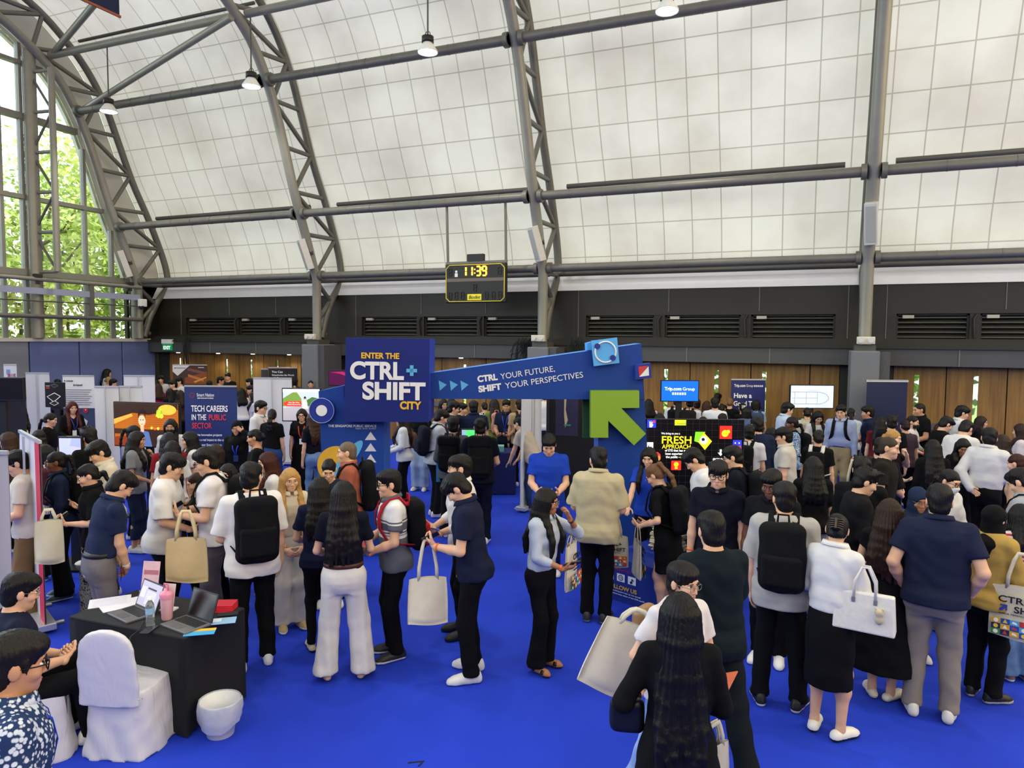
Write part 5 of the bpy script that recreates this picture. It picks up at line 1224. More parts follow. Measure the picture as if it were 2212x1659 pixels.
for i_, (X_, Y_, H_) in enumerate(((-24.2, 11.2, 4.6), (-24.6, 13.4, 5.2), (-24.0, 15.6, 4.8), (-24.8, 17.8, 5.6), (-24.2, 20.0, 5.0), (-27.0, 23.5, 7.0))):
    rnd = random.Random(40 + i_); t = thing('bush', 'tall light green shrub crowding against the outside of the glass', 'shrub', (X_, Y_, -.1), group='shrubs outside the glass'); mb = MB()
    for _ in range(1500):
        zz_ = rnd.uniform(.2, 1) ** .8 * H_; r_ = .4 + .9 * sin(min(1, zz_ / H_) * 2.6); a_ = rnd.uniform(0, 2 * pi); p = Vector((r_ * cos(a_) * rnd.uniform(.5, 1), 1.2 * r_ * sin(a_) * rnd.uniform(.5, 1), zz_)); a = Vector((rnd.gauss(0, 1), rnd.gauss(0, 1), rnd.gauss(0, 1))).normalized() * rnd.uniform(.09, .18); b_ = a.cross(Vector((rnd.random(), rnd.random(), rnd.random()))).normalized() * .08; mb.raw([p - a, p + b_, p + a, p - b_], [(0, 1, 2, 3)])
    mb.build('leaves', lf[i_ % 3], t); mb = MB(); mb.tube([(0, 0, 0), (0, 0, H_ * .7)], .06, 6); mb.build('stem', bark, t)
tree(-26, 17.5, 10.5, 2.8, 'leafy green tree outside the glass behind the lattice post', 1, 0); tree(-27.5, 21.5, 9.5, 3.0, 'darker green tree outside the right part of the glass', 2, 1)
tree(-31, 14.5, 8.0, 3.0, 'yellow green tree outside the left edge of the glass', 3, 2); tree(-34, 25.5, 11, 3.4, 'distant tree outside, behind the arch foot', 4, 1); tree(-36, 19.5, 8.5, 3.0, 'distant tree outside between the nearer two trees', 5, 0)
for i, (x, y, h) in enumerate(((-22.6, 13.6, 2.6), (-22.3, 15.2, 2.3), (-22.8, 16.4, 2.8), (-22.4, 17.5, 2.2), (-23.2, 12.6, 3.6))): palm(x, y, h, ['feathery palm just outside the glass left of the post', 'feathery palm just outside the glass right of the post', 'tall feathery palm outside the middle panes', 'feathery palm outside the panes nearest the corner', 'palm with pale fronds at the left edge of the glass'][i], i)
mb = MB(); mb.box((-38, 8, -.1), (-34, 15.5, 6.0)); o = mb.build('building', mat('#b9bba0', .8, noise=.15, scale=.6)); tag(o, 'pale concrete building outside the left edge of the glass', 'building')
# ------------------------------------------------------------------ printed matter
EX, EZ = Vector((1, 0, 0)), Vector((0, 0, 1))
def art(root, w, h, z1, y, items, emit=0.0, th=.002):
    """flat print on the front (-y) of a w x h panel whose top edge is at z1; u,v run 0..1 from its top left corner"""
    P_ = parent_matrix(root); Rm = P_.to_3x3(); ux = Rm @ EX; uy = EZ; k = 0
    for it in items:
        k += 1; yy = y - .0015 * (1 + k * .5) if it[0] != 't' else y - .0015 * (2 + k * .5); c = it[-1]; m = mat(c, .5, noise=.03, emit=emit) if isinstance(c, str) else c
        if it[0] == 'r': u0, v0, u1, v1 = it[1:5]; pts = [((u0 - .5) * w, z1 - v1 * h), ((u1 - .5) * w, z1 - v1 * h), ((u1 - .5) * w, z1 - v0 * h), ((u0 - .5) * w, z1 - v0 * h)]
        elif it[0] == 'p': pts = [((u - .5) * w, z1 - v * h) for u, v in it[1]]
        elif it[0] == 'd':
            u, v, r = it[1:4]; pts = [((u - .5) * w + r * w * cos(a), z1 - v * h + r * w * (it[4] if len(it) > 5 else 1) * sin(a)) for a in np.linspace(0, 2 * pi, 25)[:-1]]
        elif it[0] == 't':
            txt, u, v, wu, hv, bold = it[1:7]; o = P_ @ Vector(((u - .5) * w, yy, z1 - v * h))
            lettering(txt, o, ux, uy, hv * h * 1.38, m, root, width=wu * w, bold=bold, ext=.001); continue
        mb = MB(); ar_ = sum(pts[i][0] * pts[(i + 1) % len(pts)][1] - pts[(i + 1) % len(pts)][0] * pts[i][1] for i in range(len(pts)))
        if ar_ < 0: pts = pts[::-1]
        mb.prism(pts, (0, yy, 0), EX, EZ, Vector((0, 1, 0)), .001); mb.build({'r': 'printed_panel', 'p': 'printed_shape', 'd': 'printed_disc'}[it[0]], m, root)
alu = mat('#c4c6c8', .35, .5, .05)
def rollup(xl, xr, y, h, label, c='#1f2c5c', back=False, yaw=0.0, items=(), t=None, name='roll_up_banner', group=None, edge=None, rough=.45, wd=None, at=None):
    """pull-up banner whose top edge runs from xl to xr at row y, h metres tall"""
    yc = y - (733 + ((xl + xr) / 2 - 1106) * .0075); t = t or (EYE - h) * FOC / yc
    xm = (xl + xr) / 2; w = (xr - xl) * t / FOC / max(.2, cos(yaw)); p = atd(xm, y, t)
    if wd: w = wd
    if at is not None: p = at
    root = thing(name, label, 'banner', (p.x, p.y, 0), YAW + yaw, group)
    mb = MB(); mb.box((-w / 2 - .01, -.09, .03), (w / 2 + .01, .09, .10)); mb.box((-w * .3, -.2, 0), (-w * .26, .2, .03)); mb.box((w * .26, -.2, 0), (w * .3, .2, .03)); mb.build('base', alu, root, bevel=.01)
    mb = MB(); n = 10; vs = []
    for j in range(n + 1):
        for i in range(n + 1):
            u, v_ = i / n, j / n; vs.append(((u - .5) * w, .008 * sin(v_ * 5 + u * 3) * (v_ < .98) * .6, .09 + v_ * (h - .11)))
    fs = [(j * (n + 1) + i, j * (n + 1) + i + 1, (j + 1) * (n + 1) + i + 1, (j + 1) * (n + 1) + i) for j in range(n) for i in range(n)]
    v2 = [(a, b_ + .006, c_) for a, b_, c_ in vs]; mb.raw(vs, fs, True); mb.raw(v2, [f[::-1] for f in fs], True); mb.build('sheet', mat(c, rough, noise=.04, scale=2), root)
    mb = MB(); mb.box((-w / 2, -.014, h - .03), (w / 2, .016, h)); mb.build('top_bar', mat('#b9babb', .35, .4) if not back else alu, root)
    mb = MB(); yy = -.05 if back else .05; mb.tube([(0, yy, .08), (0, yy, h - .01)], .012, 8); mb.build('pole', alu, root)
    if edge: mb = MB(); mb.box((w / 2 - .003, -.012, .09), (w / 2 + .004, .012, h - .03)); mb.build('edge', mat(edge, .5), root)
    art(root, w, h - .12, h - .03, -.008, items); return root
def screen(xl, xr, yt, yb, t, label, c, items=(), yaw=0.0, emit=1.0, stand=True, cat='screen', name='display_screen', rim=.02, stc='#17181a'):
    xm = (xl + xr) / 2; w = (xr - xl) * t / FOC / max(.3, cos(yaw)); h = (yb - yt) * t / FOC; p = atd(xm, (yt + yb) / 2, t)
    root = thing(name, label, cat, (p.x, p.y, 0), YAW + yaw); z0, z1 = p.z - h / 2, p.z + h / 2; bk = mat(stc, .4)
    mb = MB(); mb.box((-w / 2, 0, z0), (w / 2, .05, z1)); mb.build('bezel', bk, root, bevel=.006)
    mb = MB(); mb.box((-w / 2 + rim, -.004, z0 + rim), (w / 2 - rim, .0, z1 - rim)); mb.build('picture', mat(c, .25, emit=emit, noise=.1, scale=3) if isinstance(c, str) else c, root)
    art(root, w - 2 * rim, h - 2 * rim, z1 - rim, -.004, items, emit=emit)
    if stand: mb = MB(); mb.box((-.06, .05, .03), (.06, .10, z0 + h * .6)); mb.build('stand_pole', bk, root); mb = MB(); mb.box((-.35, -.2, 0), (.35, .35, .03)); mb.build('stand_base', bk, root)
    return root
# ------------------------------------------------------------------ the sign gate
GT = 9.3
go = atd(1106, 829, GT); gu = Vector((cos(YAW), sin(YAW), 0)); gn = gu.cross(EZ)
def gp(x, y, f=0.0):
    """gate coordinates (along, up) of a picture point on the plane f metres in front of the gate's face"""
    d = ray(x, y); o = go + gn * f; t = (o - EYEP).dot(gn) / d.dot(gn); p = EYEP + d * t; return ((p - go).dot(gu), p.z)
gate = thing('sign_gate', 'blue cut-out entrance gate with slanted beam and two legs', 'gate', (go.x, go.y, 0), YAW)
gb = mat('#173c88', .5, noise=.06, scale=2, spec=.25); gb_e = mat('#4a8fe0', .5, noise=.04); gl_ = mat('#2a5cba', .5, noise=.05)
def gprism(root, pts, f, d, name, m, m_side=None, z0=True):
    q = [gp(x, y, f) for x, y in pts]
    mb = MB(); ar_ = sum(q[i][0] * q[(i + 1) % len(q)][1] - q[(i + 1) % len(q)][0] * q[i][1] for i in range(len(q)))
    if ar_ < 0: q = q[::-1]
    mb.prism(q, Vector((0, -f, 0)), EX, EZ, Vector((0, 1, 0)), d)
    if m_side is not None:
        for i in range(2, len(mb.mi)): mb.mi[i] = 1
    return mb.build(name, [m, m_side] if m_side is not None else m, root)
def floorpt(x, f): q = gp(x, 1100, f); return q[0]
lp = [(688, 845), (760, 829), (829, 829)]; q = [gp(*p) for p in lp] + [(floorpt(829, 0), 0.0), (floorpt(703, 0), 0.0)]
mb = MB(); mb.prism(q[::-1], (0, 0, 0), EX, EZ, Vector((0, 1, 0)), .50); mb.mi[2:] = [1] * (len(mb.mi) - 2); mb.build('left_leg', [gb, gl_], gate)
q = [gp(*p) for p in [(1293, 770), (1386, 743), (1398, 960)]] + [(floorpt(1404, 0), 0.0), (floorpt(1293, 0), 0.0)]
mb = MB(); mb.prism(q[::-1], (0, 0.01, 0), EX, EZ, Vector((0, 1, 0)), .49); mb.mi[2:] = [1] * (len(mb.mi) - 2); mb.build('right_leg', [gb, gl_], gate)
gprism(gate, [(742, 834), (930, 806), (1385, 742), (1391, 863), (742, 861)], 0.0, .50, 'beam', gb, gb_e)
gprism(gate, [(1259, 863), (1285, 863), (1285, 946), (1259, 946)], -.25, .06, 'green_back_panel', mat('#1f4a26', .5))
sg = thing('gate_sign', 'navy square sign reading ENTER THE CTRL + SHIFT CITY', 'sign', (go.x, go.y, 0), YAW)
navy_s = mat('#14226a', .5, noise=.05, scale=2, spec=.25); yel = mat('#e0ad2c', .5, noise=.02); wt = mat('#dddbd9', .5, noise=.02); cy_ = mat('#58a6d2', .5, noise=.02)
gprism(sg, [(747, 729), (928, 732), (926, 912), (743, 911)], .22, .62, 'box', navy_s, mat('#2036a4', .5, noise=.03))
def glet(root, txt, x0, y0, x1, hpx, m, f, bold=0.0, y1=None, ext=.006, name='lettering'):
    a = gp(x0, y0, f); b_ = gp(x1, y1 if y1 is not None else y0, f); o = go + gu * a[0] + EZ * (a[1] - go.z) + gn * f; d = Vector((b_[0] - a[0], 0, b_[1] - a[1]))
    ux = (gu * d.x + EZ * d.z).normalized(); uy = (EZ * d.x - gu * d.z).normalized(); return lettering(txt, o, ux, uy, hpx * 1.38 * GT / FOC, m, root, width=d.length, bold=bold, ext=ext, name=name)
glet(sg, 'ENTER THE', 780, 773.5, 862, 12, yel, .222, .035, 775); glet(sg, 'CTRL', 756, 817, 872, 36, wt, .222, .038, 819); glet(sg, 'SHIFT', 783, 861, 919, 36, wt, .222, .038, 863); glet(sg, 'CITY', 864, 883, 910, 16, yel, .222, .04, 884)
mb = MB()
a = gp(889.5, 800.5, .222); k = .068
for sx_, sz_ in ((k, k / 3), (k / 3, k)): mb.box((a[0] - sx_, -.232, a[1] - sz_), (a[0] + sx_, -.222, a[1] + sz_))
mb.build('plus_sign', cy_, sg)
# things stuck on the gate: disc, squares, arrow; the gate's own print
def gdisc(root, x, y, rpx, f, d, m, name, n=40):
    q = gp(x, y, f); r = rpx * (GT - f) / FOC; mb = MB(); mb.disc((q[0], -f, q[1]), EX, EZ, r, n, Vector((0, 1, 0)), d); return mb.build(name, m, root)
for x in (949, 973, 996): gprism(gate, [(x - 1.5, 822), (x + 16, 831), (x + 1, 844)], .003, .002, 'printed_triangle', cy_)
glet(gate, 'CTRL', 1032, 825, 1075.5, 13, wt, .002, .05, 820, .002); glet(gate, 'YOUR FUTURE,', 1082, 819.5, 1199, 13, wt, .002, .0, 802, .002)
glet(gate, 'SHIFT', 1034.5, 847, 1084, 13, wt, .002, .05, 840.5, .002); glet(gate, 'YOUR PERSPECTIVES', 1092, 839.5, 1260, 13, wt, .002, .0, 815, .002)
glet(gate, 'THE SINGAPORE PUBLIC SERVICE', 709, 922.5, 813, 5.5, wt, .002, .02, 923, .002); glet(gate, 'Integrity . Service . Excellence', 768, 926.8, 812, 2.6, wt, .002, .0, 927, .002)
for y in (950.5, 975, 999): gprism(gate, [(788, y), (813, y), (800.5, y - 18)], .003, .014, 'raised_triangle', mat('#c9c8cc', .5, noise=.02))
gdisc(gate, 727, 1005, 42, .002, .001, mat('#d1a02c', .5, noise=.03), 'printed_disc'); mb = MB(); q = gp(752, 990, .004); mb.disc((q[0], -.005, q[1]), (EX * .62 + EZ * .78), (EX * -.78 + EZ * .62), .30, 30, Vector((0, 1, 0)), .001, ry=.08); mb.build('printed_ellipse', cy_, gate)
for k, c in enumerate(('#c79a2e', '#8a6a4a', '#c79a2e', '#b8327a', '#3f86c8')): gprism(gate, [(817 + k * 4, 1068), (819.5 + k * 4, 1068), (819.5 + k * 4, 1110), (817 + k * 4, 1110)], .002, .001, 'printed_stripe', mat(c, .5))
dc = thing('round_badge', 'navy disc with white centre on the gate left edge', 'sign', (go.x, go.y, 0), YAW); gdisc(dc, 694.5, 887, 27, .10, .10, mat('#182a84', .5, noise=.03), 'disc'); gdisc(dc, 694.5, 887, 12, .106, .006, wt, 'centre_disc')
mb = MB(); q = gp(694.5, 887, .10); r_ = 27 * (GT - .1) / FOC; mb.tube([(q[0] + r_ * cos(a), -.1, q[1] + r_ * sin(a)) for a in np.linspace(0, 2 * pi, 41)], .004, 5, False); mb.build('rim', mat('#9fb4dd', .4), dc)
sq = thing('square_badge', 'light blue tilted square with white ring on the gate top', 'sign', (go.x, go.y, 0), YAW); gprism(sq, [(1277, 736), (1333, 729), (1338, 784), (1283, 791)], .12, .06, 'plate', mat('#57a5dc', .5, noise=.03), mat('#3f86c4', .5)); gprism(sq, [(1268, 741), (1280, 738), (1281, 755), (1269, 757)], .0, .3, 'back_plate', mat('#4fa0e4', .5))
q = gp(1308, 760.5, .125); r_ = 22 * GT / FOC; mb = MB(); mb.tube([(q[0] + r_ * cos(a), -.125, q[1] + r_ * sin(a)) for a in np.linspace(0, 2 * pi, 41)], .012, 6, False); mb.build('ring', wt, sq); gdisc(sq, 1290.5, 748, 6.2, .14, .01, mat('#182a84', .5), 'dot'); gdisc(sq, 1324, 773, 6.2, .14, .01, mat('#182a84', .5), 'dot')
rs = thing('flag_badge', 'small navy square with red and white triangles on gate corner', 'sign', (go.x, go.y, 0), YAW); gprism(rs, [(1373, 789), (1405, 784), (1408, 816), (1375, 820)], .10, .10, 'plate', mat('#182a84', .5), mat('#2a4fb4', .5)); gprism(rs, [(1379, 792), (1400, 790), (1381, 814)], .104, .003, 'red_triangle', mat('#c23232', .5)); gprism(rs, [(1401, 791), (1402, 811), (1381, 814)], .104, .003, 'white_triangle', wt)
ga = thing('arrow_sign', 'large green arrow pointing up and left on the gate right leg', 'sign', (go.x, go.y, 0), YAW)
gprism(ga, [(1276, 844), (1381, 844), (1381, 881), (1342, 881.5), (1395.5, 937), (1369.5, 962), (1314, 909), (1314, 945.5), (1276, 945.5)], .16, .15, 'arrow', mat('#7da029', .5, noise=.03), mat('#5f8a28', .5))
# ------------------------------------------------------------------ low plinth with the hand-out bags
F0 = Vector((-1.965, 7.66, 0)); pu = Vector((.924, -.383, 0)); pyaw = atan2(pu.y, pu.x)
pl = thing('display_plinth', 'low blue plinth reading FOLLOW US beside the gate right leg', 'plinth', F0 + pu * .55, pyaw); pb = mat('#1c2f86', .5, noise=.05, scale=3)
mb = MB(); mb.box((-.55, 0, 0), (.55, .75, .48)); mb.build('box', pb, pl); mb = MB(); mb.box((-.50, .30, .48), (.55, .75, .53)); mb.build('upper_step', mat('#203a9c', .5), pl)
sqm = mat('#e8e8ec', .5, noise=.02); ik = mat('#141c50', .6)
art(pl, 1.1, .48, .48, 0.0, [('t', '@CTRLSHIFT.SG', .03, .27, .26, .045, .01, '#b02848'), ('r', .0, .34, .085, .52, '#e8e8ec'), ('r', .125, .34, .22, .52, '#e8e8ec'), ('r', .26, .34, .355, .52, '#e8e8ec'), ('t', 'f', .03, .49, .03, .12, .02, '#141c50'), ('d', .1725, .43, .030, '#141c50'), ('d', .1725, .43, .022, '#e8e8ec'), ('d', .1725, .43, .014, '#141c50'), ('d', .1725, .43, .008, '#e8e8ec'), ('r', .305, .38, .314, .47, '#141c50'), ('d', .300, .47, .013, '#141c50'), ('p', [(.314, .38), (.335, .41), (.335, .43), (.314, .41)], '#141c50'), ('t', 'FOLLOW US', .012, .70, .36, .095, .035, '#c9a13c'), ('t', 'on an exciting journey as we unveil', .0, .765, .42, .03, .01, '#d5d8e6'), ('t', 'never-before-seen sides of the STE world.', .0, .83, .47, .03, .01, '#d5d8e6'), ('t', 'STE+TECH', .66, .52, .22, .08, .01, '#8f9ad0')])
rnd = random.Random(5)
for k in range(14):
    p = F0 + pu * (.46 + rnd.uniform(-.02, .03)) + Vector((.383, .924, 0)) * (.50 + rnd.uniform(-.02, .03)); v = Vol((-.2, -.15, -.03), (.2, .15, .03), .010); v.rbox((0, 0, 0), (.17, .12, .0115), .011); v.ripple(.0018, 40, k); vs, qs = v.net(); o = np_mesh('folded_bag', [(vs, qs, 0)], [cloth('#d6cba9')])
    o.location = (p.x, p.y, .545 + k * .0215); o.rotation_euler = (0, 0, pyaw + rnd.uniform(-.2, .2)); tag(o, 'folded cream cloth bag in the stack on the blue plinth', 'tote bag', 'stack of folded cream bags on the plinth')
# ------------------------------------------------------------------ FRESH APPROACH display wall
fw_ = screen(1394, 1606, 905, 1062, 9.6, 'black display wall reading FRESH APPROACH behind the plinth', '#0b0a0c', [], emit=.25, cat='display wall', name='display_wall', rim=.006)
w_, h_ = 212 * 9.6 / FOC, 157 * 9.6 / FOC; zt_ = atd(1500, 905, 9.6).z
grid = [('r', u, 0, u + .0025, 1, '#26242a') for u in np.arange(.02, 1, .065)] + [('r', 0, v, 1, v + .003, '#26242a') for v in np.arange(.06, 1, .09)]
art(fw_, w_, h_, zt_, -.006, grid, emit=.4)
art(fw_, w_, h_, zt_, -.012, [('r', .01, .01, .10, .12, '#2a3ae0'), ('p', [(.03, .03), (.035, .03), (.04, .06), (.05, .02), (.055, .06), (.065, .03), (.066, .08), (.075, .07), (.06, .115), (.035, .115)], '#efe2cf'), ('d', .08, .04, .012, '#e0323a'), ('r', .29, .01, .405, .085, '#e6e01e'), ('p', [(.29, .085), (.405, .01), (.405, .085)], '#b4c828'),
    ('t', 'We bring to you a', .155, .21, .19, .03, .01, '#f2f2f2'), ('t', 'FRESH', .155, .335, .30, .105, .015, '#f2e21e'), ('t', 'APPROACH', .165, .405, .29, .06, .012, '#f2e21e'), ('t', 'of STE that has never', .195, .445, .26, .032, .02, '#f2f2f2'), ('t', 'been experienced by', .20, .49, .245, .032, .02, '#f2f2f2'), ('t', 'the public -', .205, .535, .14, .032, .02, '#f2f2f2'), ('t', 'until now', .35, .535, .11, .032, .02, '#f2e21e'),
    ('r', .005, .32, .075, .43, '#f4f4f4'), ('d', .04, .38, .018, '#161616'), ('d', .043, .372, .011, '#f4f4f4'), ('p', [(.50, .17), (.60, .17), (.56, .33), (.49, .30)], '#7cc824'), ('p', [(.585, .18), (.67, .30), (.60, .42), (.53, .31)], '#f0d020'), ('d', .585, .285, .04, '#ffffff'), ('d', .58, .275, .017, '#101010'), ('r', .745, .085, .87, .265, '#d8281e'), ('d', .80, .19, .035, '#f2d41e'), ('d', .832, .165, .018, '#f2d41e'), ('r', .88, .28, .97, .43, '#2a32d8'), ('p', [(.885, .43), (.895, .36), (.965, .36), (.968, .43)], '#e0322a'), ('d', .905, .32, .007, '#ffffff'), ('d', .945, .32, .007, '#ffffff'), ('p', [(.75, .41), (.77, .41), (.77, .455), (.79, .455), (.76, .50), (.73, .455), (.75, .455)], '#f4f4f4'),
    ('t', '@CTRLSHIFT.SG', .68, .56, .17, .03, .02, '#f2f2f2'), ('r', .65, .59, .72, .69, '#f4f4f4'), ('r', .74, .59, .81, .69, '#f4f4f4'), ('r', .26, .57, .36, .70, '#d8281e'), ('d', .31, .62, .025, '#f2c41e'), ('r', .295, .655, .325, .685, '#f2c41e'), ('r', .53, .52, .60, .60, '#58bfe0'), ('p', [(.54, .555), (.57, .54), (.585, .565), (.56, .585)], '#101010'), ('d', .115, .53, .035, '#e8863c', ), ('p', [(.085, .50), (.09, .46), (.12, .45), (.145, .48), (.15, .50)], '#d8322a')], emit=.9)
# ------------------------------------------------------------------ the other banners and screens
rollup(-46, 16, 975, 2.0, 'grey roll-up banner seen from behind at the far left edge', '#a9a6ac', True, t=5.55)
e0, e1 = atz(42, 928, 1.9), atz(86, 952, 1.9); ed = e1 - e0
root = rollup(0, 100, 941, 1.9, 'white roll-up banner back with red edge at left', '#d3cdd0', True, yaw=atan2(ed.y, ed.x) - YAW, t=6.45, wd=ed.length, at=(e0 + e1) / 2, items=[('r', .80, -.02, 1.0, 1.0, '#c4283c')])
rollup(55, 106, 799, 2.0, 'tall white banner back, leftmost below the navy wall', '#d4d7dc', True, t=17.5)
rollup(12, 31, 786, 2.2, 'narrow pale blue banner against the grey wall pad', '#cfd8ea', yaw=.6, items=[('t', 'PLUS', .3, .16, .6, .06, .03, '#a03a6a'), ('r', .2, .05, .5, .11, '#7a98d0')])
rollup(267, 334, 809, 2.0, 'white banner back standing against the navy end wall', '#dcdcdc', True, t=16.6)
rollup(204, 256, 835, 2.0, 'white banner back directly right of the red and navy poster', '#cfcecb', True, t=12.9); rollup(257.5, 307, 832, 2.0, 'white banner back above the big orange picture screen', '#d2d2d0', True, t=13.0)
rollup(135, 203, 810, 2.0, 'white and navy banner with three red drops, left', '#e2e2e4', items=[('r', 0, .39, 1, .86, '#3b4666'), ('r', 0, .86, 1, .89, '#b8283a'), ('d', .07, .055, .022, '#b02a34'), ('t', 'ESPRESSIF', .12, .065, .22, .018, .02, '#3a3a44'), ('t', 'Join Espressif', .34, .115, .30, .025, .02, '#3a3a4a')] + [('r', .06, .16 + k * .026, .92 - (k % 3) * .05, .168 + k * .026, '#8a8c98') for k in range(8)] + [('d', x, .42, .08, '#b8283a') for x in (.17, .45, .72)] + [('d', x, .41, .02, '#f0e4e4') for x in (.17, .45, .72)] + [('p', [(.48, .54), (.62, .50), (.78, .55), (.72, .62), (.64, .63), (.60, .70), (.52, .66), (.46, .60)], '#c9ced8'), ('p', [(.60, .72), (.70, .70), (.73, .78), (.64, .80)], '#c9ced8')])
screen(97, 139, 826, 880, 15.6, 'dark screen with white diamond outlines, left of banner', '#15120f', [('p', [(.25, .08), (.52, .02), (.75, .10), (.5, .2)], '#4a4a4a'), ('p', [(.3, .1), (.52, .05), (.7, .10), (.5, .17)], '#15120f'), ('p', [(.06, .58), (.5, .4), (.86, .56), (.45, .82)], '#d0d0d0'), ('p', [(.1, .58), (.5, .43), (.81, .56), (.45, .79)], '#17140f'), ('p', [(.2, .86), (.5, .74), (.75, .86), (.48, .97)], '#b0b0b0'), ('p', [(.25, .86), (.5, .765), (.7, .86), (.48, .945)], '#17140f'), ('r', .04, .18, .25, .22, '#b8322a'), ('r', .04, .1, .25, .13, '#9a9a9a')], emit=.6)
screen(236, 396, 869, 967, 11.4, 'large screen showing a man before glowing orange wood', '#a35a1c', [('r', .3, .12 + k * .05, 1, .13 + k * .05, '#8a4414') for k in range(9)] + [('p', [(0, 0), (1, 0), (1, .12), (.55, .26), (.3, .22), (0, .38)], '#2a160b'), ('p', [(0, .38), (.28, .24), (.3, .3), (0, .5)], '#e89a3a'), ('r', 0, .60, 1, .72, '#3c2010'), ('p', [(0, .8), (.35, .72), (.5, 1), (0, 1)], '#7a3012'), ('p', [(.55, .62), (1, .66), (1, 1), (.55, 1)], '#2c1a10'), ('d', .84, .13, .14, .5, '#f0a838'), ('d', .72, .2, .05, '#8aa82a'), ('d', .75, .28, .03, '#f2d63c'), ('p', [(.66, .28), (.7, .15), (.76, .1), (.73, .22), (.78, .3), (.7, .33)], '#b4c42c'), ('p', [(.34, 1), (.37, .72), (.45, .62), (.55, .66), (.60, 1)], '#4a6496'), ('r', .42, .50, .475, .66, '#d9a584'), ('d', .447, .40, .056, 1.35, '#e3b494'), ('p', [(.392, .36), (.388, .26), (.40, .18), (.425, .135), (.455, .13), (.485, .16), (.502, .23), (.503, .36), (.494, .30), (.485, .25), (.455, .235), (.425, .245), (.405, .28)], '#17110e'), ('d', .43, .38, .008, '#1a120e'), ('d', .467, .38, .008, '#1a120e'), ('r', .437, .475, .462, .487, '#9a4a3e'), ('d', .6, .56, .02, '#c9b43c'), ('d', .65, .58, .018, '#c85a2a'), ('d', .7, .57, .02, '#d8c44a')], emit=1.1, yaw=radians(-12))
rollup(398, 511, 832, 2.0, 'navy banner reading TECH CAREERS IN THE PUBLIC SECTOR', '#26346c', items=[('d', .15, .085, .055, '#8a3454'), ('d', .15, .085, .045, '#3a3464'), ('t', 'Smart Nation', .24, .095, .33, .034, .01, '#e6e8f0'), ('t', 'SINGAPORE', .25, .118, .31, .013, .02, '#e6e8f0'), ('t', 'TECH CAREERS', .13, .245, .70, .062, .02, '#f2f2f4'), ('t', 'IN THE', .13, .33, .28, .058, .02, '#f2f2f4'), ('t', 'PUBLIC', .46, .33, .33, .058, .02, '#d8405a'), ('t', 'SECTOR', .14, .415, .38, .058, .02, '#d8405a'), ('t', '- Drive innovative projects', .15, .49, .56, .024, .015, '#f2f2f4'), ('t', '- Make a real impact to the community', .15, .54, .78, .024, .015, '#f2f2f4'), ('t', '- Shape our Smart Nation', .15, .59, .55, .024, .015, '#f2f2f4'), ('t', 'Discover the opportunities', .15, .66, .55, .024, .015, '#e6e8f0'), ('r', .12, .70, .5, .72, '#c83a52')])
rollup(373, 447, 786, 2.05, 'brown industrial banner before the oak doors, left', '#4a3030', t=22.0, items=[('p', [(0, 0), (.5, 0), (.14, .17), (0, .1)], '#e0e0e0'), ('t', 'NatSteel', .12, .05, .25, .02, .01, '#3a3a48'), ('p', [(.04, .05), (.06, .035), (.11, .035), (.09, .05)], '#3a3a48'), ('p', [(.45, .04), (1, .11), (1, .16), (.42, .08)], '#7a5048'), ('p', [(.35, .2), (1, .1), (1, .3), (.35, .3)], '#8a4a28'), ('p', [(.45, .14), (.9, .22), (.9, .26), (.45, .18)], '#c87a3a'), ('p', [(.6, .26), (.98, .18), (.98, .2), (.65, .28)], '#d8a040')] + [('r', .75 + k * .045, .025, .78 + k * .045, .04, '#e0e0e0') for k in range(4)])
rollup(580, 642, 790, 2.05, 'black banner reading You Can Decarbonise the World with Concrete', '#141416', t=20.5, items=[('r', 0, 0, 1, .01, '#7a3438'), ('t', 'You Can', .12, .07, .38, .032, .02, '#f0f0f0'), ('t', 'Decarbonise the World', .12, .115, .76, .024, .015, '#f0f0f0'), ('t', 'with Concrete', .12, .155, .48, .024, .015, '#f0f0f0')])
rollup(564, 579, 795, 2.0, 'narrow dark banner half hidden left of the black banner', '#33343a', t=20.6)
rollup(547, 630, 815, 2.0, 'white banner back left of the garden picture screen', '#d9d9d7', True)
screen(609, 693, 838, 911, 12.8, 'screen showing a woman on a garden path with red caption', '#b9c6cf', [('p', [(0, .3), (.35, .05), (.5, .3), (.52, .5), (0, .55)], '#6f8f3c'), ('p', [(.65, .35), (.8, .25), (1, .3), (1, .6), (.66, .55)], '#3f6a34'), ('p', [(0, .6), (.6, .52), (1, .6), (1, 1), (0, 1)], '#a9a4ae'), ('r', 0, 0, 1, .1, '#dfe8ee'), ('r', .08, .38, .50, .55, '#d83a22'), ('r', .02, .42, .12, .52, '#d83a22'), ('t', 'Chia Xin Wen', .15, .445, .3, .04, .02, '#f6e0d8'), ('t', 'Industry Development', .12, .505, .36, .035, .02, '#f6e0d8'), ('p', [(.53, .62), (.55, .4), (.60, .36), (.66, .4), (.68, .62)], '#e6e2ee'), ('d', .605, .31, .030, '#dcae92'), ('p', [(.57, .4), (.575, .26), (.605, .22), (.635, .26), (.64, .4), (.63, .3), (.58, .3)], '#17120f')], emit=.9)
screen(709, 760, 799, 834, 14.5, 'screen of magenta shapes behind the navy sign', '#4a1440', [('p', [(.05, .1), (.6, .05), (1, .2), (1, .5), (.5, .2)], '#a3195a')], emit=.7)
rollup(730, 760, 813, 1.9, 'pale blue poster peeping out left of navy sign', '#bcd6e6', t=13.5, items=[('t', 'GUIDE', .2, .105, .8, .02, .02, '#a8503c')])
scr = screen(-60, 51, 815, 866, 9.7, 'black monitor seen from behind at the left edge', '#141416', emit=0.0)
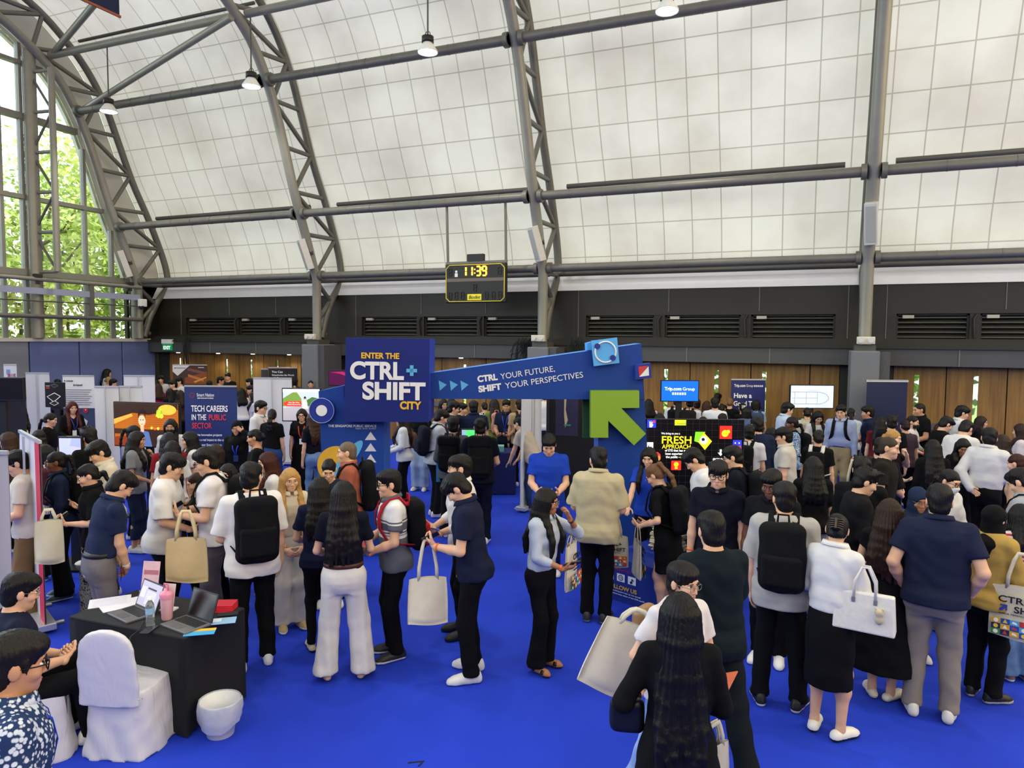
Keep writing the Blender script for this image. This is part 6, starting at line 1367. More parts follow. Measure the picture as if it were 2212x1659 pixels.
mb = MB(); p = atd(-10, 900, 10.2); o = thing('display_counter', 'dark navy counter below the monitor at left edge', 'counter', (p.x, p.y, 0), YAW); mb.box((-.5, -.3, 0), (.25, .3, atd(0, 833, 10.2).z)); mb.build('body', mat('#1b2238', .6), o, bevel=.02)
screen(125, 178, 943, 990, 8.8, 'pale lilac display panel behind the ponytailed woman, left', '#c9c8e4', [('p', [(0, 0), (.6, 0), (.4, 1), (0, 1)], '#bfc6ea'), ('p', [(.6, 0), (1, 0), (1, .5), (.5, .4)], '#a8b4e6')], emit=.55)
screen(995, 1028, 926, 962, 12.4, 'glowing green screen between two backpacks beneath gate', '#5ad07a', [('p', [(0, 0), (.3, 0), (.2, 1), (0, 1)], '#8fa6c4'), ('p', [(.45, .3), (.95, .2), (.9, .9), (.5, .9)], '#4ae05a')], emit=.9)
e0, e1 = atz(1124, 1108, 0), atz(1168, 1087, 0); ed = e1 - e0
rollup(0, 100, 838, 2.1, 'tall white banner back standing inside the gate opening', '#d3dae2', True, yaw=atan2(ed.y, ed.x) - YAW, t=12.0, wd=ed.length, at=(e0 + e1) / 2)
# dark booth beyond the gate
mb = MB(); q_ = atd(1500, 905, 9.6); mb.box((-212 * 9.6 / FOC / 2, .004, -(q_.z - .98) + q_.z - .98), (212 * 9.6 / FOC / 2, .05, 1.0)); mb.build('lower_panel', mat('#0b0a0c', .4), fw_)
p = atd(1225, 830, 12.6); o = thing('booth_partition', 'black booth partition seen through the gate, right side', 'partition', (p.x, p.y, 0), YAW); mb = MB(); mb.box((-.35, 0, 0), (.75, .06, 2.3)); mb.build('panel', mat('#0f0f11', .6), o)
mb = MB(); mb.box((-.36, -.02, 0), (-.31, .08, 2.3)); mb.build('post', mat('#2a2a2c', .4), o)
p = atd(1221, 900, 12.2); o = thing('wall_poster', 'dark purple poster with ivory figure hanging in the gate', 'poster', (p.x, p.y, 0), YAW - .25); mb = MB(); mb.box((-.17, 0, 1.25), (.22, .01, 2.15)); mb.build('sheet', mat('#2c2a44', .5), o)
art(o, .39, .9, 2.15, 0, [('p', [(.45, .3), (.55, .25), (.52, .5), (.62, .7), (.5, .85), (.45, .6)], '#b9a88a'), ('r', .2, .15, .6, .18, '#9a9ab0'), ('r', .45, .78, .75, .81, '#2f8a6a'), ('r', .2, .22, .5, .24, '#8a8aa0')])
rl_ = screen(1427, 1510, 821, 868, 14.2, 'bright blue screen with white lettering before the oak doors', '#1464e0', [('t', 'Trip.com', .08, .47, .46, .17, .02, '#ffffff'), ('t', 'Group', .57, .47, .33, .16, .0, '#ffffff')] + [('r', .29 + k * .066, .58, .335 + k * .066, .70, '#d8e6fa') for k in range(6)], emit=1.0)
rollup(1580, 1654, 818, 2.07, 'navy banner reading Have a Good Trip before the doors', '#1d2768', items=[('t', 'Trip.com', .08, .075, .33, .03, .03, '#f0f0f4'), ('t', 'Group', .43, .075, .2, .03, .0, '#f0f0f4')] + [('r', .66 + k * .055, .055, .70 + k * .055, .075, '#e0e0ea') for k in range(5)] + [('t', 'Have a', .07, .20, .52, .055, .022, '#ffffff'), ('t', 'Good Trip', .07, .29, .72, .055, .022, '#ffffff'), ('d', .86, .285, .025, '#e8863c'), ('p', [(0, 1), (0, .62), (.4, .40), (1, .35), (1, 1)], '#2438a0')])
ln = '#5a6a8c'
screen(1706, 1802, 831, 883, 14.6, 'white screen showing a ship plan outline', '#dce6f2', [('r', .02, .28, .62, .295, ln), ('r', .02, .82, .62, .835, ln), ('r', .02, .55, .62, .56, ln), ('r', .09, .28, .095, .83, ln), ('r', .36, .28, .365, .83, ln), ('r', .62, .28, .625, .83, ln)] + [('p', [(.62 + .27 * sin(a) , .555 - .275 * cos(a)), (.62 + .27 * sin(b_), .555 - .275 * cos(b_)), (.62 + .262 * sin(b_), .555 - .262 * cos(b_)), (.62 + .262 * sin(a), .555 - .262 * cos(a))], ln) for a, b_ in zip(np.linspace(0, pi, 15)[:-1], np.linspace(0, pi, 15)[1:])] + [('p', [(.38 + k * .035, .19 + .02 * (k % 2)), (.415 + k * .035, .21 - .02 * (k % 2)), (.415 + k * .035, .22 - .02 * (k % 2)), (.38 + k * .035, .20 + .02 * (k % 2))], '#9aa8c0') for k in range(8)], emit=.5)
rollup(1873, 1961, 820, 2.15, 'plain navy banner with bright white top bar, right', '#161f44', items=[('r', -.01, -.012, 1.01, .006, '#f2f2f0')])
# table behind the gate
p = atd(1075, 1000, 13.5); o = thing('booth_table', 'booth table under dark blue cloth seen through the gate', 'table', (p.x, p.y, 0), YAW); mb = MB(); mb.box((-.75, -.3, 0), (.35, .3, .80)); mb.build('cloth', mat('#15205c', .7), o, bevel=.02)
for k, (dx, dy, sx_, sy_, sz_, c, lb) in enumerate(((.02, -.1, .1, .12, .10, '#78b8b0', 'teal box on the booth table inside the gate'), (-.08, -.15, .12, .08, .03, '#e0a838', 'yellow leaflets on the booth table inside the gate'), (-.25, -.12, .12, .1, .02, '#3a4a9a', 'blue leaflets on the booth table inside the gate'))):
    mb = MB(); q = Matrix.Rotation(YAW, 3, 'Z') @ Vector((dx, dy, 0)); mb.box((-sx_, -sy_, 0), (sx_, sy_, sz_)); b_ = mb.build(['display_box', 'leaflet_stack', 'leaflet_stack'][k], mat(c, .5), None, (p.x + q.x, p.y + q.y, .80), YAW + .2 * k); tag(b_, lb, ['box', 'leaflets', 'leaflets'][k])
# red soft case beside the women at the garden screen
v = Vol((-.2, -.15, 0), (.2, .15, .75), .012); v.rbox((0, 0, .33), (.13, .09, .33), .06); v.cone((0, 0, .64), (0, 0, .70), .03, .03, .02); v.ripple(.006, 20, 1); vs, qs = v.net(); p = atz(646, 1062, 0); o = np_mesh('red_case', [(vs, qs, 0)], [cloth('#8a1620')]); o.location = p; o.rotation_euler = (0, 0, YAW); tag(o, 'tall red soft case standing beside the jeans woman', 'bag')
# ------------------------------------------------------------------ foreground table
TA, TB, TC = Vector((-5.16, 3.64, 0)), Vector((-4.03, 3.69, 0)), Vector((-4.0, 4.2, 0)); tu = (TB - TA).normalized(); tv = Vector((-tu.y, tu.x, 0)); tw, td = (TB - TA).length, .62; tyaw = atan2(tu.y, tu.x)
tb = thing('covered_table', 'table under stretched black cloth in the left foreground', 'table', TA + tu * tw / 2 + tv * td / 2, tyaw); blk = mat('#0e0e10', .8, noise=.1, bump=.1, scale=40)
mb = MB(); rg = []
nn = 16
def per(s_):
    k = int(s_ * 4) % 4; f = s_ * 4 - int(s_ * 4); c = [(-tw / 2, -td / 2), (tw / 2, -td / 2), (tw / 2, td / 2), (-tw / 2, td / 2)]; a, b_ = c[k], c[(k + 1) % 4]; return a[0] + (b_[0] - a[0]) * f, a[1] + (b_[1] - a[1]) * f, f
N = 64; lv = 8; vs = []
for j in range(lv + 1):
    t = j / lv
    for i in range(N):
        x, y, f = per(i / N); bow = sin(pi * f); ins = 1 - .10 * bow * sin(pi * min(1, t * 1.0)) - .03 * t * bow; lo_ = .01 + .10 * bow ** 1.5; vs.append((x * ins, y * ins, .735 - t * (.735 - lo_)))
fs = [(j * N + i, (j + 1) * N + i, (j + 1) * N + (i + 1) % N, j * N + (i + 1) % N) for j in range(lv) for i in range(N)]
mb.raw(vs, fs, True); mb.build('stretched_cloth', blk, tb)
mb = MB(); mb.box((-tw / 2 - .003, -td / 2 - .003, .725), (tw / 2 + .003, td / 2 + .003, .75)); mb.build('tabletop', blk, tb, bevel=.012)
for sx_ in (-1, 1):
    for sy_ in (-1, 1): mb = MB(); mb.tube([(sx_ * (tw / 2 - .03), sy_ * (td / 2 - .03), 0), (sx_ * (tw / 2 - .05), sy_ * (td / 2 - .05), .72)], .015, 8); mb.build('leg', steel_d, tb)
TZ = .75
def tpos(x, y, z=TZ): return atz(x, y, z)
def laptop(px, py, rz, label, scr, tilt=108, items=None, wd=.31):
    p = tpos(px, py); o = thing('laptop', label, 'laptop', p, rz); g_ = mat('#6a6a6c', .4, .3); kb = mat('#1c1c1e', .5); w = wd / 2
    mb = MB(); mb.box((-w, 0, 0), (w, .215, .016)); mb.build('base', g_, o, bevel=.004)
    mb = MB()
    for r_ in range(5):
        for c_ in range(13): x0 = -w + .02 + c_ * (wd - .04) / 13; mb.box((x0, .10 + r_ * .020, .016), (x0 + (wd - .04) / 13 - .003, .10 + r_ * .020 + .016, .0185))
    mb.build('keys', kb, o); mb = MB(); mb.box((-.05, .02, .016), (.05, .08, .0175)); mb.build('trackpad', mat('#565658', .4), o)
    a = radians(tilt - 90); e = Vector((0, sin(a), cos(a))); b0 = Vector((0, .215, .014)); n_ = Vector((0, cos(a), -sin(a))); mb = MB()
    mb.prism([(-w, 0), (w, 0), (w, .21), (-w, .21)], b0, EX, e, n_, .008); mb.build('lid', kb, o)
    mb = MB(); mb.prism([(-w + .012, .014), (w - .012, .014), (w - .012, .20), (-w + .012, .20)], b0 - n_ * .001, EX, e, n_, .001); s_ = mb.build('screen', scr, o)
    for (u0, v0, u1, v1, c) in (items or []): mb = MB(); mb.prism([(-w + u0 * wd, v0 * .21), (-w + u1 * wd, v0 * .21), (-w + u1 * wd, v1 * .21), (-w + u0 * wd, v1 * .21)], b0 - n_ * .002, EX, e, n_, .001); mb.build('window', mat(c, .4, emit=.3), o)
    return o
laptop(252, 1338, tyaw - .28, 'open grey laptop with lit spreadsheet, left on the black table', mat('#b9b2c4', .3, emit=.25, noise=.02), 112, [(.35, .70, .75, .76, '#1c1c22'), (.08, .35, .30, .75, '#cfc9d6'), (.35, .15, .8, .65, '#c9c4d0')])
laptop(372, 1362, tyaw - .22, 'open grey laptop with black screen, right on the black table', mat('#08080a', .25), 108)
def lathe_thing(name, label, cat, p, parts, rz=0):
    o = thing(name, label, cat, p, rz)
    for nm, prof, m_ in parts: mb = MB(); mb.lathe(prof, 18); mb.build(nm, m_, o)
    return o
clear = mat('#dfeaf0', .08, trans=.85, noise=0, alpha=1.0)
lathe_thing('water_bottle', 'small clear plastic water bottle between the two laptops', 'bottle', tpos(325, 1352), [('bottle', [(.028, 0), (.031, .01), (.030, .04), (.031, .05), (.029, .06), (.031, .07), (.031, .15), (.024, .175), (.014, .19), (.013, .20)], clear), ('label', [(.0315, .095), (.0318, .10), (.0318, .135), (.0315, .14)], mat('#8fb4d8', .4)), ('cap', [(.015, .198), (.015, .222), (.0, .222)], mat('#eef0f2', .4))])
o = lathe_thing('shaker_bottle', 'pink shaker bottle standing behind the laptops', 'bottle', tpos(361, 1337), [('cup', [(.036, 0), (.040, .01), (.047, .17), (.047, .175)], mat('#dba9b8', .25, noise=.03)), ('lid', [(.050, .165), (.051, .195), (.046, .21), (.02, .222), (.016, .24), (.0, .24)], mat('#d88aa4', .35))]); mb = MB(); mb.tube([(-.02, 0, .225), (-.02, 0, .27), (.02, 0, .27), (.02, 0, .225)], .006, 6); mb.build('carry_loop', mat('#d0567e', .4), o)
def flat(px, py, w, d, th, rz, name, label, cat, c, items=None):
    p = tpos(px, py); mb = MB(); mb.box((-w / 2, -d / 2, 0), (w / 2, d / 2, th)); o = mb.build(name, mat(c, .45, noise=.05, scale=6), None, p, rz); tag(o, label, cat)
    for (u0, v0, u1, v1, cc) in (items or []): mb = MB(); mb.box((-w / 2 + u0 * w, -d / 2 + v0 * d, th), (-w / 2 + u1 * w, -d / 2 + v1 * d, th + .001)); mb.build('printed_area', mat(cc, .5), o)
    return o
flat(238, 1300, .21, .30, .004, tyaw - .75, 'paper_sheets', 'white printed sheets at the left end of the table', 'papers', '#d8d6dc', [(.1, .1, .9, .9, '#cfccd6')])
flat(262, 1306, .21, .30, .003, tyaw - .5, 'paper_sheets', 'second white printed sheet touching the lit laptop', 'papers', '#dcdade')
for k in range(4): flat(478 + k * .3, 1317 - k * 2, .21, .15, .008, tyaw + .35 + .02 * k, 'red_folder', 'red folder in the small pile behind the right laptop', 'folder', '#b8202e').location.z = TZ + k * .0082
for o in [o for o in COL.objects if o.name.startswith('red_folder')]: o['group'] = 'red folders piled on the black table'
flat(492, 1328, .075, .15, .009, tyaw - .9, 'phone', 'black phone lying at the right end of the table', 'phone', '#0c0c0e')
flat(322, 1362, .07, .145, .009, tyaw + .3, 'phone', 'black phone lying in front of the water bottle', 'phone', '#111113')
flat(432, 1366, .11, .21, .004, tyaw - 1.0, 'leaflet', 'yellow and blue leaflet at the right front table edge', 'leaflet', '#3fa0d0', [(0, 0, .4, 1, '#e0b030')])
flat(478, 1342, .12, .21, .004, tyaw - .95, 'leaflet', 'blue and white leaflet under the black phone', 'leaflet', '#8fb8d8', [(.1, .1, .6, .5, '#dfe8f0')])
# acrylic sign holders
for (x, y, hgt, w, lb, rz, c) in ((322, 1258, .24, .15, 'pink printed card stand at the back of the table', .25, '#d9b4bc'), (360, 1300, .20, .11, 'small plain pink card stand behind the shaker', .15, '#dcc0c0')):
    p = tpos(x, y + 20); o = thing('card_stand', lb, 'card stand', p, tyaw + rz); mb = MB(); mb.prism([(-w / 2, 0), (w / 2, 0), (w / 2, hgt), (-w / 2, hgt)], Vector((0, .0, .01)), EX, Vector((0, .22, .975)), Vector((0, 1, 0)), .004); mb.build('card', mat(c, .3), o); mb = MB(); mb.box((-w / 2, -.02, 0), (w / 2, .07, .012)); mb.build('foot', mat('#d9d9df', .2), o)
    if w > .12:
        mb = MB(); mb.prism([(-w * .4, hgt * .55), (w * .45, hgt * .55), (w * .45, hgt * .7), (-w * .4, hgt * .7)], Vector((0, -.002, .01)), EX, Vector((0, .22, .975)), Vector((0, 1, 0)), .001); mb.build('printed_band', mat('#b06a78', .5), o)
        for k in range(5): q = Vector(p) + Vector((.04 + k * .014 - .03, -.05, .0)); mb = MB(); mb.lathe([(.007, 0), (.007, .05), (.004, .06)], 8); b_ = mb.build('red_pen', mat('#b02030', .4), None, q); tag(b_, 'red lipstick-sized pen standing before the pink card stand', 'pen', 'red pens at the card stand')
# chairs in white satin covers
m, nt, b = _newmat('white_satin'); tc = node(nt, 'ShaderNodeTexCoord'); mp = node(nt, 'ShaderNodeMapping'); mp.inputs['Rotation'].default_value = (0, .5, .4); mp.inputs['Scale'].default_value = (1, 1, .35); nt.links.new(tc.outputs['Object'], mp.inputs[0])
nz = node(nt, 'ShaderNodeTexNoise', Scale=11.0, Detail=5.0, Distortion=.8); nt.links.new(mp.outputs[0], nz.inputs['Vector']); bp = node(nt, 'ShaderNodeBump', Strength=.55, Distance=.02); nt.links.new(nz.outputs['Fac'], bp.inputs['Height']); nt.links.new(bp.outputs[0], b.inputs['Normal'])
b.inputs['Base Color'].default_value = lin('#cfcdd2'); b.inputs['Roughness'].default_value = .33; b.inputs['Specular IOR Level'].default_value = .6
satin = m
def covered_chair(p, rz, label):
    o = thing('covered_chair', label, 'chair', p, rz)
    v = Vol((-.3, -.12, 0), (.3, .55, .5), .012); zz = np.array([0, .2, .42, .46]); v.prof((0, .22, 0), np.eye(3), zz, np.array([.255, .235, .215, .205]), np.array([.27, .25, .232, .22]), k=0, pw=5)
    x, y, z = v.pts((slice(None),) * 3); v.D = v.D + (.010 * np.sin(x * 31 + 2 * np.sin(z * 5)) * np.sin(y * 25 + 1 + 2 * np.sin(z * 4)) * np.clip((.5 - z) / .4, 0, 1)).astype(np.float32); v.ripple(.003, 30, 1)
    vs, qs = v.net(); np_mesh('seat_cover', [(vs, qs, 0)], [satin], o)
    v = Vol((-.26, -.1, .40), (.26, .1, .97), .011); zz = np.array([.40, .55, .70, .80, .86, .90, .925, .935]); v.prof((0, -.015, 0), rx(radians(4)) @ np.eye(3), zz, np.array([.213, .212, .208, .196, .172, .135, .085, .03]), np.array([.036, .034, .032, .032, .032, .030, .026, .02]), k=0, pw=2.8); v.ripple(.0007, 34, 3)
    vs, qs = v.net(); np_mesh('back_cover', [(vs, qs, 0)], [satin], o)
    mb = MB(); mb.tube([(-.214, -.05, .45), (0, -.056, .445), (.214, -.05, .45)], .004, 6); mb.build('seam', satin, o)
    for sx_ in (-1, 1):
        for yy in (.03, .42): mb = MB(); mb.tube([(sx_ * .18, yy, 0.0), (sx_ * .18, yy, .42)], .012, 8); mb.build('leg', steel_d, o)
    return o
pc = atz(255, 1645, 0)
covered_chair((-4.30, 3.33, 0), radians(18), 'empty chair in a white satin cover before the black table')
# waste bin with liner
p = atz(472, 1584, 0) + Vector((.02, .0, 0)); o = thing('waste_bin', 'white plastic waste bin with a clear liner beside table', 'bin', p); o.scale = (.86, .86, .95)
mb = MB(); mb.lathe([(.105, 0), (.11, .005), (.125, .10), (.127, .10), (.13, .14), (.160, .27), (.165, .272), (.158, .268), (.128, .14), (.10, .012)], 28); mb.build('bucket', mat('#d6d7da', .35, noise=.02), o)
mb = MB(); n = 32; pr = [(.150, .18), (.163, .272), (.170, .28), (.178, .27), (.184, .22), (.178, .17), (.170, .13)]; vs = []
for j, (r_, z_) in enumerate(pr):
    for k in range(n): a = 2 * pi * k / n; w_ = 1 + .035 * sin(7 * a + j) * (j > 2) + .02 * sin(13 * a + 2 * j) * (j > 2); vs.append((r_ * w_ * cos(a), r_ * w_ * sin(a), z_ - (.03 * (1 + sin(a * 2 + 3.6)) if j >= 5 else 0)))
mb.raw(vs, [(j * n + k, j * n + (k + 1) % n, (j + 1) * n + (k + 1) % n, (j + 1) * n + k) for j in range(len(pr) - 1) for k in range(n)], True); mb.build('liner', mat('#d9dde6', .2, alpha=.55, noise=.1, scale=30), o)
mb = MB(); p = atz(900, 1650, 0); mb.prism([(-.06, .0), (.03, .02), (.01, -.03), (.025, -.03), (.05, .035), (-.06, .015)], (0, 0, .001), EX, Vector((0, 1, 0)), EZ, .002); o = mb.build('floor_mark', mat('#101018', .7), None, p, YAW); tag(o, 'black tape mark on the blue carpet at the bottom edge', 'tape')
mb = MB(); mb.tube([tpos(310, 1345) - Vector((0, 0, -.01)), tpos(300, 1365) + Vector((0, 0, .01)), tpos(282, 1378) + Vector((0, -.0, .008)), tpos(276, 1384) + Vector((0, -.02, -.1)), tpos(270, 1390) + Vector((.01, -.03, -.3))], .004, 6); o = mb.build('charger_cable', mat('#111', .5) if False else mat('#111111', .5), None); tag(o, 'black charger cable running off the front of the table', 'cable')
# ------------------------------------------------------------------ the crowd
def tp(c='#17181c', sl='short', neck='crew', **k): return dict(c=c, sl=sl, neck=neck, **k)
def bt(c='#121216', fit='reg', **k): return dict(c=c, fit=fit, **k)
M_, F_ = 'm', 'f'
BLK, NVY, WHT, CRM, GRY = '#131317', '#18203c', '#dcd9d6', '#cfc3a4', '#8b8a8a'
ORG = '#f0702c'
def cl(c, **k): return tp(c, **k)
P_ = person
def hang(q, sd, label, at='wrist', strap=.25, off=(0, 0, 0), yaw=None, **k):
    p = q.arm[sd][{'wrist': 2, 'elbow': 1, 'shoulder': 0}[at]]; p = p + np.array(off, float)
    return tote(W(q, p), q.yaw + (pi / 2 if yaw is None else yaw), label, strap=strap, **k)
# --- left foreground, seated
q = P_(36, 1363, 96, 1.72, 'person in a blue and white patterned shirt and glasses, lower left corner', skin='m', hair='neat', hc='#1c1815', top=tp('#c9d2de', k='floral', c2='#25375f', neck='shirt', loose=.025), arms=('down', 'down'), hp=6, glasses='b', lany='#1c3fb4', g=1.12, lean=4)
q1 = q
q = P_(48, 1236, 97, 1.74, 'seated person in a navy T-shirt and glasses with hands together, left edge', skin='l', hair='short', top=tp('#161c33', loose=.02), bot=bt('#101116', 'reg'), sit=.46, arms=('fist', 'fist'), hp=8, glasses='m', lean=6, g=1.03)
covered_chair(Vector((q.pos.x, q.pos.y, 0)) - Vector((-sin(q.yaw), cos(q.yaw), 0)) * .12, q.yaw, 'white satin covered chair under the seated navy-shirted man')
# --- left group by the black table
q = P_(272, 1019, 105, 1.73, 'person in navy polo and grey trousers, glasses, bowing over the black table', hair='short', top=tp('#1d2744', neck='polo', tuck=True, hem=.98, loose=.016), bot=bt('#6f6a70', 'reg'), arms=('clasp', 'clasp'), lean=12, hp=30, glasses='m', belt='#1a1512', watch='r#b9bcc2', g=1.02)
held(q, 1, 'red_leaflet', 'red leaflet held low by the man in navy polo', 'leaflet', (.10, .20, .004), '#a8202c')
q = P_(183, 1002, 275, 1.62, 'person in black blouse with low ponytail, patterned skirt, holding out a phone', F_, hair='lowpony', L=.34, top=tp('#111114', sl='half', neck='shirt', loose=.03), bot=dict(t='skirt', c='#1b1b1e', k='floral', c2='#6a675f', hem=.12, flare=.04), arms=('down', 'phone'), hp=18, shoes='#1a1a1c')
phone(q, -1, 'phone in silver case held by woman in black blouse', '#8b857c', '#3a3d44')
q = P_(206, 953, 285, 1.74, 'person in cream open-collar shirt looking down, behind black-bloused woman', hair='fringe', top=tp('#d3c9b2', neck='shirt', loose=.03), bot=bt('#26262c'), hp=25, arms=('hold', 'hold'))
q = P_(189, 922, 215, 1.74, 'person in black shirt seen from behind before the lilac display panel', hair='spiky', top=tp('#131316', sl='long'), hp=12)
q = P_(118, 974, 268, 1.62, 'person in navy shirt with glasses and curly black ponytail', F_, 'd', hair='pony', L=.36, hc='#0e0c0c', top=tp('#1a2340', neck='shirt', sl='34'), bot=bt(BLK, 'wide'), glasses='m', hp=3, shoes='#3a4a5c')
backpack(q, '#17171a', 'black backpack on the woman in navy shirt, left', small=True)
q = P_(97, 958, 200, 1.60, 'person in white striped blouse with maroon backpack beside the red-edged banner', F_, 'd', hair='long', L=.2, top=tp('#d8d6d6', sl='34', k='vstripe', c2='#9a9aa2', loose=.03), bot=bt(BLK, 'wide'), hy=-30, arms=('hold', 'bag'), shoes='#3d4658')
backpack(q, '#4a2028', 'maroon backpack on the woman in striped blouse')
tote(atd(104, 1100, 6.7), YAW + .5, 'crumpled cream cloth bag hanging behind the red-edged banner', c='#ddd4b6', w=.24, hh=.42, strap=.10, d=.12)
q = P_(82, 927, 200, 1.64, 'person with black hair tied back, hidden behind the red-edged banner', F_, hair='lowpony', top=tp(BLK), hp=10)
q = P_(30, 974, 262, 1.72, 'person with round glasses in dark apron between two left banners', hair='fringe', top=tp('#cfc6ba'), bot=bt('#7a6040', 'wide'), glasses='g', hp=20, arms=('hold', 'hold'))
q = P_(14, 932, 250, 1.60, 'person with long brown hair facing left above the edge banner', F_, hair='long', L=.34, hc='#3a2418', top=tp('#5a4630', sl='long'))
q = P_(4, 888, 240, 1.72, 'person in cream top with short black hair cut by the left edge', hair='short', top=tp(CRM))
backpack(q, '#c9bb98', 'cream backpack at the very left edge', strapc='#8a7350')
q = P_(40, 873, 268, 1.60, 'person with long dark brown hair and black top before the navy counter', F_, hair='long', L=.42, hc='#20130e', top=tp('#101013', sl='long'), hp=2)
q = P_(111, 891, 65, 1.60, 'person in black tee with ponytail and yellow strap, facing right at left', F_, hair='lowpony', L=.3, hc='#1c1310', top=tp('#131316'), bot=bt('#b59a3c'), hp=10)
q = P_(156, 866, 20, 1.66, 'person with long red-brown hair and black cardigan before the red-drop banner', F_, hair='long', L=.46, hc='#4a1a12', top=tp('#15120f', sl='long', neck='v'), lany='#3a3a9a', arms=('hold', 'low'), hp=6)
held(q, 1, 'leaflet', 'yellow picture leaflet held by the red-haired woman', 'leaflet', (.16, .2, .004), '#c9b46a')
q = P_(291, 917, 80, 1.62, 'person in dark navy tee with blue lanyard and ponytail, near orange screen', F_, hair='pony', L=.32, top=tp('#1d2a40'), lany='#1f49c0', hp=4)
q = P_(298, 930, 70, 1.62, 'person in grey T-shirt with long wavy dark hair, smiling right', F_, 'm', hair='long', L=.40, hc='#17100d', top=tp('#828386', loose=.03), bot=bt('#1f2a40', 'reg', k='denim', c2='#16203a', hem=.2), shoes='#cfcac2', arms=('hold', 'chin'))
q = P_(368, 904, 350, 1.62, 'person in black face mask, glasses and red and white jacket', F_, 'm', hair='long', L=.42, top=tp('#d5d2d2', sl='long'), mask='#121214', glasses='g')
q = P_(364, 932, 185, 1.66, 'person with long black hair in red top, from behind before orange screen', F_, hair='long', L=.4, top=tp('#8a1b26'))
q = P_(372, 950, 178, 1.58, 'person with very long black hair and white tee carrying a cream strap', F_, hair='long', L=.55, top=tp('#d8d6d4'))
hang(q, -1, 'cream cloth bag on the shoulder of long-haired woman in white', at='shoulder', off=(0, 0, .06), strap=.30, c='#d2c8ac', w=.32, hh=.36)
q = P_(407, 931, 280, 1.60, 'person with long black hair in speckled white top, facing left', F_, hair='long', L=.40, top=tp('#dedad6', k='spots', c2='#d0ccc8', loose=.03))
q = P_(376, 978, 78, 1.76, 'tall person in white T-shirt with black fringe, facing right, holding a phone', hair='fringe', top=tp('#dddad6', loose=.035, sl='over', hem=.80), bot=bt(BLK), arms=('hold', 'low'), hp=14, lean=5)
phone(q, 1, 'black phone in the hand of tall white T-shirt person')
q = P_(421, 1020, 285, 1.51, 'smiling person with brown tied hair in black cardigan and green top', F_, hair='bun', hc='#2c1a12', top=tp('#131414', sl='long'), arms=('hold', 'chin'), hp=8)
q = P_(441, 966, 262, 1.82, 'person in white T-shirt and grey trousers with black backpack, both hands on phone', hair='short', top=tp('#dcd8d9', loose=.03), bot=bt('#5d565c', 'reg'), arms=('phone', 'phone'), hp=16, glasses='b', band='l' + ORG, watch='r#16161a')
backpack(q, '#16171b', 'black backpack on white T-shirt man facing left, left group')
phone(q, -1, 'phone held by white T-shirt man with backpack facing left')
tote(atd(401, 1103, 6.25), YAW + .1, 'plain beige cloth bag hanging before the left group', c='#dcc294', strapc='#e6d4a8', w=.36, hh=.40, strap=.24)
q = P_(490, 1001, 330, 1.54, 'person with black hair half hidden between two white T-shirt men', F_, hair='long', L=.3, top=tp('#c9c6c4'), hp=4)
q = P_(464, 958, 200, 1.62, 'person with dark brown hair behind the left backpack man', F_, hair='bob', L=.18, hc='#2a1c12', top=tp(BLK))
q = P_(542, 997, 190, 1.79, 'person in white T-shirt with large black backpack, seen from behind', hair='short', top=tp('#e2dedc', loose=.035, sl='over', hem=.80), bot=bt('#101014', 'reg'), arms=('down', 'hold'), shoes='#d5d8dc', spread=.03, hp=6, hy=-25, g=1.06, stride=.03)
backpack(q, '#121318', 'large plain black backpack on the white T-shirt man, centre left', w=.165, hgt=.26)
q = P_(575, 975, 285, 1.62, 'person with long red-brown hair and white blouse, back to us', F_, hair='long', L=.40, hc='#3c150e', top=tp('#dcd9d8', sl='34', loose=.03))
q = P_(547, 926, 265, 1.62, 'person with black hair bun in wide-neck black top, profile left', F_, 'm', hair='bun', top=tp('#131316', neck='low'), arms=('hold', 'low'), hp=8)
q = P_(511, 908, 345, 1.60, 'person in black headscarf and blue lanyard, hand on the forehead', F_, 'm', hair='hijab', hc='#17181c', top=tp('#131417', sl='long', loose=.03), lany='#2746c8', glasses='m', arms=('down', 'brow'))
q = P_(627, 1010, 15, 1.60, 'person with long blonde-brown hair, glasses and cream jumpsuit, hands clasped', F_, hair='long', L=.44, hc='#b58a4e', top=tp('#cfc0a8', neck='shirt', tuck=True, hem=.98, sl='cap'), bot=bt('#cfc9be', 'wide'), arms=('clasp', 'clasp'), glasses='g', band='r' + ORG, shoes='#b9a070', hp=4)
q = P_(690, 1028, 180, 1.60, 'person with long black hair in navy T-shirt and black trousers, second from back', F_, hair='long', L=.42, top=tp('#141a34', loose=.02), bot=bt(BLK, 'slim'), arms=('hold', 'hold'), shoes=('flat', '#b9ab98', '#1a1512'))
q = P_(742, 1036, 176, 1.68, 'person with very long black hair, navy top, brown belt and white wide trousers', F_, hair='long', L=.52, hc='#15100e', top=tp('#11152a', tuck=True, hem=.98, loose=.022), bot=bt('#d5d0cc', 'wide'), arms=('hold', 'hold'), belt='#4a2418', shoes=('sandal', '#121214', '#1a1714'), toe=28, spread=.07)
held(q, 1, 'red_brochure', 'red brochure held in front of the white trousers woman', 'brochure', (.2, .26, .008), '#b82434')
q = P_(710, 992, 355, 1.60, 'person with tied black hair looking down behind the long-haired pair', F_, hair='bun', top=tp('#1d2236'), hp=22)
q = P_(748, 954, 268, 1.72, 'person with shaved head and rust jacket with black sleeve, profile left', hair='buzz', hc='#6a5a4c', skin='l', top=tp('#a05a44', sl='long', neck='polo'), bot=bt(BLK), hp=2, arms=('down', 'hold'))
backpack(q, '#17181b', 'bulky black backpack on the shaven-headed man', w=.17, hgt=.27)
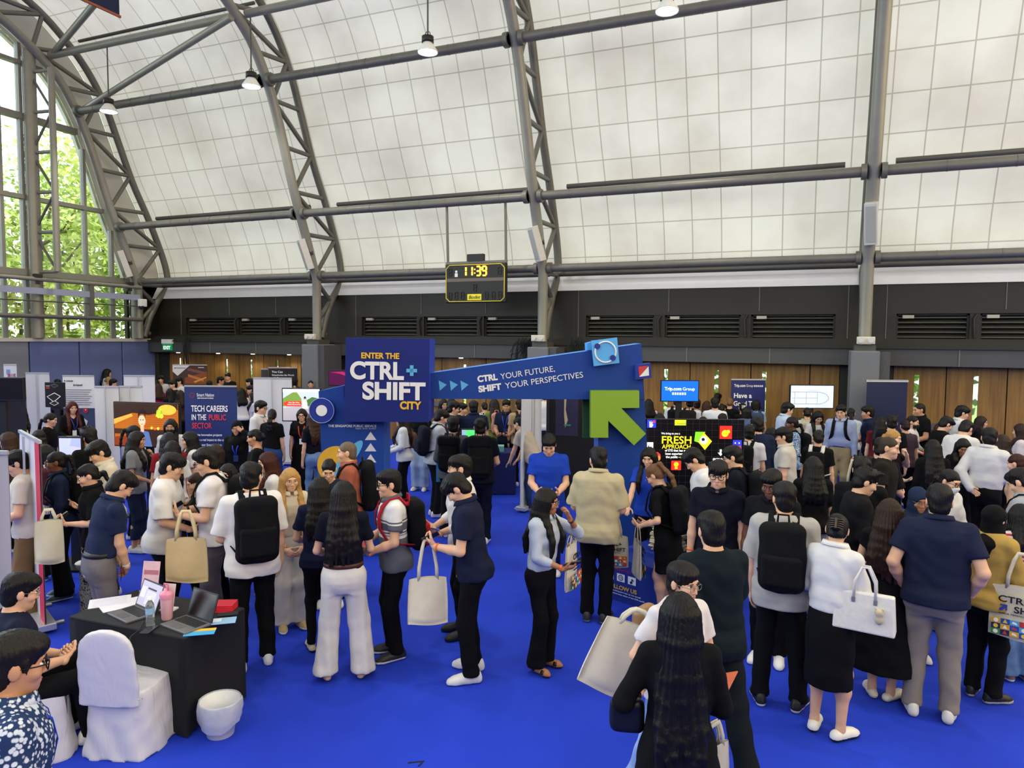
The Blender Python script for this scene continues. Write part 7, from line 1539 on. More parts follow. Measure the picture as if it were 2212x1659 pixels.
q = P_(839, 1014, 280, 1.70, 'person in white and grey patterned polo with red backpack and glasses', hair='neat', top=tp('#dcdad8', k='band', c2='#5d5f69', neck='polo', hem=.82), bot=bt('#101014', 'reg'), arms=('low', 'hold'), glasses='b', band='l' + ORG, shoes='#26262a', hp=3)
backpack(q, '#16161a', 'black and red backpack on the patterned polo man', pocket='#a81e30', strapc='#a81e30')
held(q, -1, 'paper_booklet', 'white and red booklet in the hands of patterned polo man', 'booklet', (.16, .22, .006), '#cfc6c8')
# --- centre front
q = P_(976, 1025, 262, 1.77, 'person in navy polo, black trousers and white sneakers looking down at a phone', hair='fringe', top=tp('#151b33', neck='polo', hem=.84, loose=.02), bot=bt('#0f0f14', 'reg'), arms=('down', 'phone'), hp=38, lean=7, band='l' + ORG, shoes='#dddbd6', spread=.03, toe=14)
phone(q, -1, 'phone held by the navy polo man in white sneakers')
tote(W(q, q.hands[-1][0]) + Vector((0, 0, -.03)) + gu * -.02, YAW + .25, 'plain cream cloth bag held by the navy polo man in sneakers', c='#e9dfc4', w=.34, hh=.41, strap=.32)
q = P_(994, 981, 280, 1.76, 'person in white long-sleeved shirt and glasses looking left, behind navy polo man', hair='fringe', top=tp('#e0dddb', sl='34', neck='shirt', loose=.028), bot=bt('#0f0f14', 'slim'), arms=('hold', 'hold'), glasses='m', hp=-4, hy=-8, shoes=('loafer', '#101012', '#101012'), skin='l')
held(q, -1, 'paper_sheets', 'folded white papers held by the white shirt man', 'papers', (.15, .22, .003), '#cfcdd4')
q = P_(1184, 1053, 60, 1.60, 'person with long black hair and pale blue shirt raising a hand to the face', F_, 't', hair='long', L=.46, hc='#130f0d', top=tp('#b4bdcb', sl='34', neck='shirt', tuck=True, hem=.97, loose=.024), bot=bt('#0f0f13', 'flare'), arms=('low', 'face'), glasses='m', watch='l#3a342e', band='r' + ORG, shoes=('sandal', '#121214', '#2a2018'), hy=15)
phone(q, 1, 'dark phone held low by the pale blue shirt woman', '#2a2822', '#6a5f40')
hang(q, -1, 'white printed tote at the hip of pale blue shirt woman', at='elbow', off=(.05, -.05, -.02), strap=.06, c='#ddd6c4', w=.28, hh=.42, yaw=pi + .15, ctrl=True)
q = P_(1292, 965, 170, 1.78, 'person in loose cream short-sleeved shirt and black trousers, seen from behind', hair='short', top=tp('#b7aa87', neck='shirt', sl='over', hem=.80, loose=.045), bot=bt('#0f0f13', 'reg'), arms=('hold', 'hold'), hy=25, hp=12, shoes=('sneaker', '#26282c', '#8a8880'))
hang(q, 1, 'cream printed tote hanging right of the cream shirt man', off=(.0, -.02, -.02), strap=.20, c='#cdc4a8', w=.30, hh=.34, yaw=.1, ctrl=True, face=1)
q = P_(1186, 939, 0, 1.74, 'person in bright blue T-shirt typing on a phone, before the white banner', hair='neat', top=tp('#1c40b0', loose=.02, hem=.80), bot=bt('#14204a'), arms=('low', 'low'), hp=28, g=1.03)
phone(q, 1, 'phone held by the bright blue T-shirt man')
q = P_(1401, 966, 345, 1.62, 'person in bright blue T-shirt with long dark hair smiling behind the plinth', F_, hair='long', L=.42, hc='#17110f', top=tp('#1c3fa8'), arms=('fwd', 'down'), hp=14)
q = P_(1408, 1003, 250, 1.62, 'person in short black dress with brown-blonde ponytail and black backpack', F_, hair='highpony', L=.62, hc='#6b4a30', top=tp('#0f0f12', sl='half', hem=.56, flare=.04), bot=dict(t='none'), arms=('hold', 'bag'), hp=30, lean=8, glasses='m', shoes='#d5d2ce')
backpack(q, '#17191f', 'black backpack on the woman in short black dress', w=.155, hgt=.25)
hang(q, -1, 'cream printed tote held by the woman in short black dress', off=(0, .02, 0), strap=.15, c='#cfc7ad', w=.32, hh=.38, ctrl=True, yaw=.6)
q = P_(1491, 970, 275, 1.74, 'person in white T-shirt leaning left before the FRESH APPROACH wall', hair='short', top=tp('#dbd9d7', loose=.03), arms=('hold', 'low'), hp=32, lean=12)
held(q, -1, 'paper_sheet', 'white sheet held by the man before the FRESH APPROACH wall', 'papers', (.15, .2, .003), '#dfe0e4')
q = P_(1580, 963, 262, 1.70, 'person in navy jacket with glasses and orange lanyard, profile left', hair='short', top=tp('#181d2e', sl='long', neck='high'), arms=('hold', 'low'), glasses='b', lany='#d0562a', hp=18, g=1.05)
backpack(q, '#1b1d22', 'dark backpack on the navy jacket man with glasses')
held(q, -1, 'white_booklet', 'white booklet held by the navy jacket man', 'booklet', (.14, .24, .005), '#d8d8dc')
q = P_(1552, 994, 355, 1.77, 'person in black polo and black-framed glasses facing the camera', hair='fringe', top=tp('#14172a', neck='polo', loose=.02), bot=bt('#13151f'), glasses='b', arms=('down', 'down'), hp=4, band='r' + ORG)
q = P_(1537, 1102, 205, 1.75, 'person in dark teal T-shirt striding away, right of centre', hair='short', top=tp('#16252e', loose=.03, sl='over', hem=.80), bot=bt('#151f27', 'bag'), arms=('swing', 'swingb'), stride=-.36, hy=-5, shoes='#e2e2e0', toe=4, lean=4)
q = P_(1478, 1213, 35, 1.60, 'person in glasses and white T-shirt walking behind the long black hair', F_, hair='short', hc='#171211', top=tp('#d9d3d2', loose=.025), bot=bt('#7896c4', 'reg', k='denim', c2='#a3bbdc', hem=.12), arms=('bag', 'hold'), glasses='m', stride=-.32, hy=18, shoes='#dddbd8')
held(q, -1, 'magazine', 'orange and white magazine held by the glasses woman in white', 'magazine', (.20, .27, .006), '#c86a4a')
tote(atd(1385, 1318, 4.25), YAW + .2, 'large blank cream tote swinging low at centre right', c='#e6ddc8', w=.40, hh=.44, strap=.09, tilt=.42)
v = Vol((-.16, -.08, -.12), (.16, .08, .12), .008); v.rbox((0, 0, 0), (.13, .06, .09), .055); v.ripple(.003, 30, 1); vs, qs = v.net(); o = np_mesh('shoulder_bag', [(vs, qs, 0)], [mat('#8a6a45', .35, noise=.15)]); o.location = atd(1392, 1332, 4.5); o.scale = (.8, .8, .8); o.rotation_euler = (0, 0, q.yaw + .5); tag(o, 'small shiny brown shoulder bag above the blank cream tote', 'handbag')
q = P_(1470, 1275, 185, 1.63, 'person with very long straight black hair and black clothes, nearest walker', F_, hair='long', L=.80, hc='#0b0a0b', top=tp('#0d0d10', sl='long', hem=.30, flare=.06, loose=.03), bot=bt('#0d0d10'), arms=('hold', 'bag'), hp=4, shoes='#101012', skin='l')
hang(q, 1, 'pale striped shopping bag low beside the long black hair', off=(.08, .0, -.10), strap=.12, c='#b9b4aa', w=.26, hh=.30, yaw=.8)
v = Vol((-.14, -.08, -.14), (.14, .08, .14), .008); v.rbox((0, 0, 0), (.11, .05, .11), .045); v.ripple(.003, 30, 2); vs, qs = v.net(); o = np_mesh('black_handbag', [(vs, qs, 0)], [mat('#0f0f11', .4)]); o.location = W(q, q.arm[-1][1] + np.array([.02, .06, -.10])); o.rotation_euler = (0, 0, q.yaw); o.scale = (.8, .8, .8); tag(o, 'black leather handbag on the arm of the nearest walker', 'handbag')
# --- right front
q = P_(1667, 1015, 350, 1.74, 'person with short black hair and dark polo glancing down, behind grey T-shirt man', skin='d', hair='neat', hc='#0d0b0b', top=tp('#17191f', neck='polo'), hp=14, hy=-10, band='r' + ORG)
q = P_(1695, 1040, 178, 1.77, 'person in light grey T-shirt with black backpack and chunky sneakers, from behind', hair='short', top=tp('#a9a5a0', loose=.04, sl='over', hem=.79), bot=bt('#0f1014', 'reg'), arms=('down', 'down'), shoes=('sneaker', '#141416', '#d8d3c6'), spread=.05, toe=16, hp=6, hy=18)
backpack(q, '#17181b', 'black backpack on the light grey T-shirt man', w=.16, hgt=.25)
hang(q, 1, 'cream bag hanging beside the light grey T-shirt man', off=(.02, -.02, -.04), strap=.12, c='#cfc6a8', w=.20, hh=.42, yaw=pi / 2)
q = P_(1811, 1108, 155, 1.63, 'person in white blouse and long black skirt with claw clip and white handbag', F_, hair='clip', hc='#0f0d0d', top=tp('#dddbd8', sl='34', neck='shirt', tuck=True, hem=.98, loose=.034), bot=dict(t='skirt', c='#131317', hem=.40), arms=('phone', 'hold'), glasses='m', hp=22, hy=20, band='r' + ORG, shoes=('loafer', '#e2ded4', '#17171a'), toe=18, spread=.03)
phone(q, 1, 'dark phone held by the white blouse woman', '#d9d4cc', '#2a3048')
hb = thing('structured_handbag', 'white structured handbag with charm on the white blouse woman', 'handbag', W(q, q.arm[1][1] + np.array([.02, -.06, .20])), q.yaw + .3)
lea = mat('#d3cfc8', .4, noise=.12, scale=40)
mb = MB(); wv_, hh_ = .20, .27
vs = []
for t_ in (0, 1):
    for (x_, y_) in ((-1, -1), (1, -1), (1, 1), (-1, 1)): vs.append((x_ * wv_ * (1 - .07 * (1 - t_) if False else (1.0 if t_ else .93)), y_ * (.03 if not t_ else .07), -.13 - t_ * hh_))
mb.raw(vs, [(0, 1, 2, 3), (7, 6, 5, 4), (0, 4, 5, 1), (1, 5, 6, 2), (2, 6, 7, 3), (3, 7, 4, 0)]); mb.build('bag_body', lea, hb, bevel=.012)
for e in (-1, 1): mb = MB(); mb.ribbon([(-.07, e * .035, -.17), (-.065, e * .03, -.05), (-.02, e * .02, .05), (.02, e * .02, .05), (.065, e * .03, -.05), (.07, e * .035, -.17)], [(0, e, 0)] * 6, .018, .005); mb.build('strap', lea, hb)
for e in (-1, 1): mb = MB(); mb.box((e * .07 - .012, -.045, -.20), (e * .07 + .012, -.035, -.165)); mb.build('buckle', mat('#9a9a98', .3, .6), hb)
v = Vol((.04, -.14, -.34), (.16, -.03, -.19), .006); v.ell((.10, -.08, -.235), (.028, .026, .028)); v.ell((.10, -.08, -.285), (.026, .024, .032)); v.ell((.08, -.08, -.21), (.010, .008, .014), None, .004); v.ell((.12, -.08, -.21), (.010, .008, .014), None, .004); vs, qs = v.net(); np_mesh('plush_charm', [(vs, qs, 0)], [mat('#b9ab90', .8, noise=.3)], hb)
q = P_(1924, 1075, 170, 1.62, 'person with long wavy brown hair and long black dress, cream flats', F_, hair='long', L=.50, hc='#2c1a12', top=tp('#0f0f12', sl='cap', hem=.28, flare=.08), bot=dict(t='none'), arms=('hold', 'hold'), shoes=('flat', '#ddd3c0', '#c9bda8'), hp=8, toe=25)
q = P_(2031, 1045, 182, 1.79, 'person in navy polo and grey-beige trousers with white canvas shoes, back to us', hair='short', top=tp('#1a2038', neck='polo', hem=.86, loose=.022), bot=bt('#8d8378', 'reg'), arms=('pocket', 'pocket'), shoes=('sneaker', '#d9d4ca', '#c9c4ba'), g=1.14, spread=.03, toe=10, hp=6)
q = P_(2151, 1089, 150, 1.58, 'person in black headscarf and mustard blouse carrying a printed tote', F_, hair='hijab', hc='#121215', top=tp('#b3924a', sl='long', loose=.045, hem=.84), bot=bt('#101013', 'reg'), arms=('hold', 'hold'), shoes=('sneaker', '#17171a', '#b9b0a0'), toe=20)
hang(q, 1, 'cream tote reading CTRL+ SHIFT with colourful tiles, right edge', at='shoulder', off=(.13, -.04, -.02), strap=.26, c='#e2d8bc', w=.40, hh=.42, yaw=.45, ctrl=True)
q = P_(2204, 1086, 215, 1.51, 'person in red and white striped tee and jeans at the right edge', F_, 'm', hair='long', L=.30, top=tp('#cfc6c4', k='stripe', c2='#a8323c'), bot=bt('#4f6c96', 'wide', k='denim', c2='#6f8cb4'), shoes='#7a5a4a')
q = P_(1987, 1052, 25, 1.58, 'person in navy headscarf and glasses facing us beside navy polo man', F_, 't', hair='hijab', hc='#1b2740', top=tp('#1a2238', sl='long', loose=.03), glasses='m', arms=('hold', 'hold'), hp=10)
q = P_(2057, 1014, 55, 1.62, 'person in white face mask and glasses with tote, beside navy polo man', F_, hair='lowpony', top=tp('#d9d7d6', sl='long', loose=.03), mask='#d5d8dc', glasses='b', arms=('low', 'low'), hp=14)
phone(q, 1, 'phone in white case held by the masked woman in glasses', '#d5d2cc', '#1a1a1e')
q = P_(2138, 924, 155, 1.78, 'person in loose white shirt with sleeves rolled, near the right edge', hair='short', top=tp('#d2d0cf', sl='long', neck='shirt', tuck=True, hem=.97, loose=.035), bot=bt('#101013'), arms=('low', 'back'), hy=30, hp=12)
q = P_(2198, 1012, 250, 1.72, 'person in pale grey shirt with black strap at the right edge', hair='short', top=tp('#9c9ea3', neck='shirt', loose=.03), hp=30, arms=('hold', 'hold'))
backpack(q, '#141518', 'black backpack on the pale grey shirt man, right edge')
q = P_(2194, 979, 250, 1.60, 'person with red-brown hair in white scrunchie and peach top', F_, hair='bun', hc='#3a1a14', top=tp('#c9a585', sl='long'), hp=12)
q = P_(2203, 914, 265, 1.62, 'person with long dark hair and white lace top at right edge', F_, hair='long', L=.32, hc='#2a1a14', top=tp('#d5cccb', sl='34', loose=.03))
q = P_(2168, 937, 150, 1.62, 'person with long brown hair in black sleeveless top, right', F_, hair='long', L=.40, hc='#2c1b13', top=tp('#121215', sl='none'), arms=('hold', 'hold'))
q = P_(2082, 948, 10, 1.58, 'person in black top with straight black hair reading a phone', F_, 't', hair='long', L=.25, top=tp('#101013', sl='long'), arms=('phone', 'low'), hp=26)
phone(q, 1, 'lit phone held by the black top woman, right', '#d9d9dc', '#b9c4d4')
q = P_(2016, 948, 195, 1.60, 'person with long black hair, black top and pearl chain strap, right', F_, hair='long', L=.50, top=tp('#101013', sl='34', loose=.03))
hang(q, 1, 'blue folder bag beside the pearl strap woman', off=(.03, .04, .25), strap=.04, c='#1c44a8', w=.24, hh=.30, yaw=pi / 2)
q = P_(2091, 910, 150, 1.76, 'person in white T-shirt bending away between the doors and the crowd', hair='short', top=tp('#d9d6d2', loose=.04), hp=30, lean=14, arms=('hold', 'hold'))
q = P_(2049, 901, 120, 1.70, 'person in black tee bending left of the white T-shirt man at right', hair='short', top=tp('#131316'), hp=25, lean=10)
q = P_(2081, 876, 110, 1.77, 'tall person with white collar and black hair before the oak doors', hair='fringe', top=tp('#d8d6d4', neck='shirt'), hp=12)
q = P_(2122, 898, 80, 1.55, 'person with long dark brown hair facing right before the oak doors', F_, hair='long', L=.38, hc='#2a1b16', top=tp('#16161a', sl='long'))
q = P_(2030, 912, 200, 1.50, 'person with long brown hair partly hidden behind black tee man', F_, hair='long', L=.4, hc='#3a2015', top=tp('#17171a'))
q = P_(1985, 871, 300, 1.75, 'person in black shirt with blue lanyard and glasses before the oak doors', skin='m', hair='buzz', hc='#17130f', top=tp('#131316', neck='shirt'), arms=('down', 'hold'), glasses='b', lany='#2746c8', g=1.15)
q = P_(1974, 897, 75, 1.60, 'person in white top and black face mask with tied hair, right', F_, hair='bun', top=tp('#d5d2cf', sl='34', loose=.03), mask='#141416', arms=('low', 'low'), band='r' + ORG)
q = P_(1932, 927, 75, 1.66, 'person with curly blonde updo in profile, hand at chin', F_, 'p', hair='bun', hc='#b58a4e', top=tp('#141417'), arms=('hold', 'chin'))
q = P_(1923, 944, 80, 1.78, 'person with receding hair between the blonde and black tee men', hair='buzz', hc='#3a2c22', top=tp('#2a2622'), hp=5)
q = P_(1905, 945, 145, 1.72, 'person in black T-shirt with printed tote on the shoulder, right', hair='short', top=tp('#131417', sl='over', loose=.03), hy=30, hp=10, arms=('hold', 'hold'))
hang(q, -1, 'cream printed tote on the shoulder of black T-shirt man', at='shoulder', off=(-.06, -.13, .03), strap=.28, c='#d3caae', w=.32, hh=.36, yaw=.35, ctrl=True)
q = P_(1877, 1011, 105, 1.72, 'person in charcoal long-sleeved top with tousled black hair, profile right', hair='spiky', top=tp('#1a1b1f', sl='long', loose=.03), hp=16, lean=8, arms=('hold', 'hold'))
q = P_(1864, 987, 170, 1.72, 'person with thick black hair and black jacket left of charcoal top man', hair='spiky', top=tp('#141418', sl='long'), hp=10)
q = P_(1757, 984, 190, 1.62, 'person with long black hair, black tee and off-white trousers, from behind', F_, hair='long', L=.38, top=tp('#0f0f12', sl='half', loose=.03), bot=bt('#b9b1a4', 'wide'), arms=('down', 'hold'))
q = P_(1768, 927, 170, 1.64, 'person in black tee with checked backpack straps and jeans, from behind', F_, hair='bun', top=tp('#101013', loose=.03), bot=bt('#40587c', 'wide', k='denim', c2='#5f7aa0'), hy=20)
backpack(q, '#131316', 'black backpack with checked straps on black tee woman', trim='#d5d2ca', small=True, w=.13, hgt=.2)
q = P_(1693, 922, 265, 1.72, 'person in off-white polo with dark trim and glasses, profile left', hair='fringe', top=tp('#c4beb4', neck='polo', loose=.03), bot=bt('#26262c'), glasses='b', hp=4)
q = P_(1817, 874, 350, 1.76, 'person in light blue dress shirt, khaki trousers and glasses facing us', hair='neat', top=tp('#97a4c4', sl='long', neck='shirt', tuck=True, hem=.98, loose=.024), bot=bt('#9c8c68', 'reg'), glasses='m', belt='#17130f', hp=5, g=1.05)
backpack(q, '#17181c', 'dark backpack worn by light blue dress shirt man')
q = P_(1709, 899, 280, 1.66, 'person in blue-white print shirt with glasses and black backpack', F_, 'd', hair='lowpony', hc='#0f0d0d', top=tp('#cfd6dc', k='floral', c2='#54749a', sl='34', loose=.03), glasses='m')
backpack(q, '#131418', 'black backpack on the blue-white print shirt woman')
q = P_(1703, 869, 115, 1.76, 'person in pale blue shirt and glasses below the ship screen, profile right', hair='short', top=tp('#b4c3d4', neck='shirt', sl='long', loose=.03), glasses='m', hp=12)
q = P_(1744, 879, 185, 1.62, 'person with claw clip updo and beige backpack before the ship screen', F_, hair='clip', top=tp('#cfcabc')); backpack(q, '#b9b29a', 'beige backpack on claw clip woman before the ship screen', small=True)
q = P_(1769, 888, 20, 1.62, 'person with long black wavy hair looking down at a phone, below ship screen', F_, hair='long', L=.30, top=tp('#d5d1d0'), hp=28, arms=('phone', 'low'))
q = P_(1838, 880, 185, 1.60, 'person with ponytail and white scrunchie behind blue dress shirt man', F_, hair='lowpony', top=tp('#bfcbd4', loose=.03))
q = P_(1874, 876, 275, 1.72, 'person in navy polo with blue lanyard before the plain navy banner', skin='m', hair='neat', top=tp('#17203c', neck='polo'), lany='#2746c8', arms=('hold', 'down'))
q = P_(1921, 871, 60, 1.62, 'smiling person with shoulder-length black hair before plain navy banner', F_, hair='bob', L=.22, top=tp('#17181c'))
q = P_(1900, 898, 190, 1.60, 'person with long black hair in maroon top, below the plain navy banner', F_, hair='long', L=.42, top=tp('#5a1420'))
q = P_(1927, 897, 160, 1.68, 'person with fluffy black hair beside the maroon top', hair='spiky', top=tp('#17171a'), hy=25)
q = P_(1955, 905, 200, 1.58, 'person with dark hair bun behind the masked woman', F_, hair='bun', hc='#241418', top=tp('#4a3a44'))
q = P_(1635, 900, 188, 1.75, 'person in navy checked shirt seen from behind at the display wall end', hair='short', top=tp('#1b2540', sl='long', loose=.03, k='check', c2='#16203a'), hy=20)
q = P_(1619, 917, 160, 1.66, 'person in white T-shirt with black backpack right of the display wall', hair='short', top=tp('#d5d3d6', loose=.03), glasses='m', hy=25)
backpack(q, '#141519', 'black backpack on white T-shirt man beside the display wall')
q = P_(1666, 922, 190, 1.54, 'person with black hair and a white strap behind the off-white polo', F_, hair='bob', L=.16, top=tp('#17171b'))
# row waiting before the blue screen
q = P_(1401, 861, 200, 1.60, 'person with long black hair and lilac striped top beside the gate', F_, hair='long', L=.3, top=tp('#b9a6cf', k='stripe', c2='#e2d8e8'))
q = P_(1462, 854, 170, 1.72, 'person in white shirt with black backpack below the blue screen', hair='short', top=tp('#dcdad8', loose=.03), hy=20); backpack(q, '#1b1c20', 'black backpack straps on white shirt man below blue screen', small=True)
q = P_(1490, 856, 165, 1.74, 'person with boxy dark leather pack below the blue screen', hair='short', top=tp('#c9ccd4'), hy=25); backpack(q, '#2c2724', 'boxy dark brown leather pack below the blue screen', w=.19, hgt=.25)
q = P_(1506, 862, 150, 1.61, 'person in glasses right of the boxy leather pack', hair='short', top=tp('#b9c0cc'), glasses='m', hy=30)
q = P_(1527, 865, 185, 1.60, 'person with long brown hair and cream top between the screens', F_, hair='long', L=.36, hc='#3a2218', top=tp('#d2cbbb'))
q = P_(1545, 858, 180, 1.74, 'person in white collar with short black hair right of brown long hair', hair='short', top=tp('#dddddf'))
q = P_(1551, 849, 160, 1.68, 'tall person with black cap of hair behind the white collar', hair='short', top=tp('#24262e'))
q = P_(1559, 871, 180, 1.58, 'person with claw clip and dark hooded top between the screens', F_, hair='clip', top=tp('#1b1b20'))
q = P_(1577, 858, 180, 1.64, 'person with blonde-streaked bun before the Good Trip banner', F_, hair='bun', hc='#7a5a34', top=tp('#16161a'))
q = P_(1604, 869, 195, 1.60, 'person with black hair and silver clip before the Good Trip banner', F_, hair='clip', top=tp('#15161c'))
q = P_(1613, 878, 170, 1.58, 'person with curly black hair in blue-grey top by the Good Trip banner', F_, hair='bob', L=.16, top=tp('#56678a'))
q = P_(1633, 862, 188, 1.64, 'person with black bob and pale blue top with backpack straps', F_, hair='bob', L=.2, top=tp('#a4bad2')); backpack(q, '#3a4a66', 'blue-grey backpack on the black bob woman', small=True)
q = P_(1425, 891, 190, 1.58, 'person whose black hair top shows above display wall, left', F_, hair='long', L=.3, top=tp(BLK))
q = P_(1519, 899, 180, 1.58, 'person whose black hair top shows above display wall, middle', F_, hair='long', L=.3, top=tp(BLK))
q = P_(1561, 893, 180, 1.58, 'person whose dark hair top shows above display wall, right', hair='short', top=tp('#cfcccb'))
# seen through the gate
q = P_(866, 890, 268, 1.62, 'person in white shirt with brown monogram backpack, long dark hair, in the gate', F_, hair='long', L=.42, hc='#20130f', top=tp('#d5d6da', sl='long', loose=.035), bot=bt('#101013', 'wide'), arms=('low', 'hold'), shoes=('sneaker', '#17171a', '#d5d2ca'))
backpack(q, '#5c4434', 'small brown patterned leather backpack on white shirt woman', w=.11, hgt=.15, small=True, strapc='#4a3020', pocket='#66503c')
q = P_(906, 868, 340, 1.68, 'person in black graphic tee and light jeans with head behind the sign', F_, hair='short', top=tp('#17181a', loose=.03), bot=bt('#7f95b4', 'wide', k='denim', c2='#a4b6cc'), arms=('phone', 'down'), shoes='#cfc8b4')
phone(q, 1, 'phone held up by the black graphic tee person')
q = P_(957, 885, 105, 1.74, 'person in pale grey shirt with navy backpack, facing right in the gate', hair='short', top=tp('#b4b8bd', sl='long', loose=.035, neck='shirt'), bot=bt('#17181d'), arms=('hold', 'hold'), hp=20, lean=6, shoes='#d5d5d5')
backpack(q, '#171c30', 'navy backpack on the pale grey shirt man in the gate', w=.16)
q = P_(979, 900, 165, 1.74, 'person in dark grey shirt with black roll-top backpack, in the gate', hair='short', top=tp('#55565c', sl='long', loose=.03), bot=bt('#101014', 'wide'), hy=20, arms=('hold', 'hold'), shoes='#cfd2d6')
backpack(q, '#131418', 'black buckled backpack on the dark grey shirt man', w=.15, hgt=.24, flap=True)
mb = MB(); p = W(q, q.arm[-1][2] + np.array([-.05, 0, -.12])); mb.box((-.13, -.01, -.17), (.13, .01, .17)); o = mb.build('folder', mat('#3f8fc4', .4), None, p, YAW); tag(o, 'light blue folder hanging beside the buckled backpack man', 'folder')
q = P_(1037, 903, 180, 1.76, 'person in navy T-shirt with square black backpack, centre of the gate', hair='short', top=tp('#151b2c', loose=.025), bot=bt('#131a30'), arms=('hold', 'hold'), hp=6)
backpack(q, '#15161a', 'square black flap backpack at the centre of the gate', w=.155, hgt=.27, flap=True)
q = P_(1117, 902, 240, 1.63, 'person in beige T-shirt and blue jeans leaning over the booth table', hair='buzz', hc='#120f0d', top=tp('#bdb0a0', loose=.025), bot=bt('#1d2c4a', 'reg', k='denim', c2='#2c406a'), arms=('fwd', 'fwd'), lean=26, hp=10, shoes='#b9b2a4')
q = P_(1094, 863, 345, 1.69, 'smiling person in navy polo with blue lanyard behind the booth table', skin='m', hair='neat', top=tp('#151c34', neck='polo'), lany='#2746c8', arms=('low', 'low'), hy=10)
q = P_(1067, 860, 200, 1.66, 'person in olive top with pink drawstring backpack and long dark hair', F_, hair='long', L=.34, hc='#20140f', top=tp('#7a8240'))
backpack(q, '#c48a78', 'dusty pink soft backpack on the olive top woman', small=True, w=.13, hgt=.22)
q = P_(1023, 865, 185, 1.76, 'person in plain navy polo seen from behind, back of the gate', hair='short', top=tp('#17213e', neck='polo', loose=.025), g=1.08)
q = P_(981, 866, 100, 1.76, 'taller of two people in profile facing right in the gate, glasses', hair='short', top=tp('#2c3038'), glasses='b', hp=8)
q = P_(999, 870, 80, 1.63, 'smiling person in profile in dark jacket beside the taller one in glasses', hair='short', top=tp('#22252e', sl='long'), hp=4)
q = P_(1046, 868, 200, 1.50, 'person in black and white checked shirt with hair bun, gate background', F_, hair='bun', top=tp('#c9c6c0', k='check', c2='#17171a'))
q = P_(1123, 862, 195, 1.70, 'person in tan shirt with backpack beside white banner in the gate', hair='short', hc='#241a14', top=tp('#b49a70')); backpack(q, '#2a2a2c', 'dark backpack on the tan shirt person in the gate', small=True)
q = P_(959, 861, 20, 1.62, 'person with long dark hair at the left top of the gate opening', F_, hair='long', L=.3, top=tp('#3a3f48'))
q = P_(975, 859, 190, 1.66, 'person with dark hair under the beam, behind taller profile man', F_, hair='bob', L=.15, top=tp('#2c5a8a'))
q = P_(1178, 842, 175, 1.76, 'person in white tee with blue sling beside the black partition', hair='short', top=tp('#d5d6d8', loose=.03), bot=bt('#3a3a40'))
# behind the left banners, from left to right
q = P_(564, 865, 60, 1.76, 'person in white polo with orange lanyard and glasses, smiling right', hair='short', top=tp('#dedcdb', neck='polo', loose=.025), glasses='b', lany='#d85a34')
q = P_(588, 882, 150, 1.64, 'person in black tee and wide blue trousers with ponytail, from behind', F_, hair='pony', L=.38, hc='#150f0d', top=tp('#121214', tuck=True, hem=.98), bot=bt('#2b4a80', 'wide'), hy=25, g=1.12)
q = P_(652, 882, 350, 1.62, 'person in black dress with red lanyard and glasses, smiling at us', F_, hair='long', L=.2, hc='#1c120e', top=tp('#121215', hem=.30, flare=.04), bot=dict(t='none'), glasses='b', lany='#c8402c', g=1.1, shoes='#17171a')
q = P_(674, 889, 215, 1.64, 'person in navy top and blue jeans with long brown hair, hand raised', F_, hair='long', L=.40, hc='#3a2216', top=tp('#121626', tuck=True, hem=.99), bot=bt('#4f6d98', 'slim', k='denim', c2='#7390b8'), arms=('wave', 'down'), shoes='#c9c4bc')
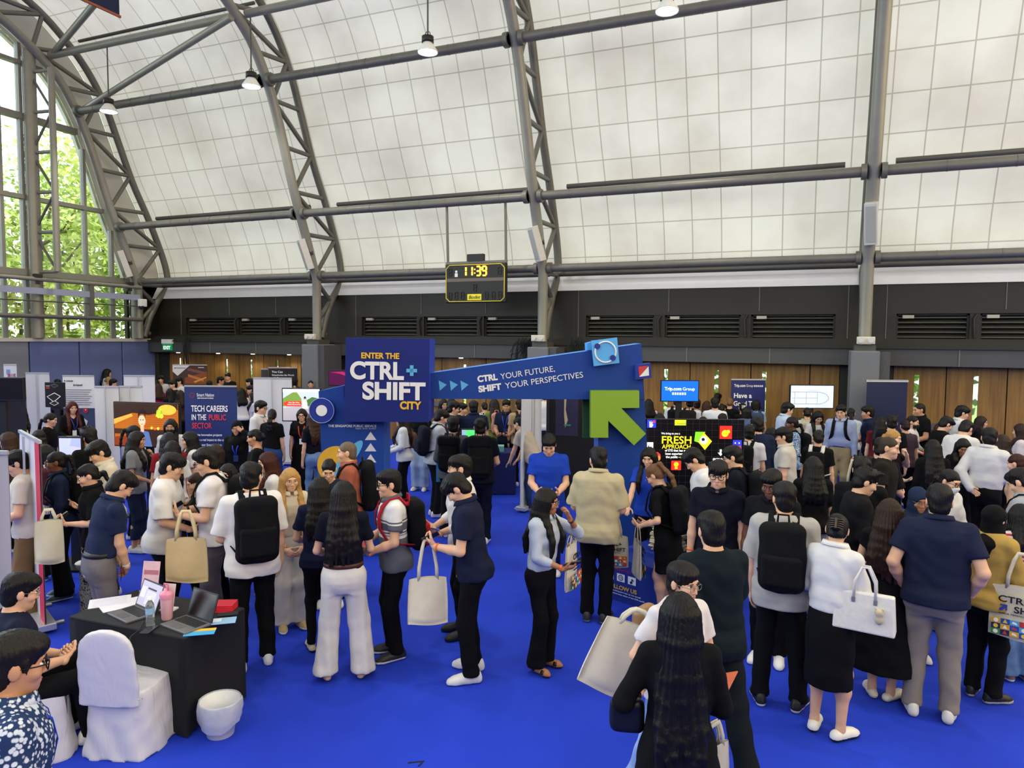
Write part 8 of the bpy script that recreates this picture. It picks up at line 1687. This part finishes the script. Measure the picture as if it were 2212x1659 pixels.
bgp = [  # far heads along the back: x, y, face, sex, hair, hair colour, top, h, label
    (233, 796, 80, F_, 'bob', '#15110f', '#dcdad8', 1.88, 'person in white top with fluffy dark hair against the navy wall'),
    (210, 814, 200, M_, 'short', '#141110', '#2a2a30', 1.60, 'person with dark hair behind the red-drop banner, right'),
    (236, 813, 60, F_, 'bun', '#a58a5a', '#c9c0b0', 1.66, 'person with fair hair below the white-topped one, far left'),
    (245, 818, 80, M_, 'short', '#141110', '#8a5a4a', 1.68, 'person in profile just right of the fair-haired head'),
    (124, 819, 190, M_, 'short', '#17120f', '#3a3a40', 1.68, 'person whose dark hair shows above the diamond screen'),
    (164, 805, 190, F_, 'bun', '#c4a878', '#c4b8a8', 1.70, 'person whose pale cap shows above the red-drop banner'),
    (347, 811, 0, M_, 'short', '#141110', '#c9c6c4', 1.70, 'person peering between white banner and brown banner'),
    (336, 818, 200, F_, 'long', '#120f0e', '#d2d0d0', 1.62, 'person with long black hair beside the white banner back, far left'),
    (342, 828, 190, F_, 'long', '#3a2418', '#a31a5a', 1.60, 'person with brown hair in magenta top above orange screen'),
    (373, 821, 280, M_, 'short', '#141110', '#24242a', 1.72, 'person in profile left with dark jacket above orange screen'),
    (386, 815, 290, M_, 'short', '#141110', '#d8d6d6', 1.72, 'person in white top before the brown industrial banner'),
    (366, 838, 210, F_, 'bob', '#120f0e', '#2a2022', 1.56, 'person with black hair low in front of dark jacket man, far left'),
    (388, 842, 230, F_, 'bob', '#2c1c14', '#3a2a22', 1.56, 'person with dark brown hair beside the navy banner, left'),
    (452, 822, 190, M_, 'short', '#17120f', '#1f2024', 1.66, 'person whose black hair shows above navy banner, middle'),
    (477, 813, 80, M_, 'short', '#141110', '#2a2a30', 1.72, 'person in profile facing the suited man above navy banner'),
    (492, 805, 340, M_, 'neat', '#241a14', '#141418', 1.76, 'person in dark suit looking down above the navy banner'),
    (538, 817, 260, M_, 'short', '#141110', '#5a2030', 1.70, 'person in maroon top left of the white banner back'),
    (541, 832, 270, M_, 'short', '#141110', '#3a3f4a', 1.66, 'person in profile under the maroon top man'),
    (545, 846, 270, F_, 'long', '#1c1310', '#cfcdd0', 1.60, 'person with long hair and bag in profile left of white banner'),
    (521, 837, 190, F_, 'long', '#100e0e', '#d5d6da', 1.62, 'person with long black hair and white top right of navy banner'),
    (637, 817, 185, M_, 'short', '#141110', '#3a2a2c', 1.70, 'person whose head shows right of the white banner back'),
    (671, 822, 0, M_, 'buzz', '#141110', '#2c2c30', 1.70, 'person whose forehead shows above the garden screen'),
    (700, 846, 200, F_, 'bob', '#1c1310', '#2c2c30', 1.60, 'person behind the garden screen right edge'),
]
for x, y, fc, sx, hr, hcol, tc_, hh_, lb in bgp: person(x, y, fc, hh_, lb, sx, 'm' if (x * 3 + y) % 3 == 0 else 'l', hr, hcol, .34, top=tp(tc_, sl='short'), res=1.15)
# ------------------------------------------------------------------ small pieces go under the part they belong to
NEST = {'collar': ('shirt', 'dress'), 'name_card': ('lanyard',), 'claw_clip': ('hair',), 'hair_tie': ('hair',), 'keys': ('base',), 'trackpad': ('base',), 'screen': ('lid', 'case'), 'window': ('lid',), 'print': ('bag_body',), 'printed_tile': ('bag_body',), 'buckle': ('bag_body',), 'front_pocket': ('pack_body',), 'flap': ('pack_body',), 'handle': ('pack_body',), 'cap': ('bottle',), 'carry_loop': ('lid',),
        'printed_panel': ('picture', 'sheet'), 'printed_shape': ('picture', 'sheet'), 'printed_disc': ('picture', 'sheet'), 'lettering': ('picture', 'sheet', 'name_plate', 'sign_face'), 'diffuser': ('shade',), 'grille': ('cabinet',), 'sensor': ('frame',)}
for root in [o for o in COL.objects if o.parent is None and o.children]:
    kids = list(root.children); by = {}
    for c in kids: by.setdefault(c.name.split('.')[0], []).append(c)
    for c in kids:
        nm = c.name.split('.')[0]
        for host in NEST.get(nm, ()):
            if host in by and by[host][0] is not c: c.parent = by[host][0]; break
    for k, c in enumerate(by.get('sandal_strap', [])):
        ft = by.get('foot', []); 
        if ft: c.parent = ft[min(len(ft) - 1, k)]
